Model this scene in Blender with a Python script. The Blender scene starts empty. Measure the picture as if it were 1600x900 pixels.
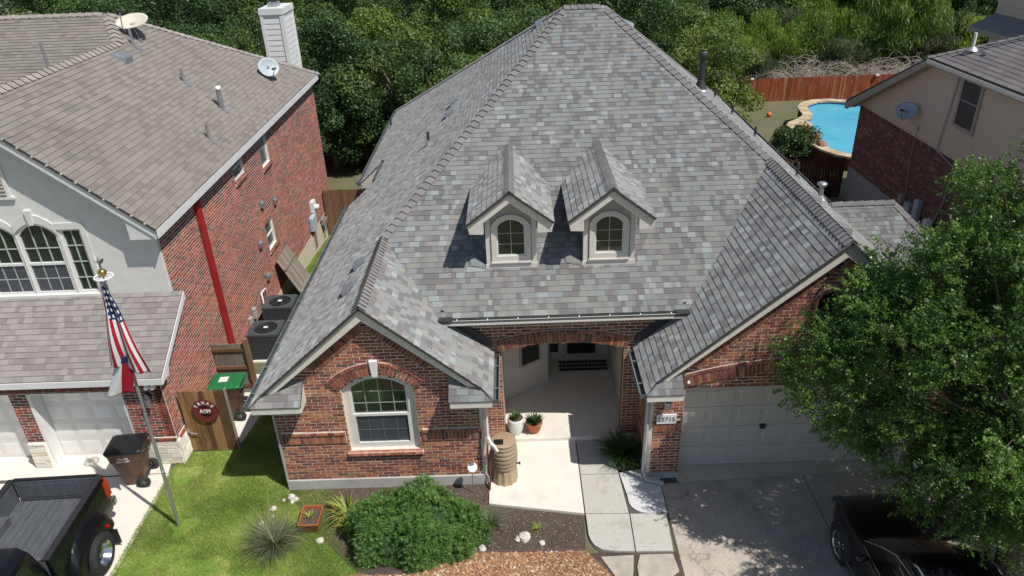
import bpy, bmesh, math, random
import numpy as np
from mathutils import Vector, Matrix
random.seed(7)
rng = np.random.default_rng(11)
PI = math.pi
S = bpy.context.scene
COL = S.collection

# ------------------------------------------------------------------ camera
PITCH, YAW, ROLL, CAMH = math.radians(28.20046), math.radians(-0.65656), math.radians(-2.27986), 11.7
FPX = 1155.08
_cy, _sy, _cp, _sp, _cr, _sr = math.cos(YAW), math.sin(YAW), math.cos(PITCH), math.sin(PITCH), math.cos(ROLL), math.sin(ROLL)
_fw = Vector((_sy*_cp, _cy*_cp, -_sp)); _rt = Vector((_cy, -_sy, 0)); _up = _rt.cross(_fw)
_r2 = _rt*_cr + _up*_sr; _u2 = _up*_cr - _rt*_sr
cam_d = bpy.data.cameras.new("camera"); cam = bpy.data.objects.new("camera", cam_d); COL.objects.link(cam)
cam.matrix_world = Matrix(((_r2.x, _u2.x, -_fw.x, 0), (_r2.y, _u2.y, -_fw.y, 0), (_r2.z, _u2.z, -_fw.z, CAMH), (0, 0, 0, 1)))
cam_d.sensor_width = 36.0; cam_d.lens = FPX/1600*36.0; cam_d.clip_end = 2000; cam_d.clip_start = 0.1
S.camera = cam
CAMP = Vector((0, 0, CAMH))

# ------------------------------------------------------------------ world, sun
SUN = Vector((0.52, -0.36, 1.0)).normalized()          # direction towards the sun
sun_el = math.asin(SUN.z); sun_az = math.atan2(SUN.x, SUN.y)
W = bpy.data.worlds.new("World"); S.world = W; W.use_nodes = True
nt = W.node_tree; bg = nt.nodes["Background"]
sky = nt.nodes.new("ShaderNodeTexSky"); sky.sky_type = 'NISHITA'; sky.sun_disc = False
sky.sun_elevation = sun_el; sky.sun_rotation = sun_az; sky.altitude = 200; sky.air_density = 1.0; sky.dust_density = 1.0
nt.links.new(sky.outputs[0], bg.inputs[0]); bg.inputs[1].default_value = 0.085
sd = bpy.data.lights.new("sun", 'SUN'); sd.energy = 4.6; sd.angle = math.radians(0.5); sd.color = (1.0, 0.955, 0.89)
so = bpy.data.objects.new("sun", sd); COL.objects.link(so); so.location = (10, -8, 30)
so.rotation_euler = SUN.to_track_quat('Z', 'Y').to_euler()
S.view_settings.view_transform = 'Standard'; S.view_settings.look = 'None'; S.view_settings.exposure = 0.0; S.view_settings.gamma = 1.0

# ------------------------------------------------------------------ helpers
V = Vector
def tagp(o, label=None, cat=None, group=None, kind=None):
    if label: o["label"] = label
    if cat: o["category"] = cat
    if group: o["group"] = group
    if kind: o["kind"] = kind
    return o
def origin(o):
    p = V((0, 0, 0))
    while o is not None:
        p = p + o.location; o = o.parent
    return p
def thing(name, loc, label=None, cat=None, group=None):
    o = bpy.data.objects.new(name, None); COL.objects.link(o); o.location = loc; o.empty_display_size = 0.2
    return tagp(o, label, cat, group)
def link(name, me, parent=None, kind=None, label=None):
    o = bpy.data.objects.new(name, me); COL.objects.link(o)
    if parent is not None: o.parent = parent
    return tagp(o, label, None, None, kind)
def dup(root, loc, rz=None, label=None, group=None):
    def cp(o, par):
        c = o.copy(); COL.objects.link(c)
        if par is not None: c.parent = par
        for ch in list(o.children): cp(ch, c)
        return c
    r = cp(root, None); r.location = loc
    if rz is not None: r.rotation_euler = (0, 0, rz)
    if label: r["label"] = label
    if group: r["group"] = group
    return r
def np_mesh(name, verts, faces, mat=None, rnd=None, uv=None, smooth=False):
    """faces: (M,k) int array of equal-size faces"""
    me = bpy.data.meshes.new(name); verts = np.asarray(verts, dtype=np.float32); faces = np.asarray(faces, dtype=np.int32)
    m, k = faces.shape
    me.vertices.add(len(verts)); me.vertices.foreach_set("co", verts.ravel())
    me.loops.add(m*k); me.loops.foreach_set("vertex_index", faces.ravel())
    me.polygons.add(m); me.polygons.foreach_set("loop_start", np.arange(0, m*k, k, dtype=np.int32))
    me.polygons.foreach_set("loop_total", np.full(m, k, dtype=np.int32))
    me.polygons.foreach_set("use_smooth", np.full(m, bool(smooth)))
    me.update(calc_edges=True)
    if rnd is not None:
        a = me.attributes.new("rnd", 'FLOAT', 'FACE'); a.data.foreach_set("value", np.asarray(rnd, dtype=np.float32))
    if mat: me.materials.append(mat)
    return me

class MB:
    def __init__(s): s.v = []; s.f = []; s.r = []; s.s = []
    def add(s, vs, fs, r=0.0, smooth=False):
        b = len(s.v); s.v += [tuple(p) for p in vs]; s.f += [tuple(b+i for i in f) for f in fs]
        s.r += [r]*len(fs); s.s += [smooth]*len(fs); return s
    def box(s, x0, x1, y0, y1, z0, z1, r=0.0):
        vs = [(x, y, z) for z in (z0, z1) for y in (y0, y1) for x in (x0, x1)]
        return s.add(vs, [(0, 2, 3, 1), (4, 5, 7, 6), (0, 1, 5, 4), (2, 6, 7, 3), (0, 4, 6, 2), (1, 3, 7, 5)], r)
    def obox(s, c, ax, ay, az, lx, ly, lz, r=0.0):
        c = V(c); ax = V(ax).normalized()*lx/2; ay = V(ay).normalized()*ly/2; az = V(az).normalized()*lz/2
        vs = [c+ax*i+ay*j+az*k for k in (-1, 1) for j in (-1, 1) for i in (-1, 1)]
        return s.add(vs, [(0, 2, 3, 1), (4, 5, 7, 6), (0, 1, 5, 4), (2, 6, 7, 3), (0, 4, 6, 2), (1, 3, 7, 5)], r)
    def beam(s, p0, p1, up, w, h, r=0.0):
        p0 = V(p0); p1 = V(p1); a = (p1-p0); sd = a.cross(V(up)).normalized(); u = sd.cross(a).normalized()
        return s.obox((p0+p1)/2, a, sd, u, a.length, w, h, r)
    def prism(s, poly, z0, z1, r=0.0):
        n = len(poly); vs = [(p[0], p[1], z0) for p in poly]+[(p[0], p[1], z1) for p in poly]
        return s.add(vs, [tuple(range(n-1, -1, -1)), tuple(range(n, 2*n))]+[(i, (i+1) % n, n+(i+1) % n, n+i) for i in range(n)], r)
    def extr(s, pts, d, r=0.0):
        """polygon of 3d points extruded by vector d"""
        n = len(pts); d = V(d); vs = [V(p) for p in pts]+[V(p)+d for p in pts]
        return s.add(vs, [tuple(range(n-1, -1, -1)), tuple(range(n, 2*n))]+[(i, (i+1) % n, n+(i+1) % n, n+i) for i in range(n)], r)
    def tube(s, pts, rad, n=8, r=0.0, cap=True, smooth=True):
        pts = [V(p) for p in pts]; k = len(pts); rads = rad if isinstance(rad, (list, tuple)) else [rad]*k
        rings = []; prev = None
        for i, p in enumerate(pts):
            t = (pts[min(i+1, k-1)]-pts[max(i-1, 0)]).normalized()
            a = prev if prev is not None else (V((0, 0, 1)) if abs(t.z) < 0.9 else V((1, 0, 0)))
            sd = t.cross(a)
            if sd.length < 1e-5: sd = t.cross(V((0, 1, 0)))
            sd.normalize(); u = sd.cross(t).normalized(); prev = u
            rings.append([p+(sd*math.cos(2*PI*j/n)+u*math.sin(2*PI*j/n))*rads[i] for j in range(n)])
        vs = [q for rg in rings for q in rg]
        fs = [(i*n+j, i*n+(j+1) % n, (i+1)*n+(j+1) % n, (i+1)*n+j) for i in range(k-1) for j in range(n)]
        s.add(vs, fs, r, smooth)
        if cap: s.add(rings[0], [tuple(range(n-1, -1, -1))], r); s.add(rings[-1], [tuple(range(n))], r)
        return s
    def lathe(s, prof, c=(0, 0, 0), axis='Z', n=24, r=0.0, smooth=True, sx=1, sy=1):
        """prof: (radius, height) pairs"""
        vs = []
        for (q, h) in prof:
            for j in range(n):
                a = 2*PI*j/n; x, y = q*math.cos(a)*sx, q*math.sin(a)*sy
                p = (x, y, h) if axis == 'Z' else ((h, x, y) if axis == 'X' else (x, h, y))
                vs.append((c[0]+p[0], c[1]+p[1], c[2]+p[2]))
        fs = [(i*n+j, i*n+(j+1) % n, (i+1)*n+(j+1) % n, (i+1)*n+j) for i in range(len(prof)-1) for j in range(n)]
        return s.add(vs, fs, r, smooth)
    def loft(s, secs, r=0.0, smooth=True, closed=True, caps=True):
        n = len(secs[0]); vs = [p for sc in secs for p in sc]; m = n if closed else n-1
        fs = [(i*n+j, i*n+(j+1) % n, (i+1)*n+(j+1) % n, (i+1)*n+j) for i in range(len(secs)-1) for j in range(m)]
        s.add(vs, fs, r, smooth)
        if caps and closed: s.add(secs[0], [tuple(range(n-1, -1, -1))], r); s.add(secs[-1], [tuple(range(n))], r)
        return s
    def ball(s, c, rx, ry, rz, seg=12, rings=8, jit=0.0, r=0.0, smooth=True):
        prof = []; vs = []
        for i in range(rings+1):
            th = PI*i/rings
            for j in range(seg):
                a = 2*PI*j/seg; q = 1+random.uniform(-jit, jit)
                vs.append((c[0]+rx*q*math.sin(th)*math.cos(a), c[1]+ry*q*math.sin(th)*math.sin(a), c[2]-rz*q*math.cos(th)))
        fs = [(i*seg+j, i*seg+(j+1) % seg, (i+1)*seg+(j+1) % seg, (i+1)*seg+j) for i in range(rings) for j in range(seg)]
        return s.add(vs, fs, r, smooth)
    def mesh(s, name, mat=None, off=None, bevel=0):
        me = bpy.data.meshes.new(name); o = off or V((0, 0, 0))
        me.from_pydata([(a-o.x, b-o.y, c-o.z) for a, b, c in s.v], [], s.f)
        a = me.attributes.new("rnd", 'FLOAT', 'FACE'); a.data.foreach_set("value", s.r)
        me.polygons.foreach_set("use_smooth", s.s)
        if mat: me.materials.append(mat)
        me.update(); return me
    def build(s, name, mat, parent=None, kind=None, label=None, bevel=0.0, seg=2):
        off = origin(parent) if parent is not None else V((0, 0, 0))
        me = s.mesh(name, mat, off); o = link(name, me, parent, kind, label)
        if bevel:
            m = o.modifiers.new("bevel", 'BEVEL'); m.width = bevel; m.segments = seg; m.limit_method = 'ANGLE'; m.angle_limit = 0.6
        return o

# ------------------------------------------------------------------ materials
def newmat(name):
    m = bpy.data.materials.new(name); m.use_nodes = True; t = m.node_tree; b = t.nodes["Principled BSDF"]
    return m, t, b
def N(t, typ, **kw):
    n = t.nodes.new(typ)
    for k, v in kw.items(): setattr(n, k, v)
    return n
def texco(t, scale=1.0, obj=True):
    g = N(t, "ShaderNodeNewGeometry"); return g.outputs["Position"]
def noise(t, scale, detail=3, rough=0.6, vec=None, sc=None):
    n = N(t, "ShaderNodeTexNoise"); n.inputs["Scale"].default_value = scale; n.inputs["Detail"].default_value = detail; n.inputs["Roughness"].default_value = rough
    v = vec or texco(t)
    if sc:
        m = N(t, "ShaderNodeMapping"); m.inputs["Scale"].default_value = sc; t.links.new(v, m.inputs["Vector"]); v = m.outputs[0]
    t.links.new(v, n.inputs["Vector"]); return n.outputs["Fac"]
def ramp(t, fac, stops, interp='LINEAR'):
    r = N(t, "ShaderNodeValToRGB"); r.color_ramp.interpolation = interp; e = r.color_ramp.elements
    while len(e) > 1: e.remove(e[-1])
    e[0].position = stops[0][0]; e[0].color = c4(stops[0][1])
    for p, c in stops[1:]:
        q = e.new(p); q.color = c4(c)
    t.links.new(fac, r.inputs[0]); return r.outputs[0]
def c4(c):
    if isinstance(c, (int, float)): return (c, c, c, 1)
    return (c[0], c[1], c[2], 1)
def mixc(t, fac, a, b, mode='MIX'):
    m = N(t, "ShaderNodeMix"); m.data_type = 'RGBA'; m.blend_type = mode
    for val, sock in ((fac, m.inputs[0]), (a, m.inputs[6]), (b, m.inputs[7])):
        if isinstance(val, (int, float)): sock.default_value = val if sock.type == 'VALUE' else c4(val)
        elif isinstance(val, (tuple, list)): sock.default_value = c4(val)
        else: t.links.new(val, sock)
    return m.outputs[2]
def mulv(t, a, b, op='MULTIPLY'):
    m = N(t, "ShaderNodeMath"); m.operation = op
    for i, v in ((0, a), (1, b)):
        if isinstance(v, (int, float)): m.inputs[i].default_value = v
        else: t.links.new(v, m.inputs[i])
    return m.outputs[0]
def bumpn(t, b, h, strength=0.3, dist=0.01):
    n = N(t, "ShaderNodeBump"); n.inputs["Strength"].default_value = strength; n.inputs["Distance"].default_value = dist
    t.links.new(h, n.inputs["Height"]); t.links.new(n.outputs[0], b.inputs["Normal"])
def rndval(t):
    a = N(t, "ShaderNodeAttribute"); a.attribute_name = "rnd"; o = N(t, "ShaderNodeObjectInfo")
    s = mulv(t, a.outputs["Fac"], o.outputs["Random"], 'ADD'); return mulv(t, s, 1.0, 'MODULO') if False else mulv(t, s, 0, 'FRACT')
def simple(name, col, rough=0.6, metal=0.0, var=0.15, nscale=6.0, bump=0.0, bscale=60.0, coat=0.0, spec=0.5, dirt=None, sc=None):
    m, t, b = newmat(name); b.inputs["Roughness"].default_value = rough; b.inputs["Metallic"].default_value = metal
    b.inputs["Coat Weight"].default_value = coat; b.inputs["Specular IOR Level"].default_value = spec
    c = [max(0, x) for x in col]
    if var:
        f = noise(t, nscale, 5, 0.65, sc=sc)
        out = ramp(t, f, [(0.3, [x*(1-var) for x in c]), (0.7, [min(1, x*(1+var)) for x in c])])
        if dirt:
            f2 = noise(t, dirt[1], 6, 0.7); k = ramp(t, f2, [(dirt[2], 0), (dirt[2]+0.18, 1)]); out = mixc(t, mulv(t, k, dirt[3]), out, dirt[0])
        t.links.new(out, b.inputs["Base Color"])
    else: b.inputs["Base Color"].default_value = c4(c)
    if bump: bumpn(t, b, noise(t, bscale, 4, 0.7), bump, 0.01)
    return m
def age(m, dark=.62, scale=.55, stain=.5, sscale=3.0, crack=0.0):
    """hairline cracks and scattered stains on a concrete material"""
    t = m.node_tree; b = t.nodes['Principled BSDF']; src = b.inputs['Base Color'].links[0].from_socket
    v = N(t, 'ShaderNodeTexVoronoi'); v.feature = 'DISTANCE_TO_EDGE'; v.inputs['Scale'].default_value = scale
    nn = N(t, 'ShaderNodeTexNoise'); nn.inputs['Scale'].default_value = 2.5; nn.inputs['Detail'].default_value = 6; t.links.new(texco(t), nn.inputs['Vector']); ad = N(t, 'ShaderNodeVectorMath'); ad.operation = 'ADD'; sc = N(t, 'ShaderNodeVectorMath'); sc.operation = 'SCALE'; sc.inputs['Scale'].default_value = .6; t.links.new(nn.outputs['Color'], sc.inputs[0]); t.links.new(texco(t), ad.inputs[0]); t.links.new(sc.outputs[0], ad.inputs[1]); t.links.new(ad.outputs[0], v.inputs['Vector'])
    cr = mulv(t, mulv(t, v.outputs['Distance'], .0045, 'LESS_THAN'), ramp(t, noise(t, .7, 2, .5), [(.48, 0), (.52, 1)]))
    c = mixc(t, mulv(t, cr, crack), src, (.16, .14, .12)); st = ramp(t, noise(t, sscale, 6, .75), [(.60, 1.0), (.72, dark)]); c = mixc(t, stain, c, mixc(t, 1.0, c, st, 'MULTIPLY'))
    t.links.new(c, b.inputs['Base Color'])
def palette(name, cols, rough=0.85, speck=0.25, sscale=90, bump=0.35, bdist=0.006, big=0.12, bigscale=1.2, spec=0.3, streak=None, mottle=None):
    """cols: list of (position, colour) - constant ramp on per-piece random value"""
    m, t, b = newmat(name); b.inputs["Roughness"].default_value = rough; b.inputs["Specular IOR Level"].default_value = spec
    c = ramp(t, rndval(t), cols, 'CONSTANT')
    f = noise(t, sscale, 3, 0.7); k = ramp(t, f, [(0.3, 1-speck), (0.7, 1+speck)])
    c = mixc(t, 1.0, c, k, 'MULTIPLY')
    g = noise(t, bigscale, 4, 0.6); k2 = ramp(t, g, [(0.3, 1-big), (0.7, 1+big)])
    c = mixc(t, 1.0, c, k2, 'MULTIPLY')
    if mottle:
        c = mixc(t, ramp(t, noise(t, mottle[0], 3, .7), [(.52, 0), (.64, mottle[2])]), c, mottle[1])
    if streak:
        h = noise(t, streak[0], 4, 0.6, sc=streak[1]); c = mixc(t, ramp(t, h, [(streak[2], 0), (streak[2]+.15, streak[4])]), c, streak[3])
    t.links.new(c, b.inputs["Base Color"])
    if bump: bumpn(t, b, f, bump, bdist)
    if rough >= .85: b.inputs["Diffuse Roughness"].default_value = .8
    return m
M = {}
M['brick'] = palette("brick_main", [(0, (0.163, 0.053, 0.042)), (.16, (0.241, 0.078, 0.051)), (.36, (0.313, 0.109, 0.063)), (.52, (0.362, 0.144, 0.074)), (.66, (0.256, 0.129, 0.070)), (.76, (0.123, 0.063, 0.050)), (.86, (0.412, 0.185, 0.090)), (.93, (0.204, 0.061, 0.052))], speck=.32, sscale=45, bump=.5, bdist=.004, big=.08, mottle=(22, (0.391, 0.225, 0.115), .55))
M['brick_l'] = palette("brick_left", [(0, (0.259, 0.067, 0.044)), (.2, (0.191, 0.050, 0.038)), (.42, (0.312, 0.090, 0.055)), (.58, (0.108, 0.066, 0.052)), (.72, (0.244, 0.090, 0.055)), (.84, (0.148, 0.048, 0.035)), (.94, (0.081, 0.057, 0.043))], speck=.28, sscale=45, bump=.5, bdist=.004, big=.16, bigscale=.7, mottle=(16, (0.317, 0.119, 0.066), .4))
M['brick_r'] = palette("brick_right", [(0, (0.180, 0.083, 0.070)), (.25, (0.234, 0.098, 0.078)), (.5, (0.139, 0.074, 0.067)), (.68, (0.289, 0.134, 0.102)), (.85, (0.348, 0.205, 0.167)), (.92, (0.113, 0.073, 0.073))], speck=.25, sscale=40, bump=.4, bdist=.004, big=.1)
M['mortar'] = simple("mortar", (.70, .63, .53), .95, var=.18, nscale=9, bump=.3)
M['mortar_l'] = simple("mortar_left", (.70, .64, .56), .95, var=.15, nscale=9, bump=.3)
M['mortar_r'] = simple("mortar_right", (.22, .17, .15), .95, var=.15, nscale=9, bump=.3)
M['shingle'] = palette("shingle_main", [(0, (0.186, 0.183, 0.185)), (.14, (0.241, 0.237, 0.235)), (.34, (0.283, 0.284, 0.280)), (.50, (0.203, 0.191, 0.192)), (.63, (0.271, 0.271, 0.256)), (.75, (0.266, 0.292, 0.295)), (.86, (0.344, 0.370, 0.369)), (.93, (0.297, 0.289, 0.265))], speck=.30, sscale=110, bump=.6, bdist=.005, big=.07, bigscale=.8)
M['shingle_l'] = palette("shingle_left", [(0, (0.218, 0.197, 0.177)), (.3, (0.250, 0.225, 0.205)), (.6, (0.235, 0.219, 0.194)), (.85, (0.195, 0.178, 0.161))], speck=.22, sscale=110, bump=.5, bdist=.005, big=.10, bigscale=.6)
M['shingle_s'] = palette("shingle_skirt", [(0, (0.264, 0.243, 0.234)), (.35, (0.317, 0.292, 0.280)), (.7, (0.291, 0.269, 0.257)), (.88, (0.230, 0.211, 0.206))], speck=.22, sscale=110, bump=.5, bdist=.005, big=.06)
M['shingle_r'] = palette("shingle_right", [(0, (.20, .18, .18)), (.4, (.24, .22, .215)), (.8, (.215, .20, .20))], speck=.22, sscale=110, bump=.5, bdist=.005, big=.08)
M['cap'] = palette("ridge_cap", [(0, (.235, .225, .22)), (.5, (.265, .255, .25)), (.8, (.22, .21, .21))], speck=.3, sscale=110, bump=.5, bdist=.005, big=.05)
M['edge'] = simple('asphalt_edge', (.085, .08, .078), .95, var=.2, nscale=20)
M['deck'] = simple("roof_deck", (.06, .055, .05), .95, var=.1)
M['trim'] = simple("trim_beige", (0.708, 0.667, 0.607), .55, var=.05, nscale=3, bump=.05)
M['trim_w'] = simple("trim_white", (.72, .72, .71), .5, var=.04, nscale=3)
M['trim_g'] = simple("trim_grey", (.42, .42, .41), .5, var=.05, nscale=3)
M['trim_t'] = simple("trim_taupe", (.36, .32, .27), .6, var=.06, nscale=3)
M['gutter'] = simple("gutter_metal", (.13, .15, .155), .45, metal=.3, var=.2, nscale=8)
M['dark'] = simple("dark_metal", (.05, .052, .055), .5, metal=.2, var=.2)
M['galv'] = simple("galvanised", (.45, .46, .47), .4, metal=.7, var=.15, nscale=14)
M['white'] = simple("white_paint", (.78, .78, .76), .45, var=.03)
M['vinyl'] = simple("window_vinyl", (.70, .70, .68), .4, var=.03)
M['stucco'] = simple("stucco_white", (.70, .69, .66), .9, var=.06, nscale=5, bump=.25, bscale=120)
M['porchw'] = simple("porch_stucco", (.52, .48, .42), .9, var=.06, nscale=4, bump=.2, bscale=120)
M['conc_w'] = simple("concrete_new", (.74, .70, .62), .85, var=.06, nscale=2.2, bump=.12, bscale=150, dirt=((.52, .49, .43), 1.3, .56, .5))
M['conc_a'] = simple("concrete_aggregate", (.50, .485, .44), .9, var=.13, nscale=40, bump=.4, bscale=160, dirt=((.30, .28, .24), 2.0, .52, .6))
M['conc_d'] = simple("concrete_drive", (.50, .44, .365), .9, var=.12, nscale=22, bump=.35, bscale=150, dirt=((.31, .275, .235), 1.2, .45, .6))
age(M['conc_d'], crack=.45, scale=.3); age(M['conc_a'], .7, .4); age(M['conc_w'], .72, .35)
M['conc_p'] = simple("concrete_patch", (.60, .60, .61), .85, var=.05, nscale=4, bump=.1)
M['conc_n'] = simple("concrete_neighbour", (.72, .68, .60), .88, var=.06, nscale=3, bump=.15, bscale=140)
age(M['conc_n'], .72, .45)
M['found'] = simple("foundation", (.50, .50, .47), .92, var=.14, nscale=5, bump=.3, bscale=50, dirt=((.30, .29, .26), 2.5, .5, .6))
M['stone_w'] = palette("limestone", [(0, (.66, .62, .54)), (.3, (.72, .67, .58)), (.6, (.60, .57, .51)), (.85, (.70, .60, .46))], speck=.15, sscale=25, bump=.6, bdist=.01)
M['rock'] = simple("white_rock", (.60, .56, .48), .9, var=.2, nscale=9, bump=.8, bscale=22)
M['flag'] = simple("flagstone", (.42, .39, .32), .9, var=.2, nscale=5, bump=.3, bscale=30)
def glass(name, col, rough=.04, rf=1.0):
    m, t, b = newmat(name); f = noise(t, 1.1, 2, .5); b.inputs["Specular IOR Level"].default_value = .9*rf
    t.links.new(ramp(t, f, [(.35, [x*.8 for x in col]), (.65, [x*1.25 for x in col])]), b.inputs["Base Color"]); b.inputs["Roughness"].default_value = rough
    g = noise(t, 3.0, 2, .5); bumpn(t, b, g, .06, .02); return m
M['glass'] = glass("window_glass", (.02, .028, .022))
M['glass_s'] = glass("screened_glass", (.055, .065, .08), .35)
M['glass_c'] = glass("car_glass", (.012, .014, .016), .02)
M['wood_g'] = None
def woodmat(name, cols, rough=.8, grain=.35, vert=True, streak=None):
    m, t, b = newmat(name); b.inputs["Roughness"].default_value = rough; b.inputs["Specular IOR Level"].default_value = .25
    c = ramp(t, rndval(t), cols, 'CONSTANT')
    f = noise(t, 3.0, 6, .7, sc=(14, 14, 1.0) if vert else (1.0, 14, 14)); c = mixc(t, 1.0, c, ramp(t, f, [(.3, 1-grain), (.7, 1+grain)]), 'MULTIPLY')
    if streak: c = mixc(t, ramp(t, noise(t, 1.2, 5, .7, sc=(3, 3, .5)), [(.52, 0), (.66, streak[1])]), c, streak[0])
    t.links.new(c, b.inputs["Base Color"]); bumpn(t, b, f, .4, .004); return m
M['w_gate'] = woodmat("gate_cedar", [(0, (.25, .14, .055)), (.3, (.34, .20, .085)), (.6, (.20, .10, .042)), (.8, (.13, .07, .035))], streak=((.09, .05, .03), .8))
M['w_grey'] = woodmat("grey_boards", [(0, (.24, .21, .17)), (.4, (.29, .26, .22)), (.75, (.20, .175, .14))])
M['w_brown'] = woodmat("brown_boards", [(0, (.20, .115, .06)), (.4, (.24, .14, .075)), (.75, (.16, .09, .05))])
M['w_red'] = woodmat("red_stained_boards", [(0, (.24, .060, .024)), (.35, (.29, .075, .03)), (.7, (.20, .05, .022)), (.94, (.34, .17, .10))], grain=.3, streak=((.40, .25, .17), .55))
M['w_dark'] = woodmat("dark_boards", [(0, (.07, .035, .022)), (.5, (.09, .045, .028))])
M['bark'] = simple("bark", (.16, .13, .10), .95, var=.35, nscale=8, bump=.8, bscale=25)
M['deadwood'] = simple("dead_twigs", (.36, .32, .27), .9, var=.25, nscale=5)
def leafmat(name, cols, trans=.35, rough=.45, big=.35, bscale=.35, spec=.4, vary=False):
    m, t, b = newmat(name); b.inputs["Roughness"].default_value = rough; b.inputs["Specular IOR Level"].default_value = spec
    a = N(t, "ShaderNodeAttribute"); a.attribute_name = "rnd"
    c = ramp(t, a.outputs["Fac"], cols); g = noise(t, bscale, 3, .6)
    c = mixc(t, 1.0, c, ramp(t, g, [(.3, 1-big), (.7, 1+big)]), 'MULTIPLY')
    oi = N(t, "ShaderNodeObjectInfo"); c = mixc(t, 1.0, c, ramp(t, oi.outputs["Random"], [(0, (.55, .66, .72)), (.4, (.9, .95, .9)), (.8, (1.15, 1.12, .95)), (1, (1.45, 1.3, .95))]), 'MULTIPLY') if vary else c; t.links.new(c, b.inputs["Base Color"])
    tr = N(t, "ShaderNodeBsdfTranslucent"); c2 = mixc(t, 1.0, c, (1.3, 1.5, .6), 'MULTIPLY'); t.links.new(c2, tr.inputs["Color"])
    mx = N(t, "ShaderNodeMixShader"); mx.inputs[0].default_value = trans
    t.links.new(b.outputs[0], mx.inputs[1]); t.links.new(tr.outputs[0], mx.inputs[2]); t.links.new(mx.outputs[0], t.nodes["Material Output"].inputs[0]); return m
M['oak'] = leafmat("leaf_oak_near", [(0, (0.052, 0.115, 0.025)), (.5, (0.099, 0.187, 0.040)), (.85, (0.162, 0.267, 0.063)), (1, (0.244, 0.351, 0.100))], .3, .4, .25, .6)
M['oak_d'] = leafmat("leaf_oak_dark", [(0, (.045, .085, .022)), (.6, (.085, .145, .038)), (1, (.14, .20, .055))], .25, .5, .3, .25, vary=True)
M['oak_m'] = leafmat("leaf_mid", [(0, (.06, .105, .028)), (.6, (.11, .165, .045)), (1, (.17, .22, .065))], .25, .5, .3, .25, vary=True)
M['leaf_l'] = leafmat("leaf_light", [(0, (0.135, 0.191, 0.037)), (.6, (0.222, 0.304, 0.060)), (1, (0.321, 0.383, 0.106))], .35, .5, .25, .3, vary=True)
M['leaf_g'] = leafmat("leaf_greyish", [(0, (.07, .095, .045)), (.6, (.11, .135, .07)), (1, (.16, .17, .10))], .25, .6, .3, .3)
M['bush'] = leafmat("leaf_bush", [(0, (0.074, 0.161, 0.043)), (.6, (0.138, 0.268, 0.071)), (1, (0.259, 0.402, 0.127))], .25, .45, .2, 1.5)
M['grass'] = leafmat("grass_blades", [(0, (0.175, 0.262, 0.064)), (.5, (0.328, 0.421, 0.113)), (.85, (0.523, 0.523, 0.190)), (1, (0.864, 0.581, 0.571))], .35, .6, .3, 1.1, spec=.2)
M['sedge'] = leafmat("sedge_blades", [(0, (.10, .13, .07)), (.6, (.17, .20, .11)), (1, (.30, .28, .17))], .2, .5, .15, 2, spec=.3)
M['yucca'] = leafmat("yellow_green_blades", [(0, (.12, .18, .03)), (.5, (.24, .28, .06)), (1, (.45, .42, .14))], .25, .5, .15, 2, spec=.3)
M['liri'] = leafmat("dark_blades", [(0, (.025, .065, .018)), (.7, (.05, .11, .03)), (1, (.10, .16, .04))], .2, .45, .15, 2)
# ------------------------------------------------------------------ pieces: bricks, shingles, boards
def seen(p, n=None):
    """rough size in the view: 0 when outside the frame or facing away"""
    d = V(p)-CAMP; z = d.dot(_fw)
    if z <= 0.5: return 0
    x = d.dot(_r2)/z*FPX; y = d.dot(_u2)/z*FPX
    if abs(x) > 815 or abs(y) > 465: return 0
    c = 1.0 if n is None else max(0.0, -V(n).dot(d.normalized()))
    return c/(z*z)
CUBE_V = np.array([(x, y, z) for z in (-.5, .5) for y in (-.5, .5) for x in (-.5, .5)], dtype=np.float32)
CUBE_F = np.array([(0, 2, 3, 1), (4, 5, 7, 6), (0, 1, 5, 4), (2, 6, 7, 3), (0, 4, 6, 2), (1, 3, 7, 5)])
# worn brick: slightly chamfered front (front is +y side facing along the wall normal)
BR_V = np.array([(-.5, 0, -.5), (.5, 0, -.5), (.5, 0, .5), (-.5, 0, .5), (-.495, .8, -.48), (.495, .8, -.48), (.495, .8, .48), (-.495, .8, .48), (-.485, 1, -.45), (.485, 1, -.45), (.485, 1, .45), (-.485, 1, .45)], dtype=np.float32)
BR_F = np.array([(8, 9, 10, 11), (0, 1, 5, 4), (1, 2, 6, 5), (2, 3, 7, 6), (3, 0, 4, 7), (4, 5, 9, 8), (5, 6, 10, 9), (6, 7, 11, 10), (7, 4, 8, 11)])
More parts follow.
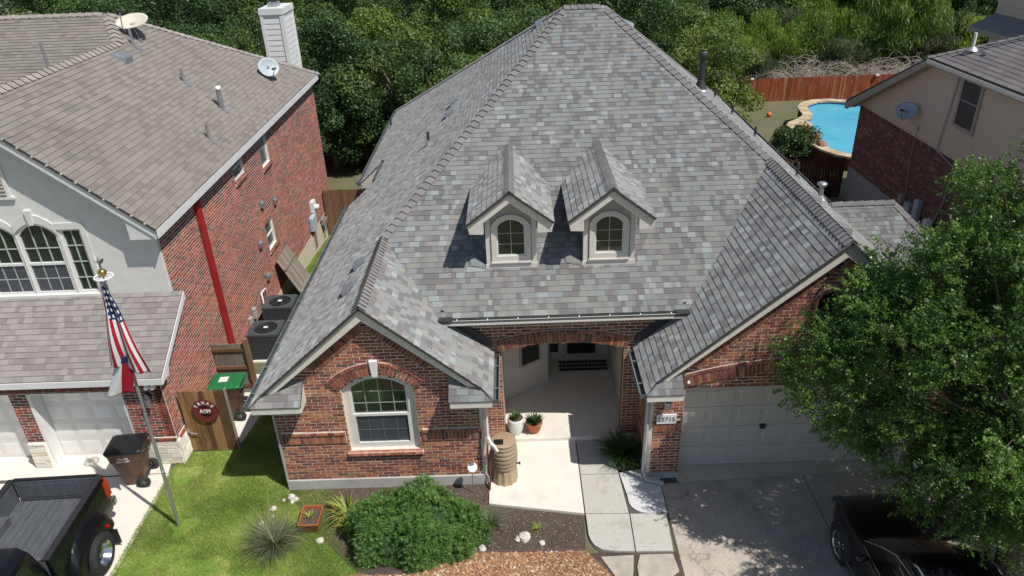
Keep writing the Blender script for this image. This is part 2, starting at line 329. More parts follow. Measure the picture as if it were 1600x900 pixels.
# shingle tab: x width, y up the slope, z thickness (thick at the lower edge)
SH_V = np.array([(0, 0, 1), (1, 0, 1), (1, 1, .12), (0, 1, .12), (0, 0, 0), (1, 0, 0), (1, 1, 0), (0, 1, 0)], dtype=np.float32)
SH_F = np.array([(0, 1, 2, 3), (4, 5, 1, 0), (5, 6, 2, 1), (7, 4, 0, 3)])
class Pieces:
    """collects rectangular pieces of one kind on one thing; the 300 that show largest become objects"""
    def __init__(s, name, uv, uf, mat, limit=300):
        s.name, s.uv, s.uf, s.mat, s.limit = name, uv, uf, mat, limit; s.items = []
    def add(s, parent, c, ax, ay, az, sx, sy, sz, n=None, r=None):
        c = V(c); sc = seen(c, n)*sx*max(sy, sz)
        s.items.append((sc, parent, c, V(ax), V(ay), V(az), sx, sy, sz, random.random() if r is None else r))
    def flush(s):
        s.items.sort(key=lambda i: -i[0]); me = np_mesh(s.name, s.uv, s.uf, s.mat); sh = s.name == 'shingle'
        if sh: me.materials.append(M['edge']); me.polygons.foreach_set('material_index', [0, 1, 1, 1])
        big = [i for i in s.items[:s.limit] if i[0] > 0]
        for (sc, par, c, ax, ay, az, sx, sy, sz, r) in big:
            o = bpy.data.objects.new(s.name, me); COL.objects.link(o); o.parent = par; c2 = c-origin(par)
            o.matrix_basis = Matrix(((ax.x*sx, ay.x*sy, az.x*sz, c2.x), (ax.y*sx, ay.y*sy, az.y*sz, c2.y), (ax.z*sx, ay.z*sy, az.z*sz, c2.z), (0, 0, 0, 1)))
        rest = {}
        for i in s.items[len(big):]: rest.setdefault(i[1].name, []).append(i)
        for k, its in rest.items():
            par = its[0][1]; off = origin(par); n = len(its); nv = len(s.uv)
            C = np.array([i[2]-off for i in its]); A = np.array([i[3]*i[6] for i in its]); B = np.array([i[4]*i[7] for i in its]); D = np.array([i[5]*i[8] for i in its])
            vs = C[:, None, :]+s.uv[None, :, 0:1]*A[:, None, :]+s.uv[None, :, 1:2]*B[:, None, :]+s.uv[None, :, 2:3]*D[:, None, :]
            fs = (np.arange(n)*nv)[:, None, None]+s.uf[None]
            rr = np.repeat([i[9] for i in its], len(s.uf))
            m2 = np_mesh(s.name+"s", vs.reshape(-1, 3), fs.reshape(-1, 4), s.mat, rr); link(s.name+"s_joined", m2, par, 'stuff')
            if sh: m2.materials.append(M['edge']); m2.polygons.foreach_set('material_index', np.tile(np.array([0, 1, 1, 1], dtype=np.int32), n))
        s.items = []

def clip(poly, a, b, c):
    """keep a*x+b*y+c>=0"""
    out = []
    for i in range(len(poly)):
        p, q = poly[i], poly[(i+1) % len(poly)]; dp = a*p[0]+b*p[1]+c; dq = a*q[0]+b*q[1]+c
        if dp >= 0: out.append(p)
        if (dp >= 0) != (dq >= 0):
            t = dp/(dp-dq); out.append((p[0]+(q[0]-p[0])*t, p[1]+(q[1]-p[1])*t))
    return out
def area(p): return .5*sum(p[i][0]*p[(i+1) % len(p)][1]-p[(i+1) % len(p)][0]*p[i][1] for i in range(len(p)))
def edge_eqs(poly):
    if area(poly) < 0: poly = poly[::-1]
    out = []
    for i in range(len(poly)):
        (x0, y0), (x1, y1) = poly[i], poly[(i+1) % len(poly)]; l = math.hypot(x1-x0, y1-y0)
        a, b = -(y1-y0)/l, (x1-x0)/l; out.append((a, b, -(a*x0+b*y0)))
    return out
class RoofSet:
    """the shingled planes of one house"""
    def __init__(s, roof, mat, deckmat, limit, expo=.143, thick=.014, widths=(.09, .12, .15, .18, .22)):
        s.roof, s.mat, s.expo, s.th, s.widths = roof, mat, expo, thick, widths
        s.deck = MB(); s.deckmat = deckmat; s.P = Pieces("shingle", SH_V, SH_F, mat, limit); s.cuts = {}
    def plane(s, polys, along, up, phase=0.0, lift=0.0, par=None):
        """polys: convex 3D polygons in one plane; along: unit row direction; up: unit vector up the slope"""
        par = par or s.roof; along = V(along).normalized(); up = V(up).normalized(); n = along.cross(up).normalized()
        if n.z < 0: along = -along; n = -n
        O = V(polys[0][0]); P2 = [[((V(p)-O).dot(along), (V(p)-O).dot(up)) for p in pl] for pl in polys]
        eqs = [edge_eqs(p) for p in P2]
        for pl in polys:
            s.deck.extr([V(p)+n*(lift-.001) for p in pl], -n*.05)
        xs = [p[0] for q in P2 for p in q]; ys = [p[1] for q in P2 for p in q]
        y = min(ys)+phase; row = 0
        while y < max(ys):
            x = min(xs)-random.uniform(0, .3); r0_ = random.random()
            while x < max(xs):
                w = random.choice(s.widths); r = (r0_+random.uniform(.18, .82)) % 1; r0_ = r; th = s.th*random.choice((1.05, .95, .75))
                q = [(x+.001, y), (x+w-.001, y), (x+w-.001, y+s.expo*1.04), (x+.001, y+s.expo*1.04)]; A = area(q)
                for e in eqs:
                    c = q
                    for (a, b, cc) in e:
                        c = clip(c, a, b, cc)
                        if len(c) < 3: break
                    if len(c) < 3: continue
                    ar = area(c)
                    if ar > .999*A:
                        s.P.add(par, O+along*x+up*y+n*lift, along, up, n, w, s.expo*1.04, th, n, r)
                    elif ar > .02*A:
                        s.emit(c, y, O, along, up, n, th, r, lift, par)
                x += w
            y += s.expo; row += 1
    def emit(s, c, y, O, al, up, n, th, r, lift, par):
        cv, cf, cr, _, tops = s.cuts.setdefault(par.name, ([], [], [], par, [])); b = len(cv); k = len(c); off = origin(s.roof)
        for (px, py) in c:
            h = th*(1-.88*(py-y)/(s.expo*1.04)); cv.append(tuple(O+al*px+up*py+n*(h+lift)-off))
        for (px, py) in c: cv.append(tuple(O+al*px+up*py+n*lift-off))
        cf.append(tuple(b+i for i in range(k))); cr.append(r); tops.append(1)
        for i in range(k):
            j = (i+1) % k
            cf.append((b+k+i, b+k+j, b+j, b+i)); cr.append(r); tops.append(0)
    def ridge(s, p0, p1, n1, n2, step=.2, wid=.15, name="ridge_cap", mat=None, par=None, hi=.046):
        """overlapping folded caps from p0 (low or front end) to p1; n1, n2 outward normals of the two planes"""
        p0, p1 = V(p0), V(p1); a = (p1-p0).normalized(); L = (p1-p0).length; n1 = V(n1).normalized(); n2 = V(n2).normalized()
        w1 = a.cross(n1).normalized(); w2 = -a.cross(n2).normalized()
        if w1.dot(n2) < 0 and w2.dot(n1) < 0: pass
        else: w1, w2 = -w1, -w2
        if w1.z > 0 and w2.z > 0: w1, w2 = -w1, -w2
        u = (n1+n2).normalized(); b = MB(); e = step*1.12; lo = .014
        def sec(t, h): return [a*t+w1*wid+n1*(h-.012), a*t+w1*wid+n1*h, a*t+u*(h+.008), a*t+w2*wid+n2*h, a*t+w2*wid+n2*(h-.012)]
        s0, s1 = sec(0, hi), sec(e, lo)
        b.add(s0+s1, [(i, i+1, 5+i+1, 5+i) for i in range(4)])
        me = b.mesh(name, mat or M['cap']); off = origin(s.roof)
        k = int(L/step)
        for i in range(k):
            o = bpy.data.objects.new(name, me); COL.objects.link(o); o.parent = par or s.roof; o.location = p0+a*(i*step)-off
    def flush(s):
        s.P.flush()
        for (cv, cf, cr, par, tops) in s.cuts.values():
            me = bpy.data.meshes.new("cut_shingles"); me.from_pydata(cv, [], cf); me.materials.append(s.mat); me.materials.append(M['edge']); me.polygons.foreach_set('material_index', [0 if k_ else 1 for k_ in tops])
            a = me.attributes.new("rnd", 'FLOAT', 'FACE'); a.data.foreach_set("value", cr); link("cut_shingles", me, par, 'stuff')
        s.deck.build("roof_deck", s.deckmat, s.roof)

class Bricks:
    def __init__(s, mat, mortar, limit=300): s.P = Pieces("brick", BR_V, BR_F, mat, limit); s.mortar = mortar
    def wall(s, parent, O, u, n, ivals, z0, z1, course=.0785, bl=.254, proud=.005, depth=.10, off=0.0, name="wall", j=.014):
        """O origin on the mortar face; u along the wall; n outward; ivals(z) -> free (a,b) ranges. Returns the wall mesh object"""
        O, u, n = V(O), V(u).normalized(), V(n).normalized(); Z = V((0, 0, 1)); b = MB(); k = 0; z = z0
        w = link(name, bpy.data.meshes.new(name), parent)
        while z < z1-.01:
            h = min(course, z1-z)
            for (a0, a1) in ivals(z+h/2):
                if a1-a0 < .02: continue
                b.obox(O+u*((a0+a1)/2)-n*(depth/2)+Z*(z+h/2), u, n, Z, a1-a0, depth, h)
                x = a0; sh = (bl/2 if k % 2 else 0)+off
                nx = math.floor((a0-sh)/bl)*bl+sh+bl
                while x < a1-.01:
                    e = min(nx, a1)
                    if e-x > .03 and h > .03:
                        jx = j*random.uniform(.8, 1.2)
                        s.P.add(w, O+u*((x+e)/2)+Z*(z+h/2+random.uniform(-.0015, .0015))-n*.004, u, n, Z, e-x-jx, proud+.004+random.uniform(-.002, .002), h-j, n)
                    x = e; nx += bl
            z += h; k += 1
        offp = origin(parent); w.data = b.mesh(name, s.mortar, offp); return w
    def brick(s, w, c, ax, n, az, lx, lz, proud=.012):
        s.P.add(w, V(c), V(ax).normalized(), V(n).normalized(), V(az).normalized(), lx, proud, lz, n)
    def row(s, w, p0, p1, n, hgt, bw=.0785, proud=.012, j=.010, side=1):
        proud += .008; j = .015
        """a soldier / rowlock row from p0 to p1, bricks standing across it; p0-p1 is the lower edge"""
        p0, p1 = V(p0), V(p1); a = (p1-p0).normalized(); L = (p1-p0).length; k = max(1, round(L/bw)); st = L/k; up = V(n).cross(a).normalized(); up = up if up.z > 0 else -up
        MB().obox(p0+a*L/2+up*(hgt/2), a, V(n), up, L, proud*.8, hgt).build('mortar_bed', s.mortar, w)
        for i in range(k): s.brick(w, p0+a*(st*(i+.5))+up*(hgt/2), a, n, up, st-j, hgt-j, proud)
    def arch(s, w, c, u, n, R, a0, a1, hgt, bw=.08, proud=.02, j=.010, skip=None):
        c, u, n = V(c), V(u).normalized(), V(n).normalized(); Z = V((0, 0, 1)); L = R*(a1-a0); k = max(1, round(L/bw)); proud += .008; j = .015; mb = MB()
        for i in range(k):
            a, e = a0+(a1-a0)*i/k, a0+(a1-a0)*(i+1)/k; g = lambda q, r: c+(u*math.cos(q)+Z*math.sin(q))*r+n*(proud*.35)
            if skip and skip((a+e)/2):
                if mb.v: mb.build('mortar_bed', s.mortar, w); mb = MB()
            else: mb.extr([g(a, R), g(e, R), g(e, R+hgt), g(a, R+hgt)], -n*proud*.35)
        mb.build('mortar_bed', s.mortar, w)
        for i in range(k):
            a = a0+(a1-a0)*(i+.5)/k; d = u*math.cos(a)+Z*math.sin(a); t = -u*math.sin(a)+Z*math.cos(a)
            if skip and skip(a): continue
            s.brick(w, c+d*(R+hgt/2), t, n, d, L/k-j, hgt-j, proud)
def cut(ivs, a, b):
    out = []
    for (x0, x1) in ivs:
        if b <= x0 or a >= x1: out.append((x0, x1)); continue
        if a > x0: out.append((x0, a))
        if b < x1: out.append((b, x1))
    return out
# ================================================================== GROUND
def gz(x, y):
    pts = [(-60, 0), (18.5, 0), (31.7, -1.25), (40, -2.9), (52, -3.35), (61, -4.3), (100, -6.0), (500, -6.0)]
    for (a, za), (b, zb) in zip(pts, pts[1:]):
        if y <= b: return za+(zb-za)*max(0, (y-a)/(b-a))
    return -6
def build_ground():
    xs = sorted(set([-400, -200, -120, -80]+[x for x in range(-60, 61, 3)]+[80, 120, 200, 400]))
    ys = sorted(set([-60, -30, -10, 0, 5, 8]+[round(9+i*.5, 2) for i in range(100)]+[60, 62, 65, 70, 75, 80, 90, 100, 130, 200, 400, 800]))
    v = [(x, y, gz(x, y)-.012+(random.uniform(-.25, .25) if y > 62 else 0)) for y in ys for x in xs]; w = len(xs)
    f = [(j*w+i, j*w+i+1, (j+1)*w+i+1, (j+1)*w+i) for j in range(len(ys)-1) for i in range(w-1)]
    m, t, b = newmat("ground_soil"); b.inputs["Roughness"].default_value = .95
    n1 = noise(t, .35, 5, .65); n2 = noise(t, 9, 4, .7)
    c = ramp(t, n1, [(.35, (.17, .15, .085)), (.5, (.12, .13, .05)), (.65, (.09, .12, .035))]); c = mixc(t, .4, c, ramp(t, n2, [(.3, (.07, .06, .035)), (.7, (.24, .21, .13))]))
    t.links.new(c, b.inputs["Base Color"]); bumpn(t, b, n2, .6, .03)
    me = bpy.data.meshes.new("ground"); me.from_pydata(v, [], f); me.materials.append(m); link("ground", me, None, 'structure')
build_ground()
def sheet(name, poly, z, mat, kind='structure', thick=.004, parent=None):
    b = MB(); b.prism(poly, z-thick, z); return b.build(name, mat, parent, kind)
# lawn between the houses
def lawn_mat():
    m, t, b = newmat("lawn_turf"); b.inputs["Roughness"].default_value = .95; b.inputs["Specular IOR Level"].default_value = .1
    n1 = noise(t, 1.1, 5, .65); n2 = noise(t, 45, 4, .7)
    c = ramp(t, n1, [(.32, (.12, .22, .035)), (.50, (.20, .31, .055)), (.60, (.32, .34, .11)), (.70, (.46, .38, .21))]); c = mixc(t, 1.0, c, ramp(t, n2, [(.3, .55), (.7, 1.4)]), 'MULTIPLY')
    t.links.new(c, b.inputs["Base Color"]); bumpn(t, b, n2, .8, .02); return m
M['lawn'] = lawn_mat()
sheet("lawn", [(-8.24, 8.6), (-3.4, 8.6), (-3.4, 10.2), (-4.2, 11.0), (-5.3, 12.4), (-5.3, 18.2), (-6.6, 18.2), (-6.75, 15.5), (-6.93, 14.0), (-8.06, 13.95), (-8.24, 13.5)], 0.0, M['lawn'])
def mulch_mat():
    m, t, b = newmat("mulch"); b.inputs["Roughness"].default_value = .98
    n1 = noise(t, 1.6, 4, .6); n2 = noise(t, 55, 4, .75)
    c = ramp(t, n1, [(.35, (.075, .055, .045)), (.6, (.12, .09, .07))]); c = mixc(t, 1.0, c, ramp(t, n2, [(.3, .5), (.55, 1.0), (.72, 1.9)]), 'MULTIPLY')
    t.links.new(c, b.inputs["Base Color"]); bumpn(t, b, n2, .8, .02); return m
M['mulch'] = mulch_mat()
sheet("mulch_bed", [(-5.3, 12.4), (-4.2, 11.0), (-3.4, 10.2), (-2.6, 10.0), (-1.2, 10.62), (-.33, 10.6), (1.15, 10.57), (1.2, 11.5), (-.8, 11.88), (-.8, 12.6), (-5.32, 12.6)], .008, M['mulch'])
sheet("planting_strip", [(2.13, 12.8), (2.66, 12.8), (2.66, 14.0), (1.9, 14.0), (2.05, 13.0)], .008, M['mulch'])
sheet("gravel_base", [(-4.0, 8.6), (1.75, 8.6), (1.6, 9.95), (1.15, 10.57), (-.33, 10.6), (-1.2, 10.62), (-2.6, 10.0), (-3.4, 10.2)], .004, simple("gravel_base", (.20, .13, .08), .98, var=.3, nscale=30, bump=.6))
# neighbour's drive, in panels with joints
nd = link("neighbour_driveway", bpy.data.meshes.new("neighbour_driveway"), None, 'structure')
b = MB(); b.prism([(-20, 5), (-8.25, 5), (-8.25, 13.45), (-8.4, 13.62), (-8.9, 14.0), (-20, 14.0)], -.02, .004); nd.data = b.mesh("neighbour_driveway", simple("joint_dark", (.10, .09, .08), .95))
for poly in ([(-12.7, 9.2), (-8.25, 9.2), (-8.25, 12.3), (-8.3, 13.22), (-12.7, 13.02)], [(-12.7, 5), (-8.25, 5), (-8.25, 9.18), (-12.7, 9.18)], [(-20, 9.2), (-12.72, 9.2), (-12.72, 13.02), (-20, 13.0)], [(-20, 13.02), (-8.35, 13.24), (-8.45, 13.75), (-8.9, 14.0), (-20, 14.0)]):
    MB().prism(poly, .0, .016).build("concrete_panel", M['conc_n'], nd)
sp = link("side_path", bpy.data.meshes.new("side_path"), None, 'structure'); b = MB(); b.prism([(-8.05, 14.2), (-6.97, 14.2), (-6.72, 15.6), (-6.72, 17.2), (-8.05, 17.2)], -.1, .012); sp.data = b.mesh("side_path", M['conc_n'])
# ---- our drive
dr = link("driveway", bpy.data.meshes.new("driveway"), None, 'structure'); b = MB(); b.prism([(2.93, 5), (12, 5), (12, 13.0), (2.96, 12.55)], -.03, .002); dr.data = b.mesh("driveway", bpy.data.materials["joint_dark"])
for poly in ([(2.98, 9.3), (6.12, 9.3), (6.16, 12.50), (2.995, 12.37)], [(6.14, 9.3), (11.9, 9.3), (11.9, 12.72), (6.18, 12.505)], [(2.98, 5), (6.12, 5), (6.12, 9.28), (2.98, 9.28)], [(6.14, 5), (11.9, 5), (11.9, 9.28), (6.14, 9.28)]):
    MB().prism(poly, .0, .014).build("concrete_panel", M['conc_d'], dr)
MB().prism([(3.36, 12.40), (11.9, 12.74), (11.9, 13.5), (3.36, 13.5)], .0, .03).build("garage_apron", simple("apron_concrete", (.56, .50, .40), .9, var=.08, nscale=6, dirt=((.42, .25, .10), 1.1, .53, .55)), dr)
# ---- walk
wk = link("front_walk", bpy.data.meshes.new("front_walk"), None, 'structure'); b = MB(); b.prism([(1.22, 10.9), (1.3, 10.66), (1.45, 10.5), (2.9, 10.46), (2.92, 12.3), (2.1, 12.9), (2.1, 13.88), (1.2, 13.88)], -.1, .004); wk.data = b.mesh("front_walk", bpy.data.materials["joint_dark"])
for poly in ([(1.235, 11.53), (2.14, 11.50), (2.09, 12.70), (1.235, 12.70)], [(1.235, 12.72), (2.09, 12.72), (2.06, 13.2), (1.9, 13.86), (1.235, 13.86)],
             [(1.24, 10.95), (1.27, 10.8), (1.34, 10.66), (1.46, 10.56), (1.7, 10.50), (2.12, 10.48), (2.15, 11.48), (1.235, 11.51)], [(2.14, 10.475), (2.88, 10.46), (2.925, 11.46), (2.17, 11.48)]):
    MB().prism(poly, -.1, .05).build("walk_panel", M['conc_a'], wk, bevel=.008)
arc = [(2.55-.36*math.cos(a)*1.0, 11.86-.36*math.sin(a)) for a in [i*PI/2/6 for i in range(7)]]
MB().prism([(2.955, 11.5), (2.99, 12.72), (2.62, 12.84), (2.11, 12.74), (2.19, 12.0)]+arc, -.1, .042).build("concrete_patch", M['conc_p'], wk, bevel=.006)
MB().prism([(-.82, 11.9), (1.21, 11.53), (1.21, 13.89), (-.82, 13.9)], -.12, .055).build("front_pad", M['conc_w'], None, 'structure', bevel=.01)
MB().prism([(-.46, 13.88), (2.7, 13.88), (2.7, 18.0), (-.46, 18.0)], -.1, .16).build("porch_floor", simple("porch_slab", (.72, .67, .58), .8, var=.07, nscale=2.5, dirt=((.50, .45, .38), 1.7, .55, .45)), None, 'structure', bevel=.02)
# flagstones at the front
fsn = 0
for poly in ([(1.42, 10.38), (2.08, 10.40), (2.02, 10.02), (1.95, 9.75), (1.72, 9.72), (1.6, 10.0)], [(2.2, 10.40), (2.86, 10.40), (2.9, 9.98), (2.75, 9.86), (2.5, 9.8), (2.1, 9.88), (2.1, 10.1)], [(1.8, 9.6), (2.6, 9.7), (2.8, 9.5), (2.5, 9.1), (1.9, 9.2)]):
    o = MB().prism(poly, -.03, .035+.004*fsn).build("flagstone", M['flag'], None, None, bevel=.012); fsn += 1
    tagp(o, ["pale greenish flagstone left of the gap below the front walk", "wide tan flagstone beside the driveway below the front walk", "lowest flagstone at the bottom edge below the walk"][fsn-1], "stepping stone", "flagstones below the front walk")
MB().prism([(1.2, 8.6), (2.95, 8.6), (2.95, 10.5), (1.2, 10.5)], -.05, .003).build("dirt_patch", M['mulch'], None, 'structure')
# ================================================================== MAIN HOUSE
HO = thing("brick_house", (2.1, 13.0, 0), "single-storey brick house in the middle with mottled grey shingle roof, two dormers and arched porch", "house")
sL, sF, sR = .87, .65, .85
RK = 12.38                                     # front edge of the gable rakes
YE, ZE = 13.80, 3.60                           # eave over the porch
def zL(x): return 4.77+sL*(x+3.11)
def zW(x): return 4.77-sL*(x+3.11)
def zG(x): return 5.73-sL*(6.09-x)
def zR(x): return 8.82-sR*(x-2.6)
def zF(y): return ZE+sF*(y-YE)
def yF(z): return YE+(z-ZE)/sF
XL, XW, XG, XR = -5.60, -.62, 2.50, 9.92
xgr = (8.82+sR*2.6-(5.73-sL*6.09))/(sL+sR); zgr = zG(xgr); ygr = yF(zgr)
yT = yF(8.82); xTL = (8.82-4.77)/sL-3.11; xTR = 2.6; yB = 35.5; ywr = yF(4.77)
def yhl(x): return yT+(xTL-x)*(yB-yT)/(xTL-XL)
def yhr(x): return yT+(x-xTR)*(yB-yT)/(XR-xTR)
roof = link("roof", bpy.data.meshes.new("roof"), HO)
RS = RoofSet(roof, M['shingle'], M['deck'], 300)
def PL(f, pts): return [(x, y, f(x)) for x, y in pts]
def un(v): return V(v).normalized()
OV = RK-.06
XN = -4.62
RS.plane([PL(zL, [(XL, 12.15), (XL, OV), (XL+.2, OV)]), PL(zL, [(XL, OV), (XN, OV), (XN, 23.2), (XL, 23.2)]), PL(zL, [(XL, 25.4), (XN, 25.4), (XN, yhl(XN)), (XL, yhl(XL))]),
          PL(zL, [(XN, OV), (-3.11, OV), (-3.11, yhl(-3.11)), (XN, yhl(XN))]), PL(zL, [(-3.11, ywr), (xTL, yT), (-3.11, yhl(-3.11))])], (0, 1, 0), (1, 0, sL))
xv = 3.11-0; xwv = -3.11+(4.77-ZE)/sL; xgv = 6.09-(5.73-ZE)/sL
RS.plane([PL(zW, [(-3.11, OV), (xwv, OV), (xwv, YE), (-3.11, ywr)]), PL(zW, [(xwv, OV), (XW, OV), (XW, 13.94), (xwv, 13.94)]), PL(zW, [(XW, 12.15), (XW, OV), (XW-.2, OV)])], (0, 1, 0), (-1, 0, sL))
RS.plane([PL(zG, [(XG, OV), (xgv, OV), (xgv, 13.94), (XG, 13.94)]), PL(zG, [(xgv, OV), (xgr, OV), (xgr, ygr), (xgv, YE)]), PL(zG, [(XG, 12.15), (XG, OV), (XG+.2, OV)])], (0, 1, 0), (1, 0, sL))
RS.plane([PL(zR, [(xgr, OV), (XR, OV), (XR, yhr(XR)), (xgr, yhr(xgr))]), PL(zR, [(xTR, yT), (xgr, ygr), (xgr, yhr(xgr))])], (0, 1, 0), (-1, 0, sR))
RS.plane([[(x, y, zF(y)) for x, y in [(xwv, YE), (xgv, YE), (xgr, ygr), (xTR, yT), (xTL, yT), (-3.11, ywr)]]], (1, 0, 0), (0, 1, sF))
MB().add([(xTL, yT, 8.815), (xTR, yT, 8.815), (XR, yB, zR(XR)-.005), (XL, yB, zL(XL)-.005)], [(0, 1, 2, 3)]).build("rear_roof_slope", M['shingle'], roof)
nL, nW, nG, nR, nF = un((-sL, 0, 1)), un((sL, 0, 1)), un((-sL, 0, 1)), un((sR, 0, 1)), un((0, -sF, 1)); nB = un((0, .46, 1))
RS.ridge((-3.11, OV, 4.77), (-3.11, ywr+.1, 4.77), nL, nW, step=.143)
RS.ridge((-3.11, ywr, 4.77), (xTL, yT, 8.82), nL, nF)
RS.ridge((xTL-.05, yT, 8.82), (xTR, yT, 8.82), nF, nB)
RS.ridge((xgr, ygr, zgr), (xTR, yT, 8.82), nF, nR)
RS.ridge((xgr, OV, zgr), (xgr, ygr+.1, zgr), nG, nR, step=.155)
RS.ridge((XL, yB, zL(XL)), (xTL, yT, 8.82), nB, nL, wid=.12)
RS.ridge((XR, yB, zR(XR)), (xTR, yT, 8.82), nR, nB, wid=.12)
# extension roof on the right
xe0, xe1, ye, ze = 8.9, 11.05, 20.2, 3.32
def zE(y): return ze-.84*(ye-y)
RS.plane([[(x, y, zE(y)) for x, y in [(xe0, 18.4), (xe1+1.45, 18.4), (xe1, ye), (xe0+.25, ye)]]], (1, 0, 0), (0, 1, .84))
MB().add([(xe1, ye, ze), (xe0+.3, ye, ze), (xe0+.3, ye+1.8, zE(18.4)), (xe1+1.45, ye+1.8, zE(18.4))], [(0, 1, 2, 3)]).add([(xe1, ye, ze), (xe1+1.45, ye+1.8, zE(18.4)), (xe1+1.45, 18.4, zE(18.4))], [(0, 1, 2)]).build("side_wing_slopes", M['shingle'], roof)
RS.ridge((xe1, ye, ze), (xe0+.35, ye, ze), nF, un((0, .84, 1)), step=.3, wid=.14)
RS.ridge((xe1+1.45, 18.4, zE(18.4)), (xe1, ye, ze), un((0, -.84, 1)), un((1.04, 0, 1)), step=.3, wid=.15)
# cornice returns
def ret(x0, x1, mit):
    zr = lambda y: 2.605+.83*(y-12.17)
    p = [(x0, 12.15), (x1, 12.15), (x1, 12.60), (x0+.4, 12.60)] if mit > 0 else [(x0, 12.15), (x1, 12.15), (x1-.4, 12.60), (x0, 12.60)]
    RS.plane([[(x, y, zr(y)) for x, y in p]], (1, 0, 0), (0, 1, .83))
ret(XL, -4.55, 1); ret(-1.52, XW, -1); ret(XG, 3.27, 1)

# fascia, gutters, soffits
M['gutter_l'] = simple('gutter_lip', (.22, .24, .245), .5, var=.1)
fa = MB(); so_ = MB()
def rake(xf, zf, xa, za, y, h=.20, th=.03):
    sgn = 1 if xa > xf else -1
    d = V((xa-xf, 0, za-zf)).normalized(); u = V((-d.z*sgn, 0, abs(d.x)))
    if u.z < 0: u = -u
    p = [V((xf, y, zf)), V((xa, y, za)), V((xa, y, za-h*1.33)), V((xf+.13*sgn, y, zf-.17+.13*.87))]
    p = [q-V((0, 0, .055)) for q in p]
    MB().extr(p, (0, th, 0)).build('fascia', M['trim'], roof); so_.extr([q+V((0, th, -.0)) for q in [p[0]-u*.02, p[1]-u*.02, p[2]+u*.03, p[3]+u*.03]], (0, .26, 0))
rake(XL+.04, zL(XL+.04), -3.11, 4.77, RK); rake(XW-.04, zW(XW-.04), -3.11, 4.77, RK)
rake(XG+.04, zG(XG+.04), xgr, zgr, RK); rake(XR-.04, zR(XR-.04), xgr, zgr, RK)
for (x0, x1) in ((XL+.02, -4.57), (-1.50, XW-.02), (XG+.02, 3.25)):
    MB().box(x0, x1, 12.17, 12.20, 2.42, 2.585).build('return_fascia', M['trim'], roof); so_.box(x0+.02, x1-.02, 12.20, 12.60, 2.425, 2.45)
    e = x1 if x0 != -1.50 else x0
    MB().extr([(e, 12.2, 2.43), (e, 12.59, 2.43), (e, 12.59, 2.93), (e, 12.2, 2.59)], (.02, 0, 0)).build('return_end', M['trim'], roof)
def gutter(p0, p1, out, w=.12, h=.10, g='gutter', step=.62):
    """open K-style gutter from p0 to p1 (roof edge line), out: outward unit vector"""
    p0, p1, out = V(p0), V(p1), V(out); Z = V((0, 0, 1)); a = (p1-p0).normalized(); m = (p0+p1)/2; L = (p1-p0).length; gu = MB(); fa = MB()
    gu.obox(m+out*(w/2)-Z*(h+.0), a, out, Z, L, w, .01); gu.obox(m+out*.004-Z*(h/2), a, out, Z, L, .01, h); gu.obox(m+out*w-Z*(h/2-.01), a, out, Z, L, .012, h+.0)
    for q in (p0, p1): gu.obox(q+out*(w/2)-Z*(h/2), a, out, Z, .01, w, h-.006)
    fa.obox(m+out*(w+.008)-Z*(h*.78), a, out, Z, L, .010, h*.42); fa.obox(m+out*(w+.002)+Z*.012, a, out, Z, L, .012, .006)
    k = int(L/step)
    for i in range(k): fa.obox(p0+a*(L*(i+.5)/k)+out*(w/2)-Z*.012, a, out, Z, .022, w+.0, .010)
    fa.obox(m-out*.012-Z*.10, a, out, Z, L, .02, .17)
    gu.build('gutter', M['gutter'], roof); fa.build('gutter_trim', M['trim'] if abs(out.y) > .5 else M['gutter_l'], roof)
gutter((xwv+.06, YE, ZE-.01), (xgv-.06, YE, ZE-.01), (0, -1, 0))
gutter((XW, 12.2, zW(XW)-.01), (XW, 13.85, zW(XW)-.01), (1, 0, 0)); gutter((XG, 12.2, zG(XG)-.01), (XG, 13.85, zG(XG)-.01), (-1, 0, 0))
gutter((XL, 12.2, zL(XL)-.01), (XL, 23.2, zL(XL)-.01), (-1, 0, 0), step=1.0); gutter((XL, 25.4, zL(XL)-.01), (XL, yB, zL(XL)-.01), (-1, 0, 0), step=1.2)
gutter((XN, 23.25, zL(XN)-.01), (XN, 25.35, zL(XN)-.01), (-1, 0, 0)); gutter((XR, 12.5, zR(XR)-.01), (XR, 18.3, zR(XR)-.01), (1, 0, 0), step=1.2); gutter((XR, 20.3, zR(XR)-.01), (XR, yB, zR(XR)-.01), (1, 0, 0), step=1.2)
# notch gable ends on the left slope
for yy, s_ in ((23.2, 1), (25.4, -1)):
    MB().extr([(XL, yy, zL(XL)-.05), (XN, yy, zL(XN)-.05), (XN, yy, zL(XN)-.25), (XL+.1, yy, zL(XL)-.2)], (0, .03*s_, 0)).build('notch_fascia', M['trim'], roof)
fa.extr([(XL, 25.38, 2.40), (XN-.1, 25.38, 2.40), (XN, 25.38, 3.2), (XL, 25.38, 2.55)], (0, .02, 0)); so_.box(XL, -5.3, 12.4, 23.1, 2.38, 2.41); so_.box(XL, -5.3, 25.4, yB, 2.38, 2.41); so_.box(9.5, XR, 12.5, yB, 2.36, 2.39)
so_.box(-1.6, 3.5, YE+.01, 13.97, 3.39, 3.41)
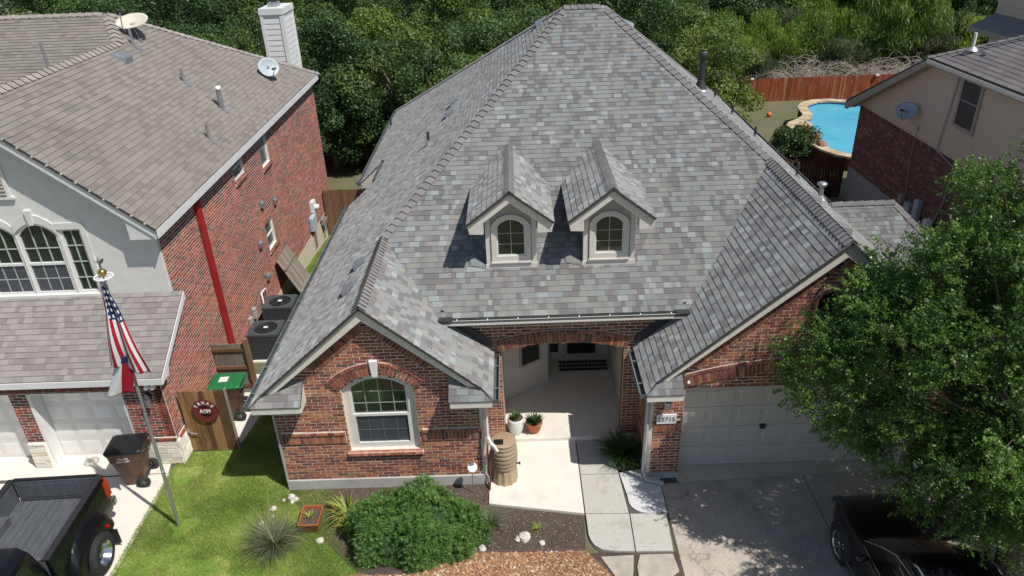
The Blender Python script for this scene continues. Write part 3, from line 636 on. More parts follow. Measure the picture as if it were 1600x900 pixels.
# flashing where the side slopes meet the porch wall
for (f, x0, x1) in ((zW, XW-.02, xwv+.05), (zG, XG+.02, xgv-.05)):
    dk = MB(); dk.extr([(x0, 13.925, f(x0)+.02), (x1, 13.925, f(x1)+.02), (x1, 13.925, f(x1)+.20), (x0, 13.925, f(x0)+.28)], (0, .02, 0))
    s_ = -1 if x0 < 0 else 1
    dk.obox((x1-.10*s_, YE-.06, ZE+.02), (1, 0, 0), (0, 1, 0), (0, 0, 1), .30, .22, .012); dk.build('flashing', M['dark'], roof)
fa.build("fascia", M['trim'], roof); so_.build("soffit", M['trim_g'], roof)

# ---- brick walls
BK = Bricks(M['brick'], M['mortar'])
WY = 12.59
WX, WA0, WA1, WZ0, WSP, WAP = -3.035, -3.79, -2.28, 1.03, 2.68, 3.0
WR = (.755**2+.32**2)/(2*.32); WC = WAP-WR
def iv_wing(z):
    a, b = -5.32, -.84
    if z > 2.45: h = (4.77-.12-z)/sL; a, b = max(a, -3.11-h), min(b, -3.11+h)
    iv = [(a, b)]
    if WZ0 < z < WSP: iv = cut(iv, WA0, WA1)
    elif WSP <= z < WAP:
        hw = math.sqrt(max(0, WR**2-(z-WC)**2)); iv = cut(iv, WX-hw, WX+hw)
    return [q for q in iv if q[1] > q[0]]
U, NF = (1, 0, 0), (0, -1, 0)
w1 = BK.wall(HO, (0, WY+.01, 0), U, NF, iv_wing, .26, 4.7)
BK.row(w1, (-5.24, WY, 1.27), (WA0-.06, WY, 1.27), NF, .225, side=-1); BK.row(w1, (WA1+.08, WY, 1.27), (-.92, WY, 1.27), NF, .225, side=-1)
BK.row(w1, (-5.24, WY, 1.50), (WA0-.06, WY, 1.50), NF, .085, bw=.13, proud=.035, side=-1); BK.row(w1, (WA1+.08, WY, 1.50), (-.92, WY, 1.50), NF, .085, bw=.13, proud=.035, side=-1)
ha = math.asin(.80/(WR+.02))
BK.arch(w1, (WX, WY, WC), U, NF, WR+.03, PI/2-ha, PI/2+ha, .22, skip=lambda a: abs(a-PI/2) < .075, proud=.03)
BK.arch(w1, (WX, WY, WC), U, NF, WR+.26, PI/2-ha*.98, PI/2+ha*.98, .085, bw=.12, skip=lambda a: abs(a-PI/2) < .075, proud=.045)
kz = WC+WR
MB().extr([(WX-.055, WY-.07, kz+.01), (WX+.055, WY-.07, kz+.01), (WX+.085, WY-.07, kz+.40), (WX-.085, WY-.07, kz+.40)], (0, .09, 0)).build("keystone", M['white'], HO, bevel=.008)
def rakerow(w, xf, zf, xa, za, y, h=.225):
    d = V((xa-xf, 0, za-zf)).normalized(); dn = V((d.z, 0, -d.x)) if d.x > 0 else V((-d.z, 0, d.x)); p0 = V((xf, y, zf))+dn*(.27+h); p1 = V((xa, y, za))+dn*(.27+h)
    sg = -1 if d.x > 0 else 1
    p1 = p1-d*(.27+h)*.85*1.0
    BK.row(w, p0+d*.25, p1, NF, h, side=sg, proud=.022)
rakerow(w1, -4.75, zL(-4.75), -3.11, 4.77, WY); rakerow(w1, -1.47, zW(-1.47), -3.11, 4.77, WY)
sl = link("window_sill", bpy.data.meshes.new("window_sill"), HO); sl.data = MB().box(WA0-.07, WA1+.07, WY-.055, WY+.12, .935, 1.02).mesh("window_sill", M['mortar'], origin(HO))
M['brick_sill'] = palette("brick_sill", [(0, (.42, .16, .10)), (.4, (.50, .24, .16)), (.7, (.34, .12, .08))], speck=.2, sscale=45)
PS = Pieces("brick", BR_V, BR_F, M['brick_sill'], 60)
for i in range(20):
    x = WA0-.06+(WA1-WA0+.12)*(i+.5)/20; PS.add(sl, (x, WY-.05, .978), (1, 0, 0), (0, -1, 0), (0, 0, 1), .07, .016, .075, NF); PS.add(sl, (x, WY+.03, 1.018), (1, 0, 0), (0, 0, 1), (0, 1, 0), .07, .014, .15, (0, -.5, .8))
PS.flush()
# right side of the wing, pier and porch arch
w2 = BK.wall(HO, (-.85, WY, 0), (0, 1, 0), (1, 0, 0), lambda z: [(0, 1.38)], .2, 2.55, name="side_wall")
PX0, PX1, PY = -.46, 2.30, 13.97
AC, AS, AA = .92, 2.60, 2.80; AR = (1.38**2+.2**2)/.4; ACZ = AA-AR
def iv_porch(z):
    iv = [(-1.75, 3.6)]
    if z < 2.55: iv = [(-.84, PX0), (PX1, 2.67)]
    elif z < AS: iv = cut(iv, PX0, PX1)
    elif z < AA: hw = math.sqrt(max(0, AR**2-(z-ACZ)**2)); iv = cut(iv, AC-hw, AC+hw)
    if 2.55 <= z: iv = [(max(a, -3.11+(4.77-z)/sL-.35), min(b, 6.09-(5.73-z)/sL+.35)) for a, b in iv]
    return [q for q in iv if q[1] > q[0]]
w3 = BK.wall(HO, (0, PY+.01, 0), U, NF, iv_porch, .10, 3.5, depth=.30, name="porch_arch_wall")
hb = math.asin(1.42/AR)
BK.arch(w3, (AC, PY, ACZ), U, NF, AR+.01, PI/2-hb, PI/2+hb, .225, bw=.08, proud=.045); BK.arch(w3, (AC, PY, ACZ), U, NF, AR+.245, PI/2-hb*.99, PI/2+hb*.99, .085, bw=.13, proud=.055)
BK.row(w3, (-1.2, PY, 3.26), (3.1, PY, 3.26), NF, .13, side=-1, bw=.09)
MB().box(AC-.04, AC+.04, PY-.065, PY+.01, AA-.01, AA+.30).build("keystone", M['w_brown'], HO)
for xx, dx in ((PX0, -1), (PX1, 1)):
    wr = BK.wall(HO, (xx, PY+.0, 0), (0, 1, 0), (-dx, 0, 0), lambda z: [(.02, .30)], .16, 2.58, name="side_wall", depth=.05)
# garage wing
GA, GB = 3.40, 8.28
VX0, VX1, VZ0, VZS = 5.84, 6.44, 3.80, 4.42
def iv_gar(z):
    a, b = 2.67, 9.62
    if z > 2.45: a = max(a, 6.09-(5.73-.12-z)/sL); b = min(b, 2.6+(8.82-.12-z)/sR)
    iv = [(a, b)]
    if z < 2.43: iv = cut(iv, GA, GB)
    if VZ0 < z < VZS: iv = cut(iv, VX0, VX1)
    elif VZS <= z < VZS+.2: hw = .30*math.sqrt(max(0, 1-((z-VZS)/.2)**2)); iv = cut(iv, 6.14-hw, 6.14+hw)
    return [q for q in iv if q[1] > q[0]]
w4 = BK.wall(HO, (0, WY+.01, 0), U, NF, iv_gar, .15, 5.7, depth=.3, name="garage_wall")
rakerow(w4, 3.1, zG(3.1), xgr, zgr, WY); rakerow(w4, 9.6, zR(9.6), xgr, zgr, WY)
GR = (2.44**2+.34**2)/(2*.34); gh = math.asin(2.44/GR); GZ = 2.55+.34-GR
BK.arch(w4, (5.84, WY, GZ), U, NF, GR-.08, PI/2-gh, PI/2+gh, .24, bw=.085, proud=.024); BK.arch(w4, (5.84, WY, GZ), U, NF, GR+.17, PI/2-gh, PI/2+gh, .08, bw=.13, proud=.035)
BK.row(w4, (2.78, WY, 1.30), (3.32, WY, 1.30), NF, .225, side=-1, bw=.09); BK.row(w4, (2.74, WY, 1.53), (3.36, WY, 1.53), NF, .085, bw=.13, proud=.03, side=-1)
for z in np.arange(VZ0, VZS+.02, .0785): BK.brick(w4, (VX0-.045, WY, z+.04), (1, 0, 0), NF, (0, 0, 1), .085, .068, .03); BK.brick(w4, (VX1+.045, WY, z+.04), (1, 0, 0), NF, (0, 0, 1), .085, .068, .03)
BK.arch(w4, (6.14, WY, VZS-.12), U, NF, .33, PI/2-1.25, PI/2+1.25, .1, proud=.03)
BK.row(w4, (VX0-.1, WY, VZ0-.09), (VX1+.1, WY, VZ0-.09), NF, .08, proud=.05, side=-1)
w5 = BK.wall(HO, (2.68, WY+.3, 0), (0, 1, 0), (-1, 0, 0), lambda z: [(-.3, 1.1)], .12, 2.55, name="side_wall", depth=.08)
w6 = BK.wall(HO, (GA-.01, WY+.02, 0), (0, 1, 0), (1, 0, 0), lambda z: [(.0, .28)], .15, 2.43, name="door_jamb_wall", depth=.05)
# plain rear and side walls that close the house
b = MB(); b.box(-5.32, -5.2, WY+.1, 23.0, .1, 2.5); b.box(-4.5, -4.4, 23.0, 25.6, -.6, 3.0); b.box(-5.32, -5.2, 25.6, 35.2, -1.8, 2.5); b.box(9.5, 9.62, WY+.3, 35.2, -1.8, 2.45); b.box(-5.32, 9.62, 35.1, 35.2, -3, 2.5); b.box(-5.32, -4.4, 22.9, 23.0, -.6, 2.45); b.box(-5.32, -4.4, 25.6, 25.7, -.6, 2.42); b.box(9.62, 12.1, 18.8, 21.8, -.6, 2.0)
b.build("side_and_rear_walls", M['brick'], HO)
# white corner trim on the left
MB().box(-5.345, -5.30, WY-.02, WY+.10, .02, 2.42).build("corner_trim", M['trim_g'], HO)
b = MB(); b.box(-5.33, -.84, WY-.04, 35, -.3, .265); b.box(-.86, -.80, WY-.04, 13.9, -.3, .21); b.box(2.64, 3.42, WY-.03, 13.9, -.3, .155); b.box(9.0, 9.65, WY-.02, 35, -3, .1); b.box(8.26, 9.65, WY-.03, 13, -.3, .155); b.build("foundation", M['found'], HO)
# attic vent louvre
lv = MB(); 
for i in range(9): lv.obox((6.14, WY+.08, VZ0+.05+i*.075), (1, 0, 0), (0, .7, .7), (0, -.7, .7), .62, .07, .012)
lv.build("attic_vent", simple('vent_black', (.015, .015, .016), .9, var=.1, spec=.1), HO, label="dark arched louvre in the garage gable")
MB().box(VX0-.05, VX1+.05, WY+.14, WY+.16, VZ0-.02, VZS+.25).build("vent_backing", simple("black", (.01, .01, .01), .9, var=0), HO)

# ---- windows
def arched_pts(x0, x1, z0, zs, rise, n=10):
    hw = (x1-x0)/2; c = (x0+x1)/2; R = (hw*hw+rise*rise)/(2*rise); a = math.asin(min(1, hw/R))
    pts = [(x0, z0), (x1, z0)]
    for i in range(n+1):
        t = a-2*a*i/n; pts.append((c+R*math.sin(t), zs+rise-R+R*math.cos(t)))
    return pts
def ring_y(b, outer, inner, y, th):
    """frame between two outlines with equal counts in the plane y"""
    n = len(outer); f = [(p[0], y, p[1]) for p in outer]+[(p[0], y, p[1]) for p in inner]; g = [(p[0], y+th, p[1]) for p in outer]+[(p[0], y+th, p[1]) for p in inner]
    fs = []
    for i in range(n):
        j = (i+1) % n; fs += [(i, j, n+j, n+i), (2*n+i, 3*n+i, 3*n+j, 2*n+j), (i, 2*n+i, 2*n+j, j), (n+i, n+j, 3*n+j, 3*n+i)]
    b.add(f+g, fs)
wf = link("front_window", bpy.data.meshes.new("front_window"), HO); b = MB(); fy = WY+.10
ring_y(b, arched_pts(WA0, WA1, WZ0, WSP, .32), arched_pts(WA0+.14, WA1-.17, WZ0+.09, WSP-.01, .24), fy, .08); wf.data = b.mesh("front_window", M['trim'], origin(HO))
gx0, gx1 = WA0+.14, WA1-.17; mz = 1.92
b = MB(); ring_y(b, arched_pts(gx0, gx1, mz, WSP-.02, .23), arched_pts(gx0+.035, gx1-.035, mz+.03, WSP-.03, .21), fy+.02, .04); ring_y(b, [(gx0, WZ0+.09), (gx1, WZ0+.09), (gx1, mz+.04), (gx0, mz+.04)], [(gx0+.04, WZ0+.15), (gx1-.04, WZ0+.15), (gx1-.04, mz-.02), (gx0+.04, mz-.02)], fy+.0, .05)
b.build("window_frame", M['vinyl'], wf)
b = MB(); b.extr([(x, fy+.05, z) for x, z in arched_pts(gx0, gx1, mz, WSP-.02, .23)], (0, .01, 0)); b.build("pane", M['glass'], wf); MB().box(gx0, gx1, fy+.04, fy+.05, WZ0+.09, mz).build("pane", M['glass_s'], wf, label="lower pane behind insect screen")
b = MB()
for i in (1, 2, 3): x = gx0+(gx1-gx0)*i/4; b.box(x-.010, x+.010, fy+.040, fy+.049, mz, WSP+.19-(.05 if i != 2 else 0))
for z in (mz+.30, mz+.60): b.box(gx0, gx1, fy+.041, fy+.050, z-.010, z+.010)
b.build("muntin", simple("muntin_olive", (.30, .33, .26), .5, var=.05), wf)
b = MB()
for i in (1, 2, 3): x = gx0+(gx1-gx0)*i/4; b.box(x-.008, x+.008, fy+.030, fy+.039, WZ0+.14, mz-.01)
b.box(gx0, gx1, fy+.031, fy+.038, 1.50, 1.517); b.build("muntin", simple("muntin_screen", (.12, .14, .17), .6, var=.05), wf)
MB().box(WA0-.05, WA1+.05, fy+.09, fy+.12, WZ0-.05, 3.05).build("window_back", bpy.data.materials["black"], wf)

# ---- garage door (16 ft, four sections of raised panels)
gd = link("garage_door", MB().box(GA-.05, GB+.05, 12.945, 12.985, .03, 2.6).mesh("garage_door", simple("door_cream", (.56, .53, .48), .6, var=.04), origin(HO)), HO)
for r in range(4):
    z0 = .04+r*.545
    MB().box(GA-.03, GB+.03, 12.93, 12.945, z0, z0+.535).build("door_section", bpy.data.materials["door_cream"], gd)
    for c in range(8):
        x0 = GA+.07+c*.605; b = MB(); b.add([(x0, 12.93, z0+.08), (x0+.52, 12.93, z0+.08), (x0+.52, 12.93, z0+.455), (x0, 12.93, z0+.455), (x0+.045, 12.912, z0+.125), (x0+.475, 12.912, z0+.125), (x0+.475, 12.912, z0+.41), (x0+.045, 12.912, z0+.41)], [(0, 1, 5, 4), (1, 2, 6, 5), (2, 3, 7, 6), (3, 0, 4, 7), (4, 5, 6, 7)])
        b.build("door_panel", bpy.data.materials["door_cream"], gd)
MB().box(5.2, 5.32, 12.88, 12.93, 1.05, 1.16).build("door_handle", M['dark'], gd)
b = MB(); b.box(GA, GB, 12.60, 12.93, 2.425, 2.44); b.box(GA, GB, 12.90, 12.93, 2.2, 2.43); b.build("door_header", M['trim_t'], HO)

# ---- porch interior
b = MB(); b.box(-.60, -.46, 14.27, 18.2, .1, 3.2); b.box(2.40, 2.55, 14.27, 18.2, .1, 3.2); b.box(-.6, 2.6, 17.35, 17.5, .1, 3.2)
b.prism([(-.46, 15.36), (.68, 16.15), (.68, 17.4), (-.46, 17.4)], .1, 3.2); b.build("porch_walls", M['porchw'], HO)
MB().box(-.6, 2.6, 14.2, 17.6, 3.15, 3.2).build("porch_ceiling", M['porchw'], HO)
MB().box(-.458, -.446, 14.9, 14.93, .16, 3.0).build("corner_bead", M['trim_t'], HO)
d = V((.68+.46, 16.15-15.36, 0)).normalized(); nn = V((d.y, -d.x, 0)); p = V((-.46, 15.36, 0))
b = MB(); b.obox(p+d*.80+nn*.02+V((0, 0, 1.55)), d, nn, (0, 0, 1), .66, .04, 1.1); sw = b.build("side_light", M['trim_t'], HO); MB().obox(p+d*.80+nn*.043+V((0, 0, 1.55)), d, nn, (0, 0, 1), .54, .01, .98).build("pane", M['glass'], sw)
fd = MB().box(1.15, 2.15, 17.29, 17.35, .16, 2.25).build("front_door", simple("door_grey", (.40, .37, .33), .5, var=.05), HO)
MB().box(1.26, 2.04, 17.275, 17.29, .30, 2.12).build("pane", M['glass'], fd); MB().box(1.19, 1.23, 17.22, 17.29, 1.1, 1.2).build("handle", M['dark'], fd)
MB().box(.80, 1.02, 17.30, 17.35, .35, 2.1).build("side_light", M['glass'], HO)

# ---- dormers
def dormer(cx, face_x0, face_x1, label):
    y0, yr = 14.85, 14.50; ap, ft = 6.20, 5.49; hw = .93; s = (ap-ft)/hw
    D = link("dormer", bpy.data.meshes.new("dormer"), HO, None, label); off = origin(HO)
    b = MB(); f0, f1 = face_x0+.03, face_x1-.03; zw = ap-s*(cx-f0)-.1
    b.extr([(f0, y0+.02, zF(y0)-.1), (f1, y0+.02, zF(y0)-.1), (f1, y0+.02, zw), (cx, y0+.02, ap-.1), (f0, y0+.02, zw)], (0, 3.2, 0)); D.data = b.mesh("dormer", simple("dormer_siding", (.52, .50, .45), .7, var=.04) if "dormer_siding" not in bpy.data.materials else bpy.data.materials["dormer_siding"], off)
    zd = lambda x: ap-s*abs(x-cx); yv = lambda z: YE+(z-ZE)/sF
    yfr = yr-.05
    for sg in (-1, 1):
        xf = cx+sg*hw
        RS.plane([[(cx, yfr, ap), (xf, yfr, ft), (xf, yv(ft), ft), (cx, yv(ap), ap)]], (0, 1, 0), (-sg, 0, s), par=D, lift=.01)
        # lower half of the fascia, its box return and the soffit
        t = MB(); t.extr([(cx, yr, ap-.05), (xf, yr, ft-.05), (xf-sg*.05, yr, ft-.21), (cx, yr, ap-.25)], (0, .03, 0)); t.build("fascia", M['trim'], D)
        t = MB(); xe = (face_x0-.02) if sg < 0 else (face_x1+.02)
        t.extr([(xf-sg*.04, yr+.004, ft-.235), (xe, yr+.004, ft-.25), (xe, yr+.004, zd(xe)-.2), (xf-sg*.03, yr+.004, ft-.10)], (0, .34, 0)); t.build("box_return", M['trim'], D)
        t = MB(); xt = face_x0 if sg < 0 else face_x1
        t.box(xt-.0 if sg > 0 else xt-.0, xt+(.0), y0, y0, 0, 0) if False else t.box(min(xt, xt-sg*.11), max(xt, xt-sg*.11), y0-.025, y0+.05, zF(y0)-.08, zd(xt)-.15); t.build("corner_board", M['trim'], D)
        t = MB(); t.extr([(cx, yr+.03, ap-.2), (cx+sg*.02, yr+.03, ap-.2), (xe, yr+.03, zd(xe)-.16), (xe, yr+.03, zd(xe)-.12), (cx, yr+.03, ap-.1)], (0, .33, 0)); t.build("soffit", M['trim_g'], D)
        t = MB(); t.box(min(xt+sg*.0, xt-sg*.02), max(xt, xt-sg*.02), y0+.05, yv(5.3), 4.3, 5.35) if False else None
    RS.ridge((cx, yfr, ap+.01), (cx, yv(ap)+.1, ap+.01), un((-s, 0, 1)), un((s, 0, 1)), step=.135, wid=.12, par=D, hi=.030)
    # flashing at the foot
    t = MB(); t.box(face_x0-.02, face_x1+.02, y0-.035, y0+.01, zF(y0)-.02, zF(y0)+.09); t.build("base_board", M['trim'], D)
    g0, g1 = (f0+f1)/2-.285, (f0+f1)/2+.285; wz0, wzs = 4.60, 5.28
    w = MB(); ring_y(w, arched_pts(g0-.15, g1+.15, wz0-.17, wzs+.01, .27), arched_pts(g0-.03, g1+.03, wz0-.03, wzs, .17), y0-.055, .075); w.build("window_casing", M['trim'], D)
    w = MB(); ring_y(w, arched_pts(g0-.032, g1+.032, wz0-.032, wzs, .17), arched_pts(g0, g1, wz0, wzs, .15), y0-.035, .05); w.build("window_frame", M['vinyl'], D)
    w = MB(); w.extr([(x, y0-.012, z) for x, z in arched_pts(g0, g1, wz0, wzs, .15)], (0, .01, 0)); w.build("pane", M['glass'], D)
    mm = bpy.data.materials["muntin_olive"]
    w = MB(); c = (g0+g1)/2; w.box(c-.008, c+.008, y0-.022, y0-.013, wz0, wzs+.145); w.box(g0, g1, y0-.021, y0-.014, wz0+.245, wz0+.26); w.box(g0, g1, y0-.021, y0-.014, wz0+.50, wz0+.515); w.build("muntin", M['trim_g'], D)
    w = MB(); w.box(g0-.17, g1+.17, y0-.075, y0+.0, wz0-.20, wz0-.165); w.build("sill", M['trim'], D)
    # little turned-up flashing shingle at the left foot
    t = MB(); x = face_x0; t.add([(x-.02, y0-.05, zF(y0-.05)+.02), (x-.36, y0+.02, zF(y0+.02)+.03), (x-.40, y0+.20, zF(y0+.20)+.04), (x-.30, y0+.26, zF(y0+.26)+.05), (x-.02, y0-.02, zF(y0)+.06)], [(0, 1, 2, 3, 4)]); t.build("step_flashing", M['shingle'], D)
dormer(-.15, -.71, .41, "left dormer above the porch, its dark window reflecting green")
dormer(2.02, 1.44, 2.58, "right dormer above the porch, its window reflecting brown brick")

# ---- roof vents
def vent(cx, cy, f, up, al, label=None, size=1.0, m=None):
    """low slant-back vent on a slope"""
    up, al = V(up).normalized(), V(al).normalized(); n = al.cross(up).normalized()
    if n.z < 0: n = -n
    c = V((cx, cy, f)); b = MB(); s = size
    P = lambda a, u, h: c+al*a*s+up*u*s+n*h*s
    b.add([P(-.20, -.15, .02), (P(.20, -.15, .02)), P(.20, .25, .02), P(-.20, .25, .02), P(-.15, -.1, .14), P(.15, -.1, .14), P(.15, .2, .05), P(-.15, .2, .05)], [(0, 1, 2, 3), (4, 5, 6, 7), (1, 2, 6, 5), (2, 3, 7, 6), (3, 0, 4, 7)])
    o = b.build("roof_vent", m or M['galv'], HO, label=label); MB().obox(P(0, -.105, .075), al, up, n, .3*s, .02, .10*s).build("vent_mouth", bpy.data.materials["black"], o)
upL, upR = (1, 0, sL), (-1, 0, sR)
for (x, y) in ((-1.88, 23.5), (-1.95, 22.4), (-3.62, 15.15), (-3.66, 14.0), (.87, 22.9)): vent(x, y, zL(x), upL, (0, 1, 0), size=.9)
for (x, y) in ((6.95, 16.2), (6.6, 13.75), (3.7, 24.3)): vent(x, y, zR(x), upR, (0, 1, 0), size=.95)
def pipe(x, y, z, h, r=.04, name="vent_pipe", mat=None, label=None, lean=0):
    b = MB(); b.tube([(x, y, z-.1), (x+lean, y, z+h)], r, 10); o = b.build(name, mat or M['dark'], HO, label=label); MB().lathe([(r*2.6, -.03), (r*1.3, .07), (r*1.15, .12)], (x, y, z), n=12).build("pipe_boot", M['galv'], o); return o
for (x, y, h) in ((-2.5, 21.0, .35), (-5.3, 31.5, .4)): pipe(x, y, zL(x), h)
for (x, y, h) in ((7.5, 27.5, .4), (7.4, 24.8, .35), (7.5, 22.5, .35), (8.0, 20.0, .45)): pipe(x, y, zR(x), h)
o = pipe(5.85, 23.2, zR(5.85), 1.0, .10, label="tall dark flue pipe on the right slope"); b = MB(); b.lathe([(.10, .92), (.15, .96), (.15, 1.12), (.10, 1.16)], (5.85, 23.2, zR(5.85)), n=14); b.build("flue_cap", M['dark'], o); MB().lathe([(.2, .02), (.13, .22), (.11, .3)], (5.85, 23.2, zR(5.85)), n=12).build("flue_collar", M['dark'], o)
o = pipe(8.95, 20.4, zR(8.95), .45, .07, mat=M['galv'], label="short flue with a domed steel cap"); MB().lathe([(.12, .38), (.14, .40), (.14, .46), (.08, .49), (0, .49)], (8.95, 20.4, zR(8.95)), n=16).build("flue_cap", M['galv'], o)
MB().ball((3.02, 15.85, zF(15.85)+.03), .16, .09, .06, 10, 6).build("roof_vent", M['gutter'], HO)
# downspouts
def downspout(pts, mat, r=.045):
    b = MB(); b.tube(pts, r, 6, smooth=False); return b.build("downspout", mat, HO)
downspout([(-.80, 12.50, 2.46), (-.80, 12.50, 1.42), (-.74, 12.42, 1.28), (-.66, 12.38, 1.22), (-.60, 12.36, 1.10)], M['trim'])
downspout([(2.62, 12.50, 2.46), (2.60, 12.50, .30), (2.66, 12.42, .12), (3.02, 12.30, .09)], M['trim_g'], .05)
# address plaque
pq = MB().box(2.83, 3.25, WY-.045, WY-.01, 1.545, 1.79).build("address_plaque", M['white'], HO, bevel=.006)
def text_mesh(txt, size, name, mat, parent, loc, rot, extrude=.004, align='CENTER', label=None, space=1.0, bold=0.0):
    cu = bpy.data.curves.new(name, 'FONT'); cu.body = txt; cu.size = size; cu.extrude = extrude; cu.align_x = align; cu.align_y = 'CENTER'; cu.space_character = space; cu.offset = bold
    o = bpy.data.objects.new(name, cu); COL.objects.link(o); bpy.context.view_layer.update()
    me = bpy.data.meshes.new_from_object(o.evaluated_get(bpy.context.evaluated_depsgraph_get())); bpy.data.objects.remove(o); me.materials.clear(); me.materials.append(mat)
    q = link(name, me, parent, None, label); q.location = V(loc)-origin(parent) if parent else V(loc); q.rotation_euler = rot; return q
text_mesh("25715", .150, "number", simple("ink", (.04, .06, .09), .5, var=0), pq, (3.04, WY-.05, 1.665), (PI/2, 0, 0), .003, bold=.0)
# lanterns
def lantern(x, y, z, label, par=None):
    b = MB(); b.box(x-.05, x+.05, y+.06, y+.13, z+.0, z+.16); b.tube([(x, y+.08, z+.12), (x, y+.03, z+.22), (x, y, z+.18)], .012, 6)
    o = b.build("wall_lantern", M['dark'], par or HO, label=label)
    MB().lathe([(.0, .20), (.03, .18), (.085, .10), (.085, .09)], (x, y, z), n=6, smooth=False).build("lantern_roof", M['dark'], o); MB().lathe([(.05, -.14), (.078, .09)], (x, y, z), n=6, smooth=False).build("lantern_glass", M['galv'], o)
lantern(3.02, 12.45, 2.12, "black lantern above the house number")
b = MB(); b.ball((3.43, WY-.06, 2.62), .035, .035, .045); b.tube([(3.43, WY, 2.62), (3.43, WY-.06, 2.62)], .02); b.build("security_light", M['white'], HO)
BK.P.flush(); RS.flush()
# ================================================================== LEFT NEIGHBOUR
HL = thing("brick_house", (-11.5, 14, 0), "two-storey red brick house on the left with white stucco gable front and brown-grey shingle roof", "house")
lroof = link("roof", bpy.data.meshes.new("roof"), HL); SX = .82
def z1(x): return 5.50+SX*(-7.85-x)
xr, yr0, yrb = -11.25, 14.85, 22.04
A = (-12.02, 23.39, 8.92)
RL = RoofSet(lroof, M['shingle_l'], M['deck'], 230, expo=.143, thick=.017, widths=(.18, .25, .33, .4))
q = lambda x, y: (x, y, z1(x))
RL.plane([[q(-7.85, 14.8), q(-7.85, yrb), q(xr, yrb), q(xr, 14.8)], [q(-7.85, yrb), q(-7.85, 30.5), A, q(xr, yrb)]], (0, 1, 0), (-1, 0, SX))
RL.plane([[A, (-25, 23.39, 8.92), (-25, 14.8, 4.9), (-15.4, 14.8, 4.9)], [A, (-15.4, 14.8, 4.9), (xr, yrb, z1(xr))]], (1, 0, 0), (0, 1, .467))
MB().add([(xr, 14.8, 8.27), (xr, yrb, 8.27), (-15.4, 14.8, 4.87)], [(0, 1, 2)]).add([A, (-25, 23.39, 8.92), (-25, 30.5, 5.6), (-7.85, 30.5, 5.48)], [(0, 1, 2, 3)]).build("far_roof_slopes", M['shingle_l'], lroof)
n1 = un((SX, 0, 1)); n2 = un((0, -.467, 1)); n3 = un((-SX, 0, 1)); n4 = un((0, .467, 1))
M['cap_l'] = palette("ridge_cap_left", [(0, (.30, .27, .245)), (.5, (.33, .30, .275))], speck=.25, sscale=110, bump=.4, bdist=.004)
for args in (((xr, 14.8, z1(xr)), (xr, yrb, z1(xr)), n1, n3), ((xr, yrb, z1(xr)), A, n1, n2), ((-22, 23.39, 8.92), A, n2, n4), ((-7.85, 30.5, 5.5), A, n4, n1)): RL.ridge(*args, step=.24, wid=.15, mat=M['cap_l'])
# skirt roof over the garage doors
RS2 = RoofSet(link("garage_roof", bpy.data.meshes.new("garage_roof"), HL), M['shingle_s'], M['deck'], 60, expo=.143, thick=.016, widths=(.12, .16, .21, .27))
sk = [(-16, 13.42, 2.56), (-7.93, 13.42, 2.56), (-7.82, 15.16, 3.80), (-16, 15.16, 3.80)]
RS2.plane([sk], (1, 0, 0), (0, 1.74, 1.24))
b = MB(); b.box(-16, -7.92, 13.39, 13.42, 2.40, 2.55); b.extr([(-7.94, 13.42, 2.40), (-7.94, 13.42, 2.54), (-7.83, 15.16, 3.78), (-7.83, 15.16, 3.62)], (.03, 0, 0)); b.box(-16, -7.95, 13.42, 13.75, 2.40, 2.42)
b.extr([(-7.95, 13.42, 2.41), (-7.95, 13.75, 2.41), (-7.95, 13.95, 2.7), (-7.95, 13.6, 2.6)], (.02, 0, 0)); b.build("garage_fascia", M['trim_w'], HL)
# fascia of the main roof
b = MB()
for (x0, x1) in ((-7.88, xr),):
    b.extr([(x0, 14.83, z1(x0)-.05), (x1, 14.83, z1(x1)-.05), (x1, 14.83, z1(x1)-.27), (x0-.06, 14.83, z1(x0)-.22)], (0, .03, 0))
b.extr([(xr, 14.83, 8.24), (-15.4, 14.83, 4.85), (-15.4, 14.83, 4.62), (xr, 14.83, 8.0)], (0, .03, 0)); b.box(-7.87, -7.84, 14.83, 30.5, 5.28, 5.47)
b.extr([(-7.9, 14.86, 5.25), (-8.5, 14.86, 5.25), (-8.5, 14.86, 5.85), (-7.9, 14.86, 5.40)], (0, .28, 0)); b.box(-8.1, -7.87, 15.15, 30.4, 5.27, 5.29); b.build("fascia", M['trim_w'], lroof)
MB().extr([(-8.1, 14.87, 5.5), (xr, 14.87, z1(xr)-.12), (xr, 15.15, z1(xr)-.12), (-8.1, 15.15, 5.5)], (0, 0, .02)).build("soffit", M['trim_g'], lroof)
for i in range(14):
    x = -8.05-i*.24; MB().box(x-.02, x+.02, 14.79, 14.83, z1(x)-.035, z1(x)-.0).build("roof_clip", M['trim_w'], lroof)
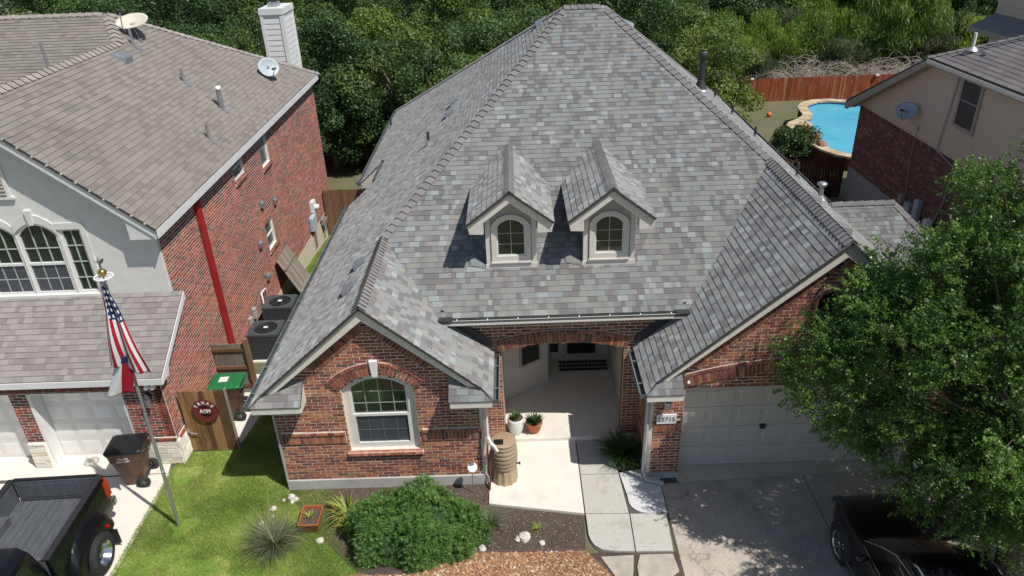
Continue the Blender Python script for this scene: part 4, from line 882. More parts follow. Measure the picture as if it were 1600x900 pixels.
# stucco gable wall with three windows
SW = 15.15
def stucco():
    b = MB(); y0, y1 = SW, SW+.12
    top = lambda x: min(z1(x), z1(xr)-SX*max(0, xr-x))-.14
    xs = sorted([-15.2, xr, -8.10]+[v for w in wins for v in (w[0], w[1])]); 
    for a, c in zip(xs, xs[1:]):
        m = (a+c)/2; hole = [w for w in wins if w[0] < m < w[1]]
        if not hole: b.extr([(a, y0, 3.60), (c, y0, 3.60), (c, y0, top(c)), (a, y0, top(a))], (0, .12, 0))
        else:
            w = hole[0]; n = 10; b.extr([(a, y0, 3.60), (c, y0, 3.60), (c, y0, w[2]), (a, y0, w[2])], (0, .12, 0))
            for i in range(n):
                u0, u1 = a+(c-a)*i/n, a+(c-a)*(i+1)/n; f = lambda u: w[3]+w[4]*math.sin(PI*(u-a)/(c-a))**.8 if w[4] else w[3]
                b.extr([(u0, y0, f(u0)), (u1, y0, f(u1)), (u1, y0, top(u1)), (u0, y0, top(u0))], (0, .12, 0))
    return b
wins = [(-12.13, -11.21, 3.84, 5.33, .27), (-11.18, -10.26, 3.84, 5.33, .27), (-10.20, -9.71, 3.84, 5.42, 0)]
stucco().build("stucco_wall", M['stucco'], HL)
def arcpts(a, c, z0, z1_, rise, n=12):
    if not rise: return [(a, z0), (c, z0), (c, z1_), (a, z1_)]
    return [(a, z0), (c, z0)]+[(c+(a-c)*i/n, z1_+rise*math.sin(PI*(1-i/n))**.8) for i in range(n+1)]
def lwin(w, nv, hz, mid, lab):
    a, c, z0, zt, rise = w; y = SW+.02
    o = MB(); ring_y(o, arcpts(a, c, z0, zt, rise), arcpts(a+.055, c-.055, z0+.055, zt-.02, rise-.03 if rise else 0), y, .07); f = o.build("window", M['white'], HL, label=lab)
    o = MB(); o.extr([(x, y+.05, z) for x, z in arcpts(a+.05, c-.05, mid if mid else z0+.05, zt-.02, rise-.03 if rise else 0)], (0, .01, 0)); o.build("pane", M['glass'], f)
    if mid: MB().box(a+.05, c-.05, y+.03, y+.04, z0+.05, mid).build("pane", M['glass_s'], f, label="screened lower pane"); MB().box(a+.05, c-.05, y+.0, y+.05, mid-.03, mid+.03).build("meeting_rail", M['white'], f)
    g = MB()
    for i in range(1, nv): x = a+.05+(c-a-.1)*i/nv; g.box(x-.010, x+.010, y+.02, y+.048, z0+.05, zt+(rise*.85 if rise else -.03))
    for z in hz: g.box(a+.05, c-.05, y+.022, y+.046, z-.009, z+.009)
    g.build("muntin", simple("muntin_pale", (.42, .48, .44), .5, var=.05) if "muntin_pale" not in bpy.data.materials else bpy.data.materials["muntin_pale"], f)
lwin(wins[0], 3, (4.22, 4.98), 4.60, "left arched window of the stucco gable"); lwin(wins[1], 3, (4.22, 4.98), 4.60, "middle arched window of the stucco gable"); lwin(wins[2], 2, (4.22, 4.62, 5.02), 0, "narrow square-topped window of the stucco gable")
MB().box(-12.3, -9.5, SW+.16, SW+.2, 3.7, 5.8).build("window_back", bpy.data.materials["black"], HL)
b = MB(); b.box(-12.3, -9.58, SW-.045, SW+.0, 3.745, 3.83); b.build("sill_band", M['white'], HL)
b = MB()
for w in wins[:2]:
    a, c = w[0]-.02, w[1]+.02; n = 14
    for i in range(n):
        f = lambda t: (a+(c-a)*t, w[3]+w[4]*math.sin(PI*t)**.8)
        (x0, z0), (x1, z1_) = f(i/n), f((i+1)/n); b.extr([(x0, SW-.03, z0+.02), (x1, SW-.03, z1_+.02), (x1, SW-.03, z1_+.22), (x0, SW-.03, z0+.22)], (0, .028, 0))
b.extr([(-10.24, SW-.03, 5.45), (-9.6, SW-.03, 5.45), (-9.6, SW-.03, 5.60), (-10.24, SW-.03, 5.60)], (0, .028, 0)); b.box(-9.70, -9.585, SW-.03, SW-.002, 3.84, 5.45); b.build("window_surround", M['stucco'], HL)
MB().extr([(-10.75, SW-.07, 5.58), (-10.67, SW-.07, 5.58), (-10.63, SW-.07, 5.93), (-10.79, SW-.07, 5.93)], (0, .07, 0)).build("keystone", M['stucco'], HL)
lo = link("louvre_vent", MB().box(-11.6, -10.93, SW-.04, SW-.01, 6.27, 6.95).mesh("louvre_vent", M['white'], origin(HL)), HL)
for i in range(7): MB().obox((-11.27, SW-.05, 6.34+i*.085), (1, 0, 0), (0, .5, .5), (0, -.5, .5), .56, .07, .012).build("louvre_slat", M['trim_t'], lo)
MB().box(-11.66, -10.87, SW-.06, SW, 6.20, 6.26).build("sill", M['stucco'], HL)

# brick: side wall facing our house, garage front, piers
BL = Bricks(M['brick_l'], M['mortar_l']); XS = -8.10
lw = [(20.36, 21.22, 4.55, 5.27), (22.84, 23.62, 4.12, 5.27), (21.95, 22.72, 1.62, 2.50)]
def iv_side(z):
    a, bb = 13.95, 30.35
    if z > 2.55: a = max(a, 13.95+(z-2.62)/1.24*1.74*.9) if z < 3.75 else 15.16
    iv = [(a, bb)]
    for w in lw:
        if w[2] < z < w[3]: iv = cut(iv, w[0], w[1])
    return iv
ls = BL.wall(HL, (XS-.01, 0, 0), (0, 1, 0), (1, 0, 0), iv_side, .05, 5.32, depth=.12, j=.016)
BLsill = Pieces("brick", BR_V, BR_F, M['brick_l'], 40)
for (a, c, z0, zt) in lw:
    f = MB(); x = XS-.10; f.box(x, x+.04, a, c, z0, z0+.05); f.box(x, x+.04, a, c, zt-.04, zt); f.box(x, x+.04, a, a+.05, z0+.05, zt-.04); f.box(x, x+.04, c-.05, c, z0+.05, zt-.04); f.box(x, x+.05, a+.05, c-.05, (z0+zt)/2-.02, (z0+zt)/2+.02)
    wn = f.build("window", M['white'], HL); MB().box(x+.005, x+.015, a+.04, c-.04, z0+.04, zt-.03).build("pane", simple("pane_teal", (.10, .15, .14), .08, var=.1), wn)
    s_ = link("window_sill", MB().box(XS-.06, XS+.05, a-.06, c+.06, z0-.10, z0-.012).mesh("window_sill", M['mortar_l'], origin(HL)), HL)
    for i in range(10): BLsill.add(s_, (XS+.05, a-.03+(c-a+.06)*i/9, z0-.056), (0, 1, 0), (1, 0, 0), (0, 0, 1), .07, .012, .075, (1, 0, 0)); BLsill.add(s_, (XS, a-.03+(c-a+.06)*i/9, z0-.014), (0, 1, 0), (0, 0, 1), (1, 0, 0), .07, .012, .10, (.7, 0, .7))
    MB().box(XS-.11, XS-.10, a-.02, c+.02, z0-.05, zt+.05).build("window_back", bpy.data.materials["black"], HL)
BL.row(ls, (XS, 15.25, 5.05), (XS, 30.3, 5.05), (1, 0, 0), .2, proud=.02)
GX = 13.62
def iv_lg(z):
    if z < .72: return []
    iv = [(-16, XS-.03)]
    if z < 2.10: iv = cut(cut(iv, -11.22, -9.05), -15.6, -11.62)
    return iv
lg = BL.wall(HL, (0, GX+.01, 0), U, NF, iv_lg, .05+.0785*9, 2.46, depth=.3, name="garage_wall")
BL.row(lg, (-15.8, GX, 2.14), (-8.3, GX, 2.14), NF, .25, proud=.02)
BL.row(lg, (-9.03, GX, .67), (-8.11, GX, .67), NF, .10, bw=.10, proud=.06); BL.row(ls, (XS, 13.70, .67), (XS, 14.9, .67), (1, 0, 0), .10, bw=.10, proud=.05)
lc = BL.wall(HL, (XS-.012, 13.63, 0), (0, 1, 0), (1, 0, 0), lambda z: [(.0, .33)] if z > .70 else [], .05+.0785*9, 2.42, depth=.2, name="corner_wall")
# limestone base at the corner and the pier
PSt = Pieces("stone", BR_V, BR_F, M['stone_w'], 160)
def stonewall(par, x0, x1, y, z0, z1_, n=(0, -1, 0), axis='x'):
    z = z0
    while z < z1_-.02:
        h = min(random.choice((.07, .10, .14, .17)), z1_-z); x = x0
        while x < x1-.02:
            w = min(random.uniform(.14, .42), x1-x)
            c = (x+w/2, y, z+h/2) if axis == 'x' else (y, x+w/2, z+h/2)
            PSt.add(par, c, (1, 0, 0) if axis == 'x' else (0, 1, 0), n, (0, 0, 1), w-.012, random.uniform(.012, .028), h-.012, n); x += w
        z += h
b = MB(); b.box(-9.05, XS+.03, GX-.05, GX+.4, .0, .67); b.box(-8.4, XS+.03, GX+.3, 14.9, 0, .66); b.box(-11.62, -11.22, GX-.05, GX+.2, 0, .72)
sb = b.build("stone_base", M['stone_w'], HL)
stonewall(sb, -9.05, XS+.03, GX-.05, .02, .67); stonewall(sb, GX-.05, 14.9, XS+.03, .02, .66, (1, 0, 0), 'y'); stonewall(sb, -11.62, -11.22, GX-.05, .02, .72)
PSt.flush()
MB().box(XS-.15, XS+.012, 14.9, 30.37, -2, .06).build("foundation", simple("foundation_tan", (.62, .56, .44), .9, var=.1, nscale=4, bump=.2), HL)
b = MB(); b.box(-16, XS-.05, 30.1, 30.3, -3, 5.3); b.box(-16, -15.8, 15, 30.3, -3, 5.3); b.build("rear_walls", M['brick_l'], HL)
# chimney with lap siding
ch = link("chimney", bpy.data.meshes.new("chimney"), HL); b = MB(); b.box(-9.42, -8.60, 29.5, 31.0, 3.0, 8.1); ch.data = b.mesh("chimney", M['trim_w'], origin(HL))
for i in range(22):
    z = 4.0+i*.20
    if z > 7.9: break
    MB().extr([(-9.30, 29.5, z), (-9.30, 29.484, z), (-9.30, 29.497, z+.19), (-9.30, 29.5, z+.19)], (.58, 0, 0)).build("siding_board", M['trim_w'], ch); MB().extr([(-8.60, 29.62, z), (-8.584, 29.62, z), (-8.597, 29.62, z+.19), (-8.60, 29.62, z+.19)], (0, 1.26, 0)).build("siding_board", M['trim_w'], ch)
b = MB()
for (x0, x1, y0, y1) in ((-9.44, -9.32, 29.46, 29.5), (-8.70, -8.56, 29.46, 29.5), (-8.6, -8.56, 29.5, 29.62), (-8.6, -8.56, 30.88, 31.0)): b.box(x0, x1, y0, y1, 4.5, 8.05)
b.box(-9.46, -8.54, 29.44, 31.04, 7.92, 8.14); b.build("corner_boards", M['trim_w'], ch); MB().box(-9.2, -8.85, 29.9, 30.4, 8.14, 8.30).build("flue_cap", M['galv'], ch)
MB().box(-9.1, -8.9, 30.05, 30.2, 8.30, 8.42).build("flue_top", M['dark'], ch)
# roof fittings
def lvent(x, y): 
    z = z1(x); b = MB(); al, up = V((0, 1, 0)), un((-1, 0, SX)); n = un((SX, 0, 1)); c = V((x, y, z)); P = lambda a, u, h: c+al*a+up*u+n*h
    b.add([P(-.22, -.2, .01), P(.22, -.2, .01), P(.22, .25, .01), P(-.22, .25, .01), P(-.18, -.12, .16), P(.18, -.12, .16), P(.18, .2, .10), P(-.18, .2, .10)], [(0, 1, 2, 3), (4, 5, 6, 7), (0, 1, 5, 4), (1, 2, 6, 5), (2, 3, 7, 6), (3, 0, 4, 7)]); b.build("roof_vent", M['galv'], HL)
lvent(-10.85, 21.3)
def lpipe(x, y, h, r=.04, lab=None):
    z = z1(x); o = MB().tube([(x, y, z-.05), (x, y, z+h)], r, 10).build("vent_pipe", M['galv'], HL, label=lab); MB().obox((x+.12, y, z-.07), (-1, 0, SX), (0, 1, 0), (SX, 0, 1), .22, .18, .015).build("pipe_flashing", M['galv'], o); return o
lpipe(-11.05, 22.5, .45); lpipe(-9.75, 22.3, .38); lpipe(-8.42, 20.0, .40); o = lpipe(-8.75, 22.2, .62, .07, "white capped flue on the left roof"); MB().lathe([(.09, .60), (.09, .68), (.04, .70)], (-8.75, 22.2, z1(-8.75)), n=12).build("flue_cap", M['white'], o)
MB().tube([(-11.9, 19.5, 8.1), (-11.9, 19.5, 8.75)], .04, 8).build("vent_pipe", M['galv'], HL)
BL.P.flush(); BLsill.flush(); RL.flush(); RS2.flush()
# garage doors (two single doors)
for (a, c) in ((-11.22, -9.05), (-15.6, -11.62)):
    g = MB().box(a-.03, c+.03, 13.98, 14.02, .02, 2.2).build("garage_door", simple("door_white", (.70, .68, .64), .55, var=.03) if "door_white" not in bpy.data.materials else bpy.data.materials["door_white"], HL)
    for r in range(4):
        nc = 4 if c-a < 3 else 8; pw = (c-a)/nc
        for k in range(nc):
            x0 = a+k*pw+.07; x1 = x0+pw-.14; z0 = .10+r*.51; b = MB(); b.add([(x0, 13.98, z0), (x1, 13.98, z0), (x1, 13.98, z0+.36), (x0, 13.98, z0+.36), (x0+.05, 13.973, z0+.05), (x1-.05, 13.973, z0+.05), (x1-.05, 13.973, z0+.31), (x0+.05, 13.973, z0+.31)], [(0, 1, 5, 4), (1, 2, 6, 5), (2, 3, 7, 6), (3, 0, 4, 7), (4, 5, 6, 7)]); b.build("door_panel", M['white'], g)
b = MB(); b.box(-11.22, -11.16, GX+.02, 13.97, 0, 2.1); b.box(-9.11, -9.05, GX+.02, 13.97, 0, 2.1); b.box(-11.2, -9.07, GX+.02, 13.97, 2.06, 2.12); b.build("door_frame", M['trim_w'], HL)
lantern(-8.45, GX-.12, 1.88, "black lantern beside the neighbour's garage door", HL)
b = MB(); b.tube([(-8.25, GX, 2.35), (-8.25, GX-.1, 2.33)], .02); b.lathe([(.02, .03), (.07, -.06), (.07, -.08)], (-8.22, GX-.12, 2.33), n=10); b.lathe([(.02, .03), (.07, -.06), (.07, -.08)], (-8.36, GX-.12, 2.33), n=10); b.build("flood_light", M['white'], HL)
# small vents and service boxes on the brick
for (y, z) in ((21.95, 3.23), (21.12, 2.21), (21.19, 1.04), (23.2, 2.85)):
    MB().extr([(XS+.01, y-.11, z-.10), (XS+.10, y-.11, z-.06), (XS+.10, y-.11, z+.06), (XS+.01, y-.11, z+.13)], (0, .22, 0)).build("dryer_vent", M['galv'], HL)
m = MB().box(XS+.01, XS+.17, 26.6, 27.2, .22, .78).build("electric_meter_box", simple("box_grey", (.45, .52, .58), .5, var=.04), HL, bevel=.02); MB().lathe([(.11, .0), (.11, .14), (.0, .16)], (XS+.15, 27.3, 1.0), axis='X', n=14).box(XS, XS+.14, 27.1, 27.5, .82, 1.25).build("meter_dial", M['white'], m)
MB().tube([(XS+.06, 26.9, .22), (XS+.06, 26.9, -.6)], .03, 8).tube([(XS+.06, 27.05, .22), (XS+.06, 27.05, -.6)], .02, 8).tube([(XS+.06, 28.3, .0), (XS+.06, 28.3, -.8)], .025, 8).build("conduit", M['galv'], m)
g = MB().box(XS+.05, XS+.25, 28.1, 28.5, -.15, .1).build("gas_meter", M['galv'], HL, bevel=.03); MB().tube([(XS+.1, 28.0, .15), (XS+.1, 28.6, .18), (XS+.1, 28.6, -.7)], .025, 8).build("gas_pipe", M['trim_g'], g)
d = MB()
for (y, z) in ((19.05, .62), (19.45, .72)): d.box(XS+.01, XS+.10, y-.09, y+.09, z-.16, z+.16)
d.build("disconnect_boxes", M['trim_g'], HL, 'stuff'); MB().tube([(XS+.05, 20.3, .5), (XS+.05, 20.3, .95), (XS+.12, 20.5, 1.0), (XS+.05, 20.55, .3)], .03, 8).build("line_set_cover", M['white'], HL)
# the red-painted vertical band on the side wall
o = MB().extr([(XS+.01, 17.36, -.05), (XS+.01, 17.66, -.05), (XS+.01, 17.66, 5.0), (XS+.01, 17.62, 5.18), (XS+.01, 17.50, 5.26), (XS+.01, 17.40, 5.18), (XS+.01, 17.36, 5.0)], (.05, 0, 0)).build("wall_banner", simple("red_paint", (.33, .012, .012), .7, var=.22, nscale=5, bump=.2, dirt=((.20, .03, .025), 2.2, .55, .6)), None)
tagp(o, "tall plain red vertical strip running down the left brick side wall", "wall strip")
# ================================================================== RIGHT NEIGHBOUR
HR = thing("brick_house", (18, 26, -1), "two-storey house at the upper right with beige lap siding over dark brown brick", "house")
XR0 = 15.0; EX = 14.6
BRt = Bricks(M['brick_r'], M['mortar_r'], 300)
def iv_r(z):
    iv = [(12.0, 31.75)]
    if 1.0 < z < 2.5: iv = cut(iv, 22.3, 23.4)
    return iv
rw = BRt.wall(HR, (XR0+.01, 0, 0), (0, 1, 0), (-1, 0, 0), iv_r, .30, 2.86, course=.0785, depth=.12)
BRt.row(rw, (XR0, 31.7, 2.86), (XR0, 12.1, 2.86), (-1, 0, 0), .24, proud=.02, bw=.09); BRt.P.flush()
MB().box(XR0-.02, XR0+.15, 12, 31.78, -4, .30).build("foundation", simple("foundation_grey", (.34, .35, .36), .9, var=.12, nscale=3, bump=.2), HR)
MB().box(XR0, 26, 31.6, 31.75, -4, 3.0).build("rear_wall", M['brick_r'], HR)
M['siding'] = simple("lap_siding", (.60, .49, .39), .75, var=.06, nscale=3, sc=(1, .3, 3))
bw = link("siding_wall", bpy.data.meshes.new("siding_wall"), HR)
def ztop(y): return 5.95 if y < 26.4 else 5.95-(y-26.4)*.505
b = MB(); b.extr([(XR0+.02, 12, 3.1), (XR0+.02, 31.75, 3.1), (XR0+.02, 31.75, ztop(31.75)), (XR0+.02, 26.4, 5.95), (XR0+.02, 12, 5.95)], (.1, 0, 0)); bw.data = b.mesh("siding_wall", M['siding'], origin(HR))
z = 3.1; k = 0
while z < 5.9:
    yb = min(31.75, 26.4+(5.95-z)/.505)
    for (a, c) in ([(12, yb)] if not (4.05 < z < 5.9) else [(12, 23.55), (24.85, yb)]):
        if c > a: MB().extr([(XR0+.02, a, z), (XR0-.012, a, z), (XR0+.008, a, z+.17), (XR0+.02, a, z+.17)], (0, c-a, 0)).build("siding_board", M['siding'], bw)
    z += .172; k += 1
MB().box(XR0-.03, XR0+.02, 12, 31.78, 3.08, 3.13).build("belly_band", M['siding'], HR)
# window
w = MB(); y0, y1, z0, zt = 23.55, 24.82, 4.10, 5.92; x = XR0-.03
w.box(x-.02, x+.03, y0, y0+.13, z0, zt); w.box(x-.02, x+.03, y1-.13, y1, z0, zt); w.box(x-.02, x+.03, y0+.13, y1-.13, z0, z0+.13); w.box(x-.02, x+.03, y0+.13, y1-.13, zt-.06, zt); wn = w.build("window", M['trim_t'], HR)
MB().box(x+.01, x+.02, y0+.12, y1-.12, z0+.12, zt-.05).build("pane", simple("solar_screen", (.035, .035, .045), .5, var=.05), wn); MB().box(x-.0, x+.012, y0+.12, y1-.12, 5.03, 5.06).build("meeting_rail", M['trim_g'], wn)
MB().box(XR0+.05, XR0+.07, 22.3, 23.4, 1.0, 2.5).build("window", M['glass'], HR, label="lower dark window half hidden by the tree")
# roof
rr = link("roof", bpy.data.meshes.new("roof"), HR); RR = RoofSet(rr, M['shingle_r'], M['deck'], 120, expo=.19, thick=.015, widths=(.3, .4, .5, .6))
s5 = .5; zz = lambda x: 6.08+s5*(x-EX)
RR.plane([[(EX, 8, 6.08), (EX, 26.5, 6.08), (20.6, 20.5, zz(20.6)), (20.6, 8, zz(20.6))]], (0, 1, 0), (1, 0, s5))
RR.plane([[(EX, 26.5, 6.08), (EX, 32.4, 3.08), (27, 32.4, 3.08), (27, 20.5, 9.1), (20.6, 20.5, 9.08)]], (1, 0, 0), (0, -1, .505))
RR.ridge((EX, 26.5, 6.08), (20.6, 20.5, 9.08), un((-s5, 0, 1)), un((0, .505, 1)), step=.3, wid=.15, mat=M['cap'])
MB().add([(20.6, 8, 9.07), (20.6, 20.5, 9.07), (26.6, 20.5, 6.1), (26.6, 8, 6.1)], [(0, 1, 2, 3)]).build("far_roof_slope", M['shingle_r'], rr)
RR.flush()
b = MB(); b.extr([(EX, 26.5, 6.02), (EX, 32.4, 3.02), (EX, 32.4, 2.78), (EX, 32.2, 2.78), (EX, 26.5, 5.80)], (.04, 0, 0)); b.box(EX, EX+.03, 8, 26.5, 5.82, 6.03); b.box(EX+.04, XR0, 8, 26.5, 5.83, 5.85); b.extr([(EX+.04, 26.5, 5.83), (EX+.04, 32.2, 2.85), (XR0, 32.2, 2.85), (XR0, 26.5, 5.83)], (0, 0, .02)); b.build("fascia", M['trim_t'], rr)
b = MB(); b.box(EX-.11, EX-.0, 8, 26.4, 5.92, 5.93); b.box(EX-.12, EX-.11, 8, 26.4, 5.92, 6.04); b.build("gutter", M['trim'], rr); MB().box(EX-.105, EX-.005, 8, 26.4, 5.935, 5.99).build("gutter_shade_strip", M['dark'], rr)  # dark strip standing in for the shade inside the gutter trough
# rear upper storey at the top right corner
b = MB(); b.box(20.6, 26, 29.2, 33.0, 3.0, 10); ub = b.build("upper_bay", M['siding'], HR)
for i in range(34): MB().extr([(20.58, 29.2, 3.2+i*.2), (20.60, 29.2, 3.2+i*.2), (20.6, 29.2, 3.39+i*.2), (20.595, 29.2, 3.39+i*.2)], (0, 3.8, 0)).build("siding_board", M['siding'], ub)
MB().box(20.54, 20.66, 29.14, 29.26, 3, 10).build("corner_board", M['trim_t'], HR)
b = MB(); b.add([(19.6, 28.3, 5.95), (26, 28.3, 5.95), (26, 29.2, 6.45), (20.6, 29.2, 6.45)], [(0, 1, 2, 3)]).add([(19.6, 28.3, 5.95), (20.6, 29.2, 6.45), (20.6, 33, 6.45), (19.6, 33, 5.95)], [(0, 1, 2, 3)]); b.build("skirt_roof", M['shingle_r'], HR); MB().box(19.6, 26, 28.28, 28.31, 5.75, 5.95).box(19.58, 19.61, 28.3, 33, 5.75, 5.95).box(19.62, 26, 28.31, 33, 5.76, 5.78).build("skirt_fascia", M['trim_t'], HR)
# dish on the wall with its cable, mast and conduit on the roof
def dish(name, c, nrm, rad, mount, mat, label, arm=True):
    c = V(c); n = V(nrm).normalized(); D = thing(name, tuple(mount), label, "satellite dish"); a = n.cross(V((0, 0, 1))).normalized(); u = a.cross(n).normalized(); b = MB(); R = 7
    rings = [[c+(a*math.cos(2*PI*j/24)*1.0+u*math.sin(2*PI*j/24)*.88)*rad*i/R+n*(.16*rad*(i/R)**2*1.4) for j in range(24)] for i in range(1, R+1)]
    b.add([c]+[p for r in rings for p in r], [(0, 1+j, 1+(j+1) % 24) for j in range(24)]+[(1+i*24+j, 1+i*24+(j+1) % 24, 1+(i+1)*24+(j+1) % 24, 1+(i+1)*24+j) for i in range(R-1) for j in range(24)], 0, True)
    o = b.build("reflector", mat, D); mm = o.modifiers.new("thickness", 'SOLIDIFY'); mm.thickness = .02
    e = c+n*rad*1.05-u*rad*.55; MB().tube([c-u*rad*.85, c-u*rad*1.0+n*rad*.25, e], .018, 8).build("feed_arm", M['galv'], D); MB().obox(e+u*.03, a, u, n, .16, .07, .09).build("receiver_head", M['dark'], D, bevel=.01)
    MB().tube([c-n*.02, c-n*.10-V((0, 0, .12)), V(mount)], .025, 8).obox(V(mount), (0, 0, 1), (1, 0, 0), (0, 1, 0), .14, .10, .10).build("mount", M['galv'], D); return D
dish("satellite_dish", (14.62, 27.2, 3.98), (-.55, -.45, .62), .40, (14.97, 26.85, 3.42), M['galv'], "round grey satellite dish on the beige siding of the right house")
dish("satellite_dish", (-8.62, 26.8, 6.50), (.55, -.60, .42), .38, (-8.78, 27.1, 6.22), simple('dish_blue', (.42, .50, .53), .4, var=.05), "small pale blue satellite dish near the chimney on the left roof")
dish("satellite_dish", (-11.25, 23.2, 8.62), (-.05, -.35, .90), .50, (-11.05, 23.0, 8.15), simple("cream_dish", (.66, .62, .50), .5, var=.04), "large cream oval satellite dish at the peak of the left roof")
def wire(name, pts, r, mat, label, cat): return tagp(MB().tube(pts, r, 6).build(name, mat), label, cat)
wire("cable", [(14.95, 26.85, 3.4), (14.96, 26.9, 2.2), (14.95, 26.7, 1.2), (14.94, 26.6, .9)], .012, M['trim_g'], "thin grey cable hanging from the wall dish to the boxes", "cable")
wire("conduit", [(14.94, 24.98, 5.9), (14.94, 25.3, 3.1), (14.90, 24.0, 2.9), (14.93, 24.1, 1.6), (14.93, 24.6, .2)], .028, M['trim_g'], "grey conduit running down the right house beside its window", "conduit")
for (n_, y, z0, z1_, w_, c_, lb) in (("utility_box", 26.75, .55, .85, .26, M['trim_t'], "small beige box at the foot of the dish cable"), ("utility_box", 26.15, .10, .75, .36, bpy.data.materials["box_grey"], "short blue-grey meter box on the right brick wall"), ("utility_box", 25.55, -.1, 1.1, .32, bpy.data.materials["box_grey"], "tall blue-grey panel box on the right brick wall"), ("utility_box", 25.05, -.2, .35, .26, bpy.data.materials["box_grey"], "low grey box between the tall panel and the white cylinder")):
    o = MB().box(14.80, 14.99, y-w_/2, y+w_/2, z0, z1_).build(n_, c_, None, bevel=.015); tagp(o, lb, "utility box")
cy = thing("utility_cabinet", (14.8, 24.55, -.2), "white cylindrical utility cabinet with red and black label on the right brick wall", "utility box"); MB().lathe([(.17, -.2), (.17, .72), (.12, .76), (0, .76)], (14.82, 24.55, 0), n=20).build("cylinder", M['white'], cy); MB().box(14.645, 14.655, 24.45, 24.58, .35, .52).build("red_label", bpy.data.materials["red_paint"], cy); MB().box(14.645, 14.655, 24.43, 24.58, .1, .28).build("black_label", bpy.data.materials["ink"], cy)
r = thing("roof_mast", (15.3, 25.2, 6.45), "white vent mast with a long grey conduit lying on the right roof", "vent"); MB().tube([(15.35, 25.35, 6.4), (15.35, 25.35, 7.05)], .05, 8).build("mast", M['white'], r); MB().lathe([(.22, 0), (.10, .12)], (15.35, 25.35, 6.5), n=10).build("boot", M['galv'], r); MB().tube([(15.6, 25.1, 6.72), (15.9, 24.8, 6.82), (17.6, 23.3, 7.72), (18.6, 22.2, 8.2)], .03, 8).build("conduit", M['galv'], r); MB().box(15.35, 15.75, 24.55, 24.75, 6.48, 6.58).build("junction_box", M['galv'], r)
# ================================================================== YARD OBJECTS
def T(name, loc, label, cat, group=None, rz=0):
    o = thing(name, loc, label, cat, group); o.rotation_euler = (0, 0, rz); return o
def lbuild(b, name, mat, parent, bevel=0, seg=2, label=None, kind=None):
    """build in the local space of parent"""
    me = b.mesh(name, mat); o = link(name, me, parent, kind, label)
    if bevel: m = o.modifiers.new("bevel", 'BEVEL'); m.width = bevel; m.segments = seg; m.limit_method = 'ANGLE'; m.angle_limit = 0.6
    return o
def fence(name, p0, p1, h, mat, label, z0=None, bw=.14, rails=2, joined=False, dog=True, side=1, cat="fence", gap=.008, posts=2.4):
    p0, p1 = V((p0[0], p0[1], 0)), V((p1[0], p1[1], 0)); d = (p1-p0).normalized(); L = (p1-p0).length; n = V((-d.y, d.x, 0))*side
    g = lambda p: (gz(p.x, p.y) if z0 is None else z0)
    F = thing(name, (p0.x, p0.y, g(p0)), label, cat); k = int(L/bw); jb = MB()
    for i in range(k):
        c = p0+d*(bw*(i+.5)); z = g(c); hh = h+random.uniform(-.012, .012); b = jb if joined else MB(); w = (bw-gap)/2; r = random.random()
        if dog:
            pts = [c-d*w+V((0, 0, z)), c+d*w+V((0, 0, z)), c+d*w+V((0, 0, z+hh-.03)), c+d*(w-.025)+V((0, 0, z+hh)), c-d*(w-.025)+V((0, 0, z+hh)), c-d*w+V((0, 0, z+hh-.03))]
        else: pts = [c-d*w+V((0, 0, z)), c+d*w+V((0, 0, z)), c+d*w+V((0, 0, z+hh)), c-d*w+V((0, 0, z+hh))]
        off = n*random.uniform(-.004, .004); b.extr([q+off for q in pts], n*.018, r)
        if not joined: b.build("board", mat, F)
    if joined: jb.build("boards", mat, F, 'stuff')
    for i in range(rails):
        t = .25+(h-.5)*i/max(1, rails-1) if rails > 1 else h/2; a, c = p0-n*.035, p0+d*L-n*.035
        m = 4 if z0 is None else 1
        for s in range(m):
            q0, q1 = a+(c-a)*s/m, a+(c-a)*(s+1)/m; MB().beam(q0+V((0, 0, g(q0)+t)), q1+V((0, 0, g(q1)+t)), (0, 0, 1), .04, .09).build("rail", mat, F)
    for i in range(int(L/posts)+1):
        q = p0+d*min(L-.05, max(.05, i*posts))-n*.10; MB().obox(q+V((0, 0, g(q)+h/2-.02)), d, n, (0, 0, 1), .09, .09, h-.04).build("post", mat, F)
    return F
# cedar gate with the round sign
GT = T("wooden_gate", (-7.48, 14.0, 0), "brown cedar gate with a round maroon sign between the two houses", "gate")
for i in range(9):
    x0 = -8.03+i*.122; h = 1.77+random.uniform(-.015, .02); MB().extr([(x0, 14.0, .02), (x0+.116, 14.0, .02), (x0+.116, 14.0, h-.03), (x0+.09, 14.0, h), (x0+.026, 14.0, h), (x0, 14.0, h-.03)], (0, .02, 0), random.random()).build("board", M['w_gate'], GT)
for z in (.3, 1.45): MB().box(-8.03, -6.93, 14.02, 14.06, z, z+.09).build("rail", M['w_gate'], GT)
MB().beam((-8.0, 14.04, .35), (-6.96, 14.04, 1.45), (0, 0, 1), .04, .09).build("brace", M['w_gate'], GT)
MB().box(-6.928, -6.895, 13.98, 14.06, 0, 1.80).build("post", M['w_grey'], GT)
MB().tube([(-8.02, 13.97, .62), (-7.93, 13.95, .60), (-7.80, 13.95, .56)], .014, 6).box(-8.05, -7.98, 13.975, 14.0, .57, .68).build("gate_latch", M['galv'], GT)
SGc = (-7.46, 13.975, 1.22); sg = T("round_sign", SGc, "round maroon sign with white lettering hanging on the cedar gate", "sign")
maroon = simple("maroon_paint", (.17, .022, .022), .55, var=.1)
ring = MB(); R0, R1 = .305, .165
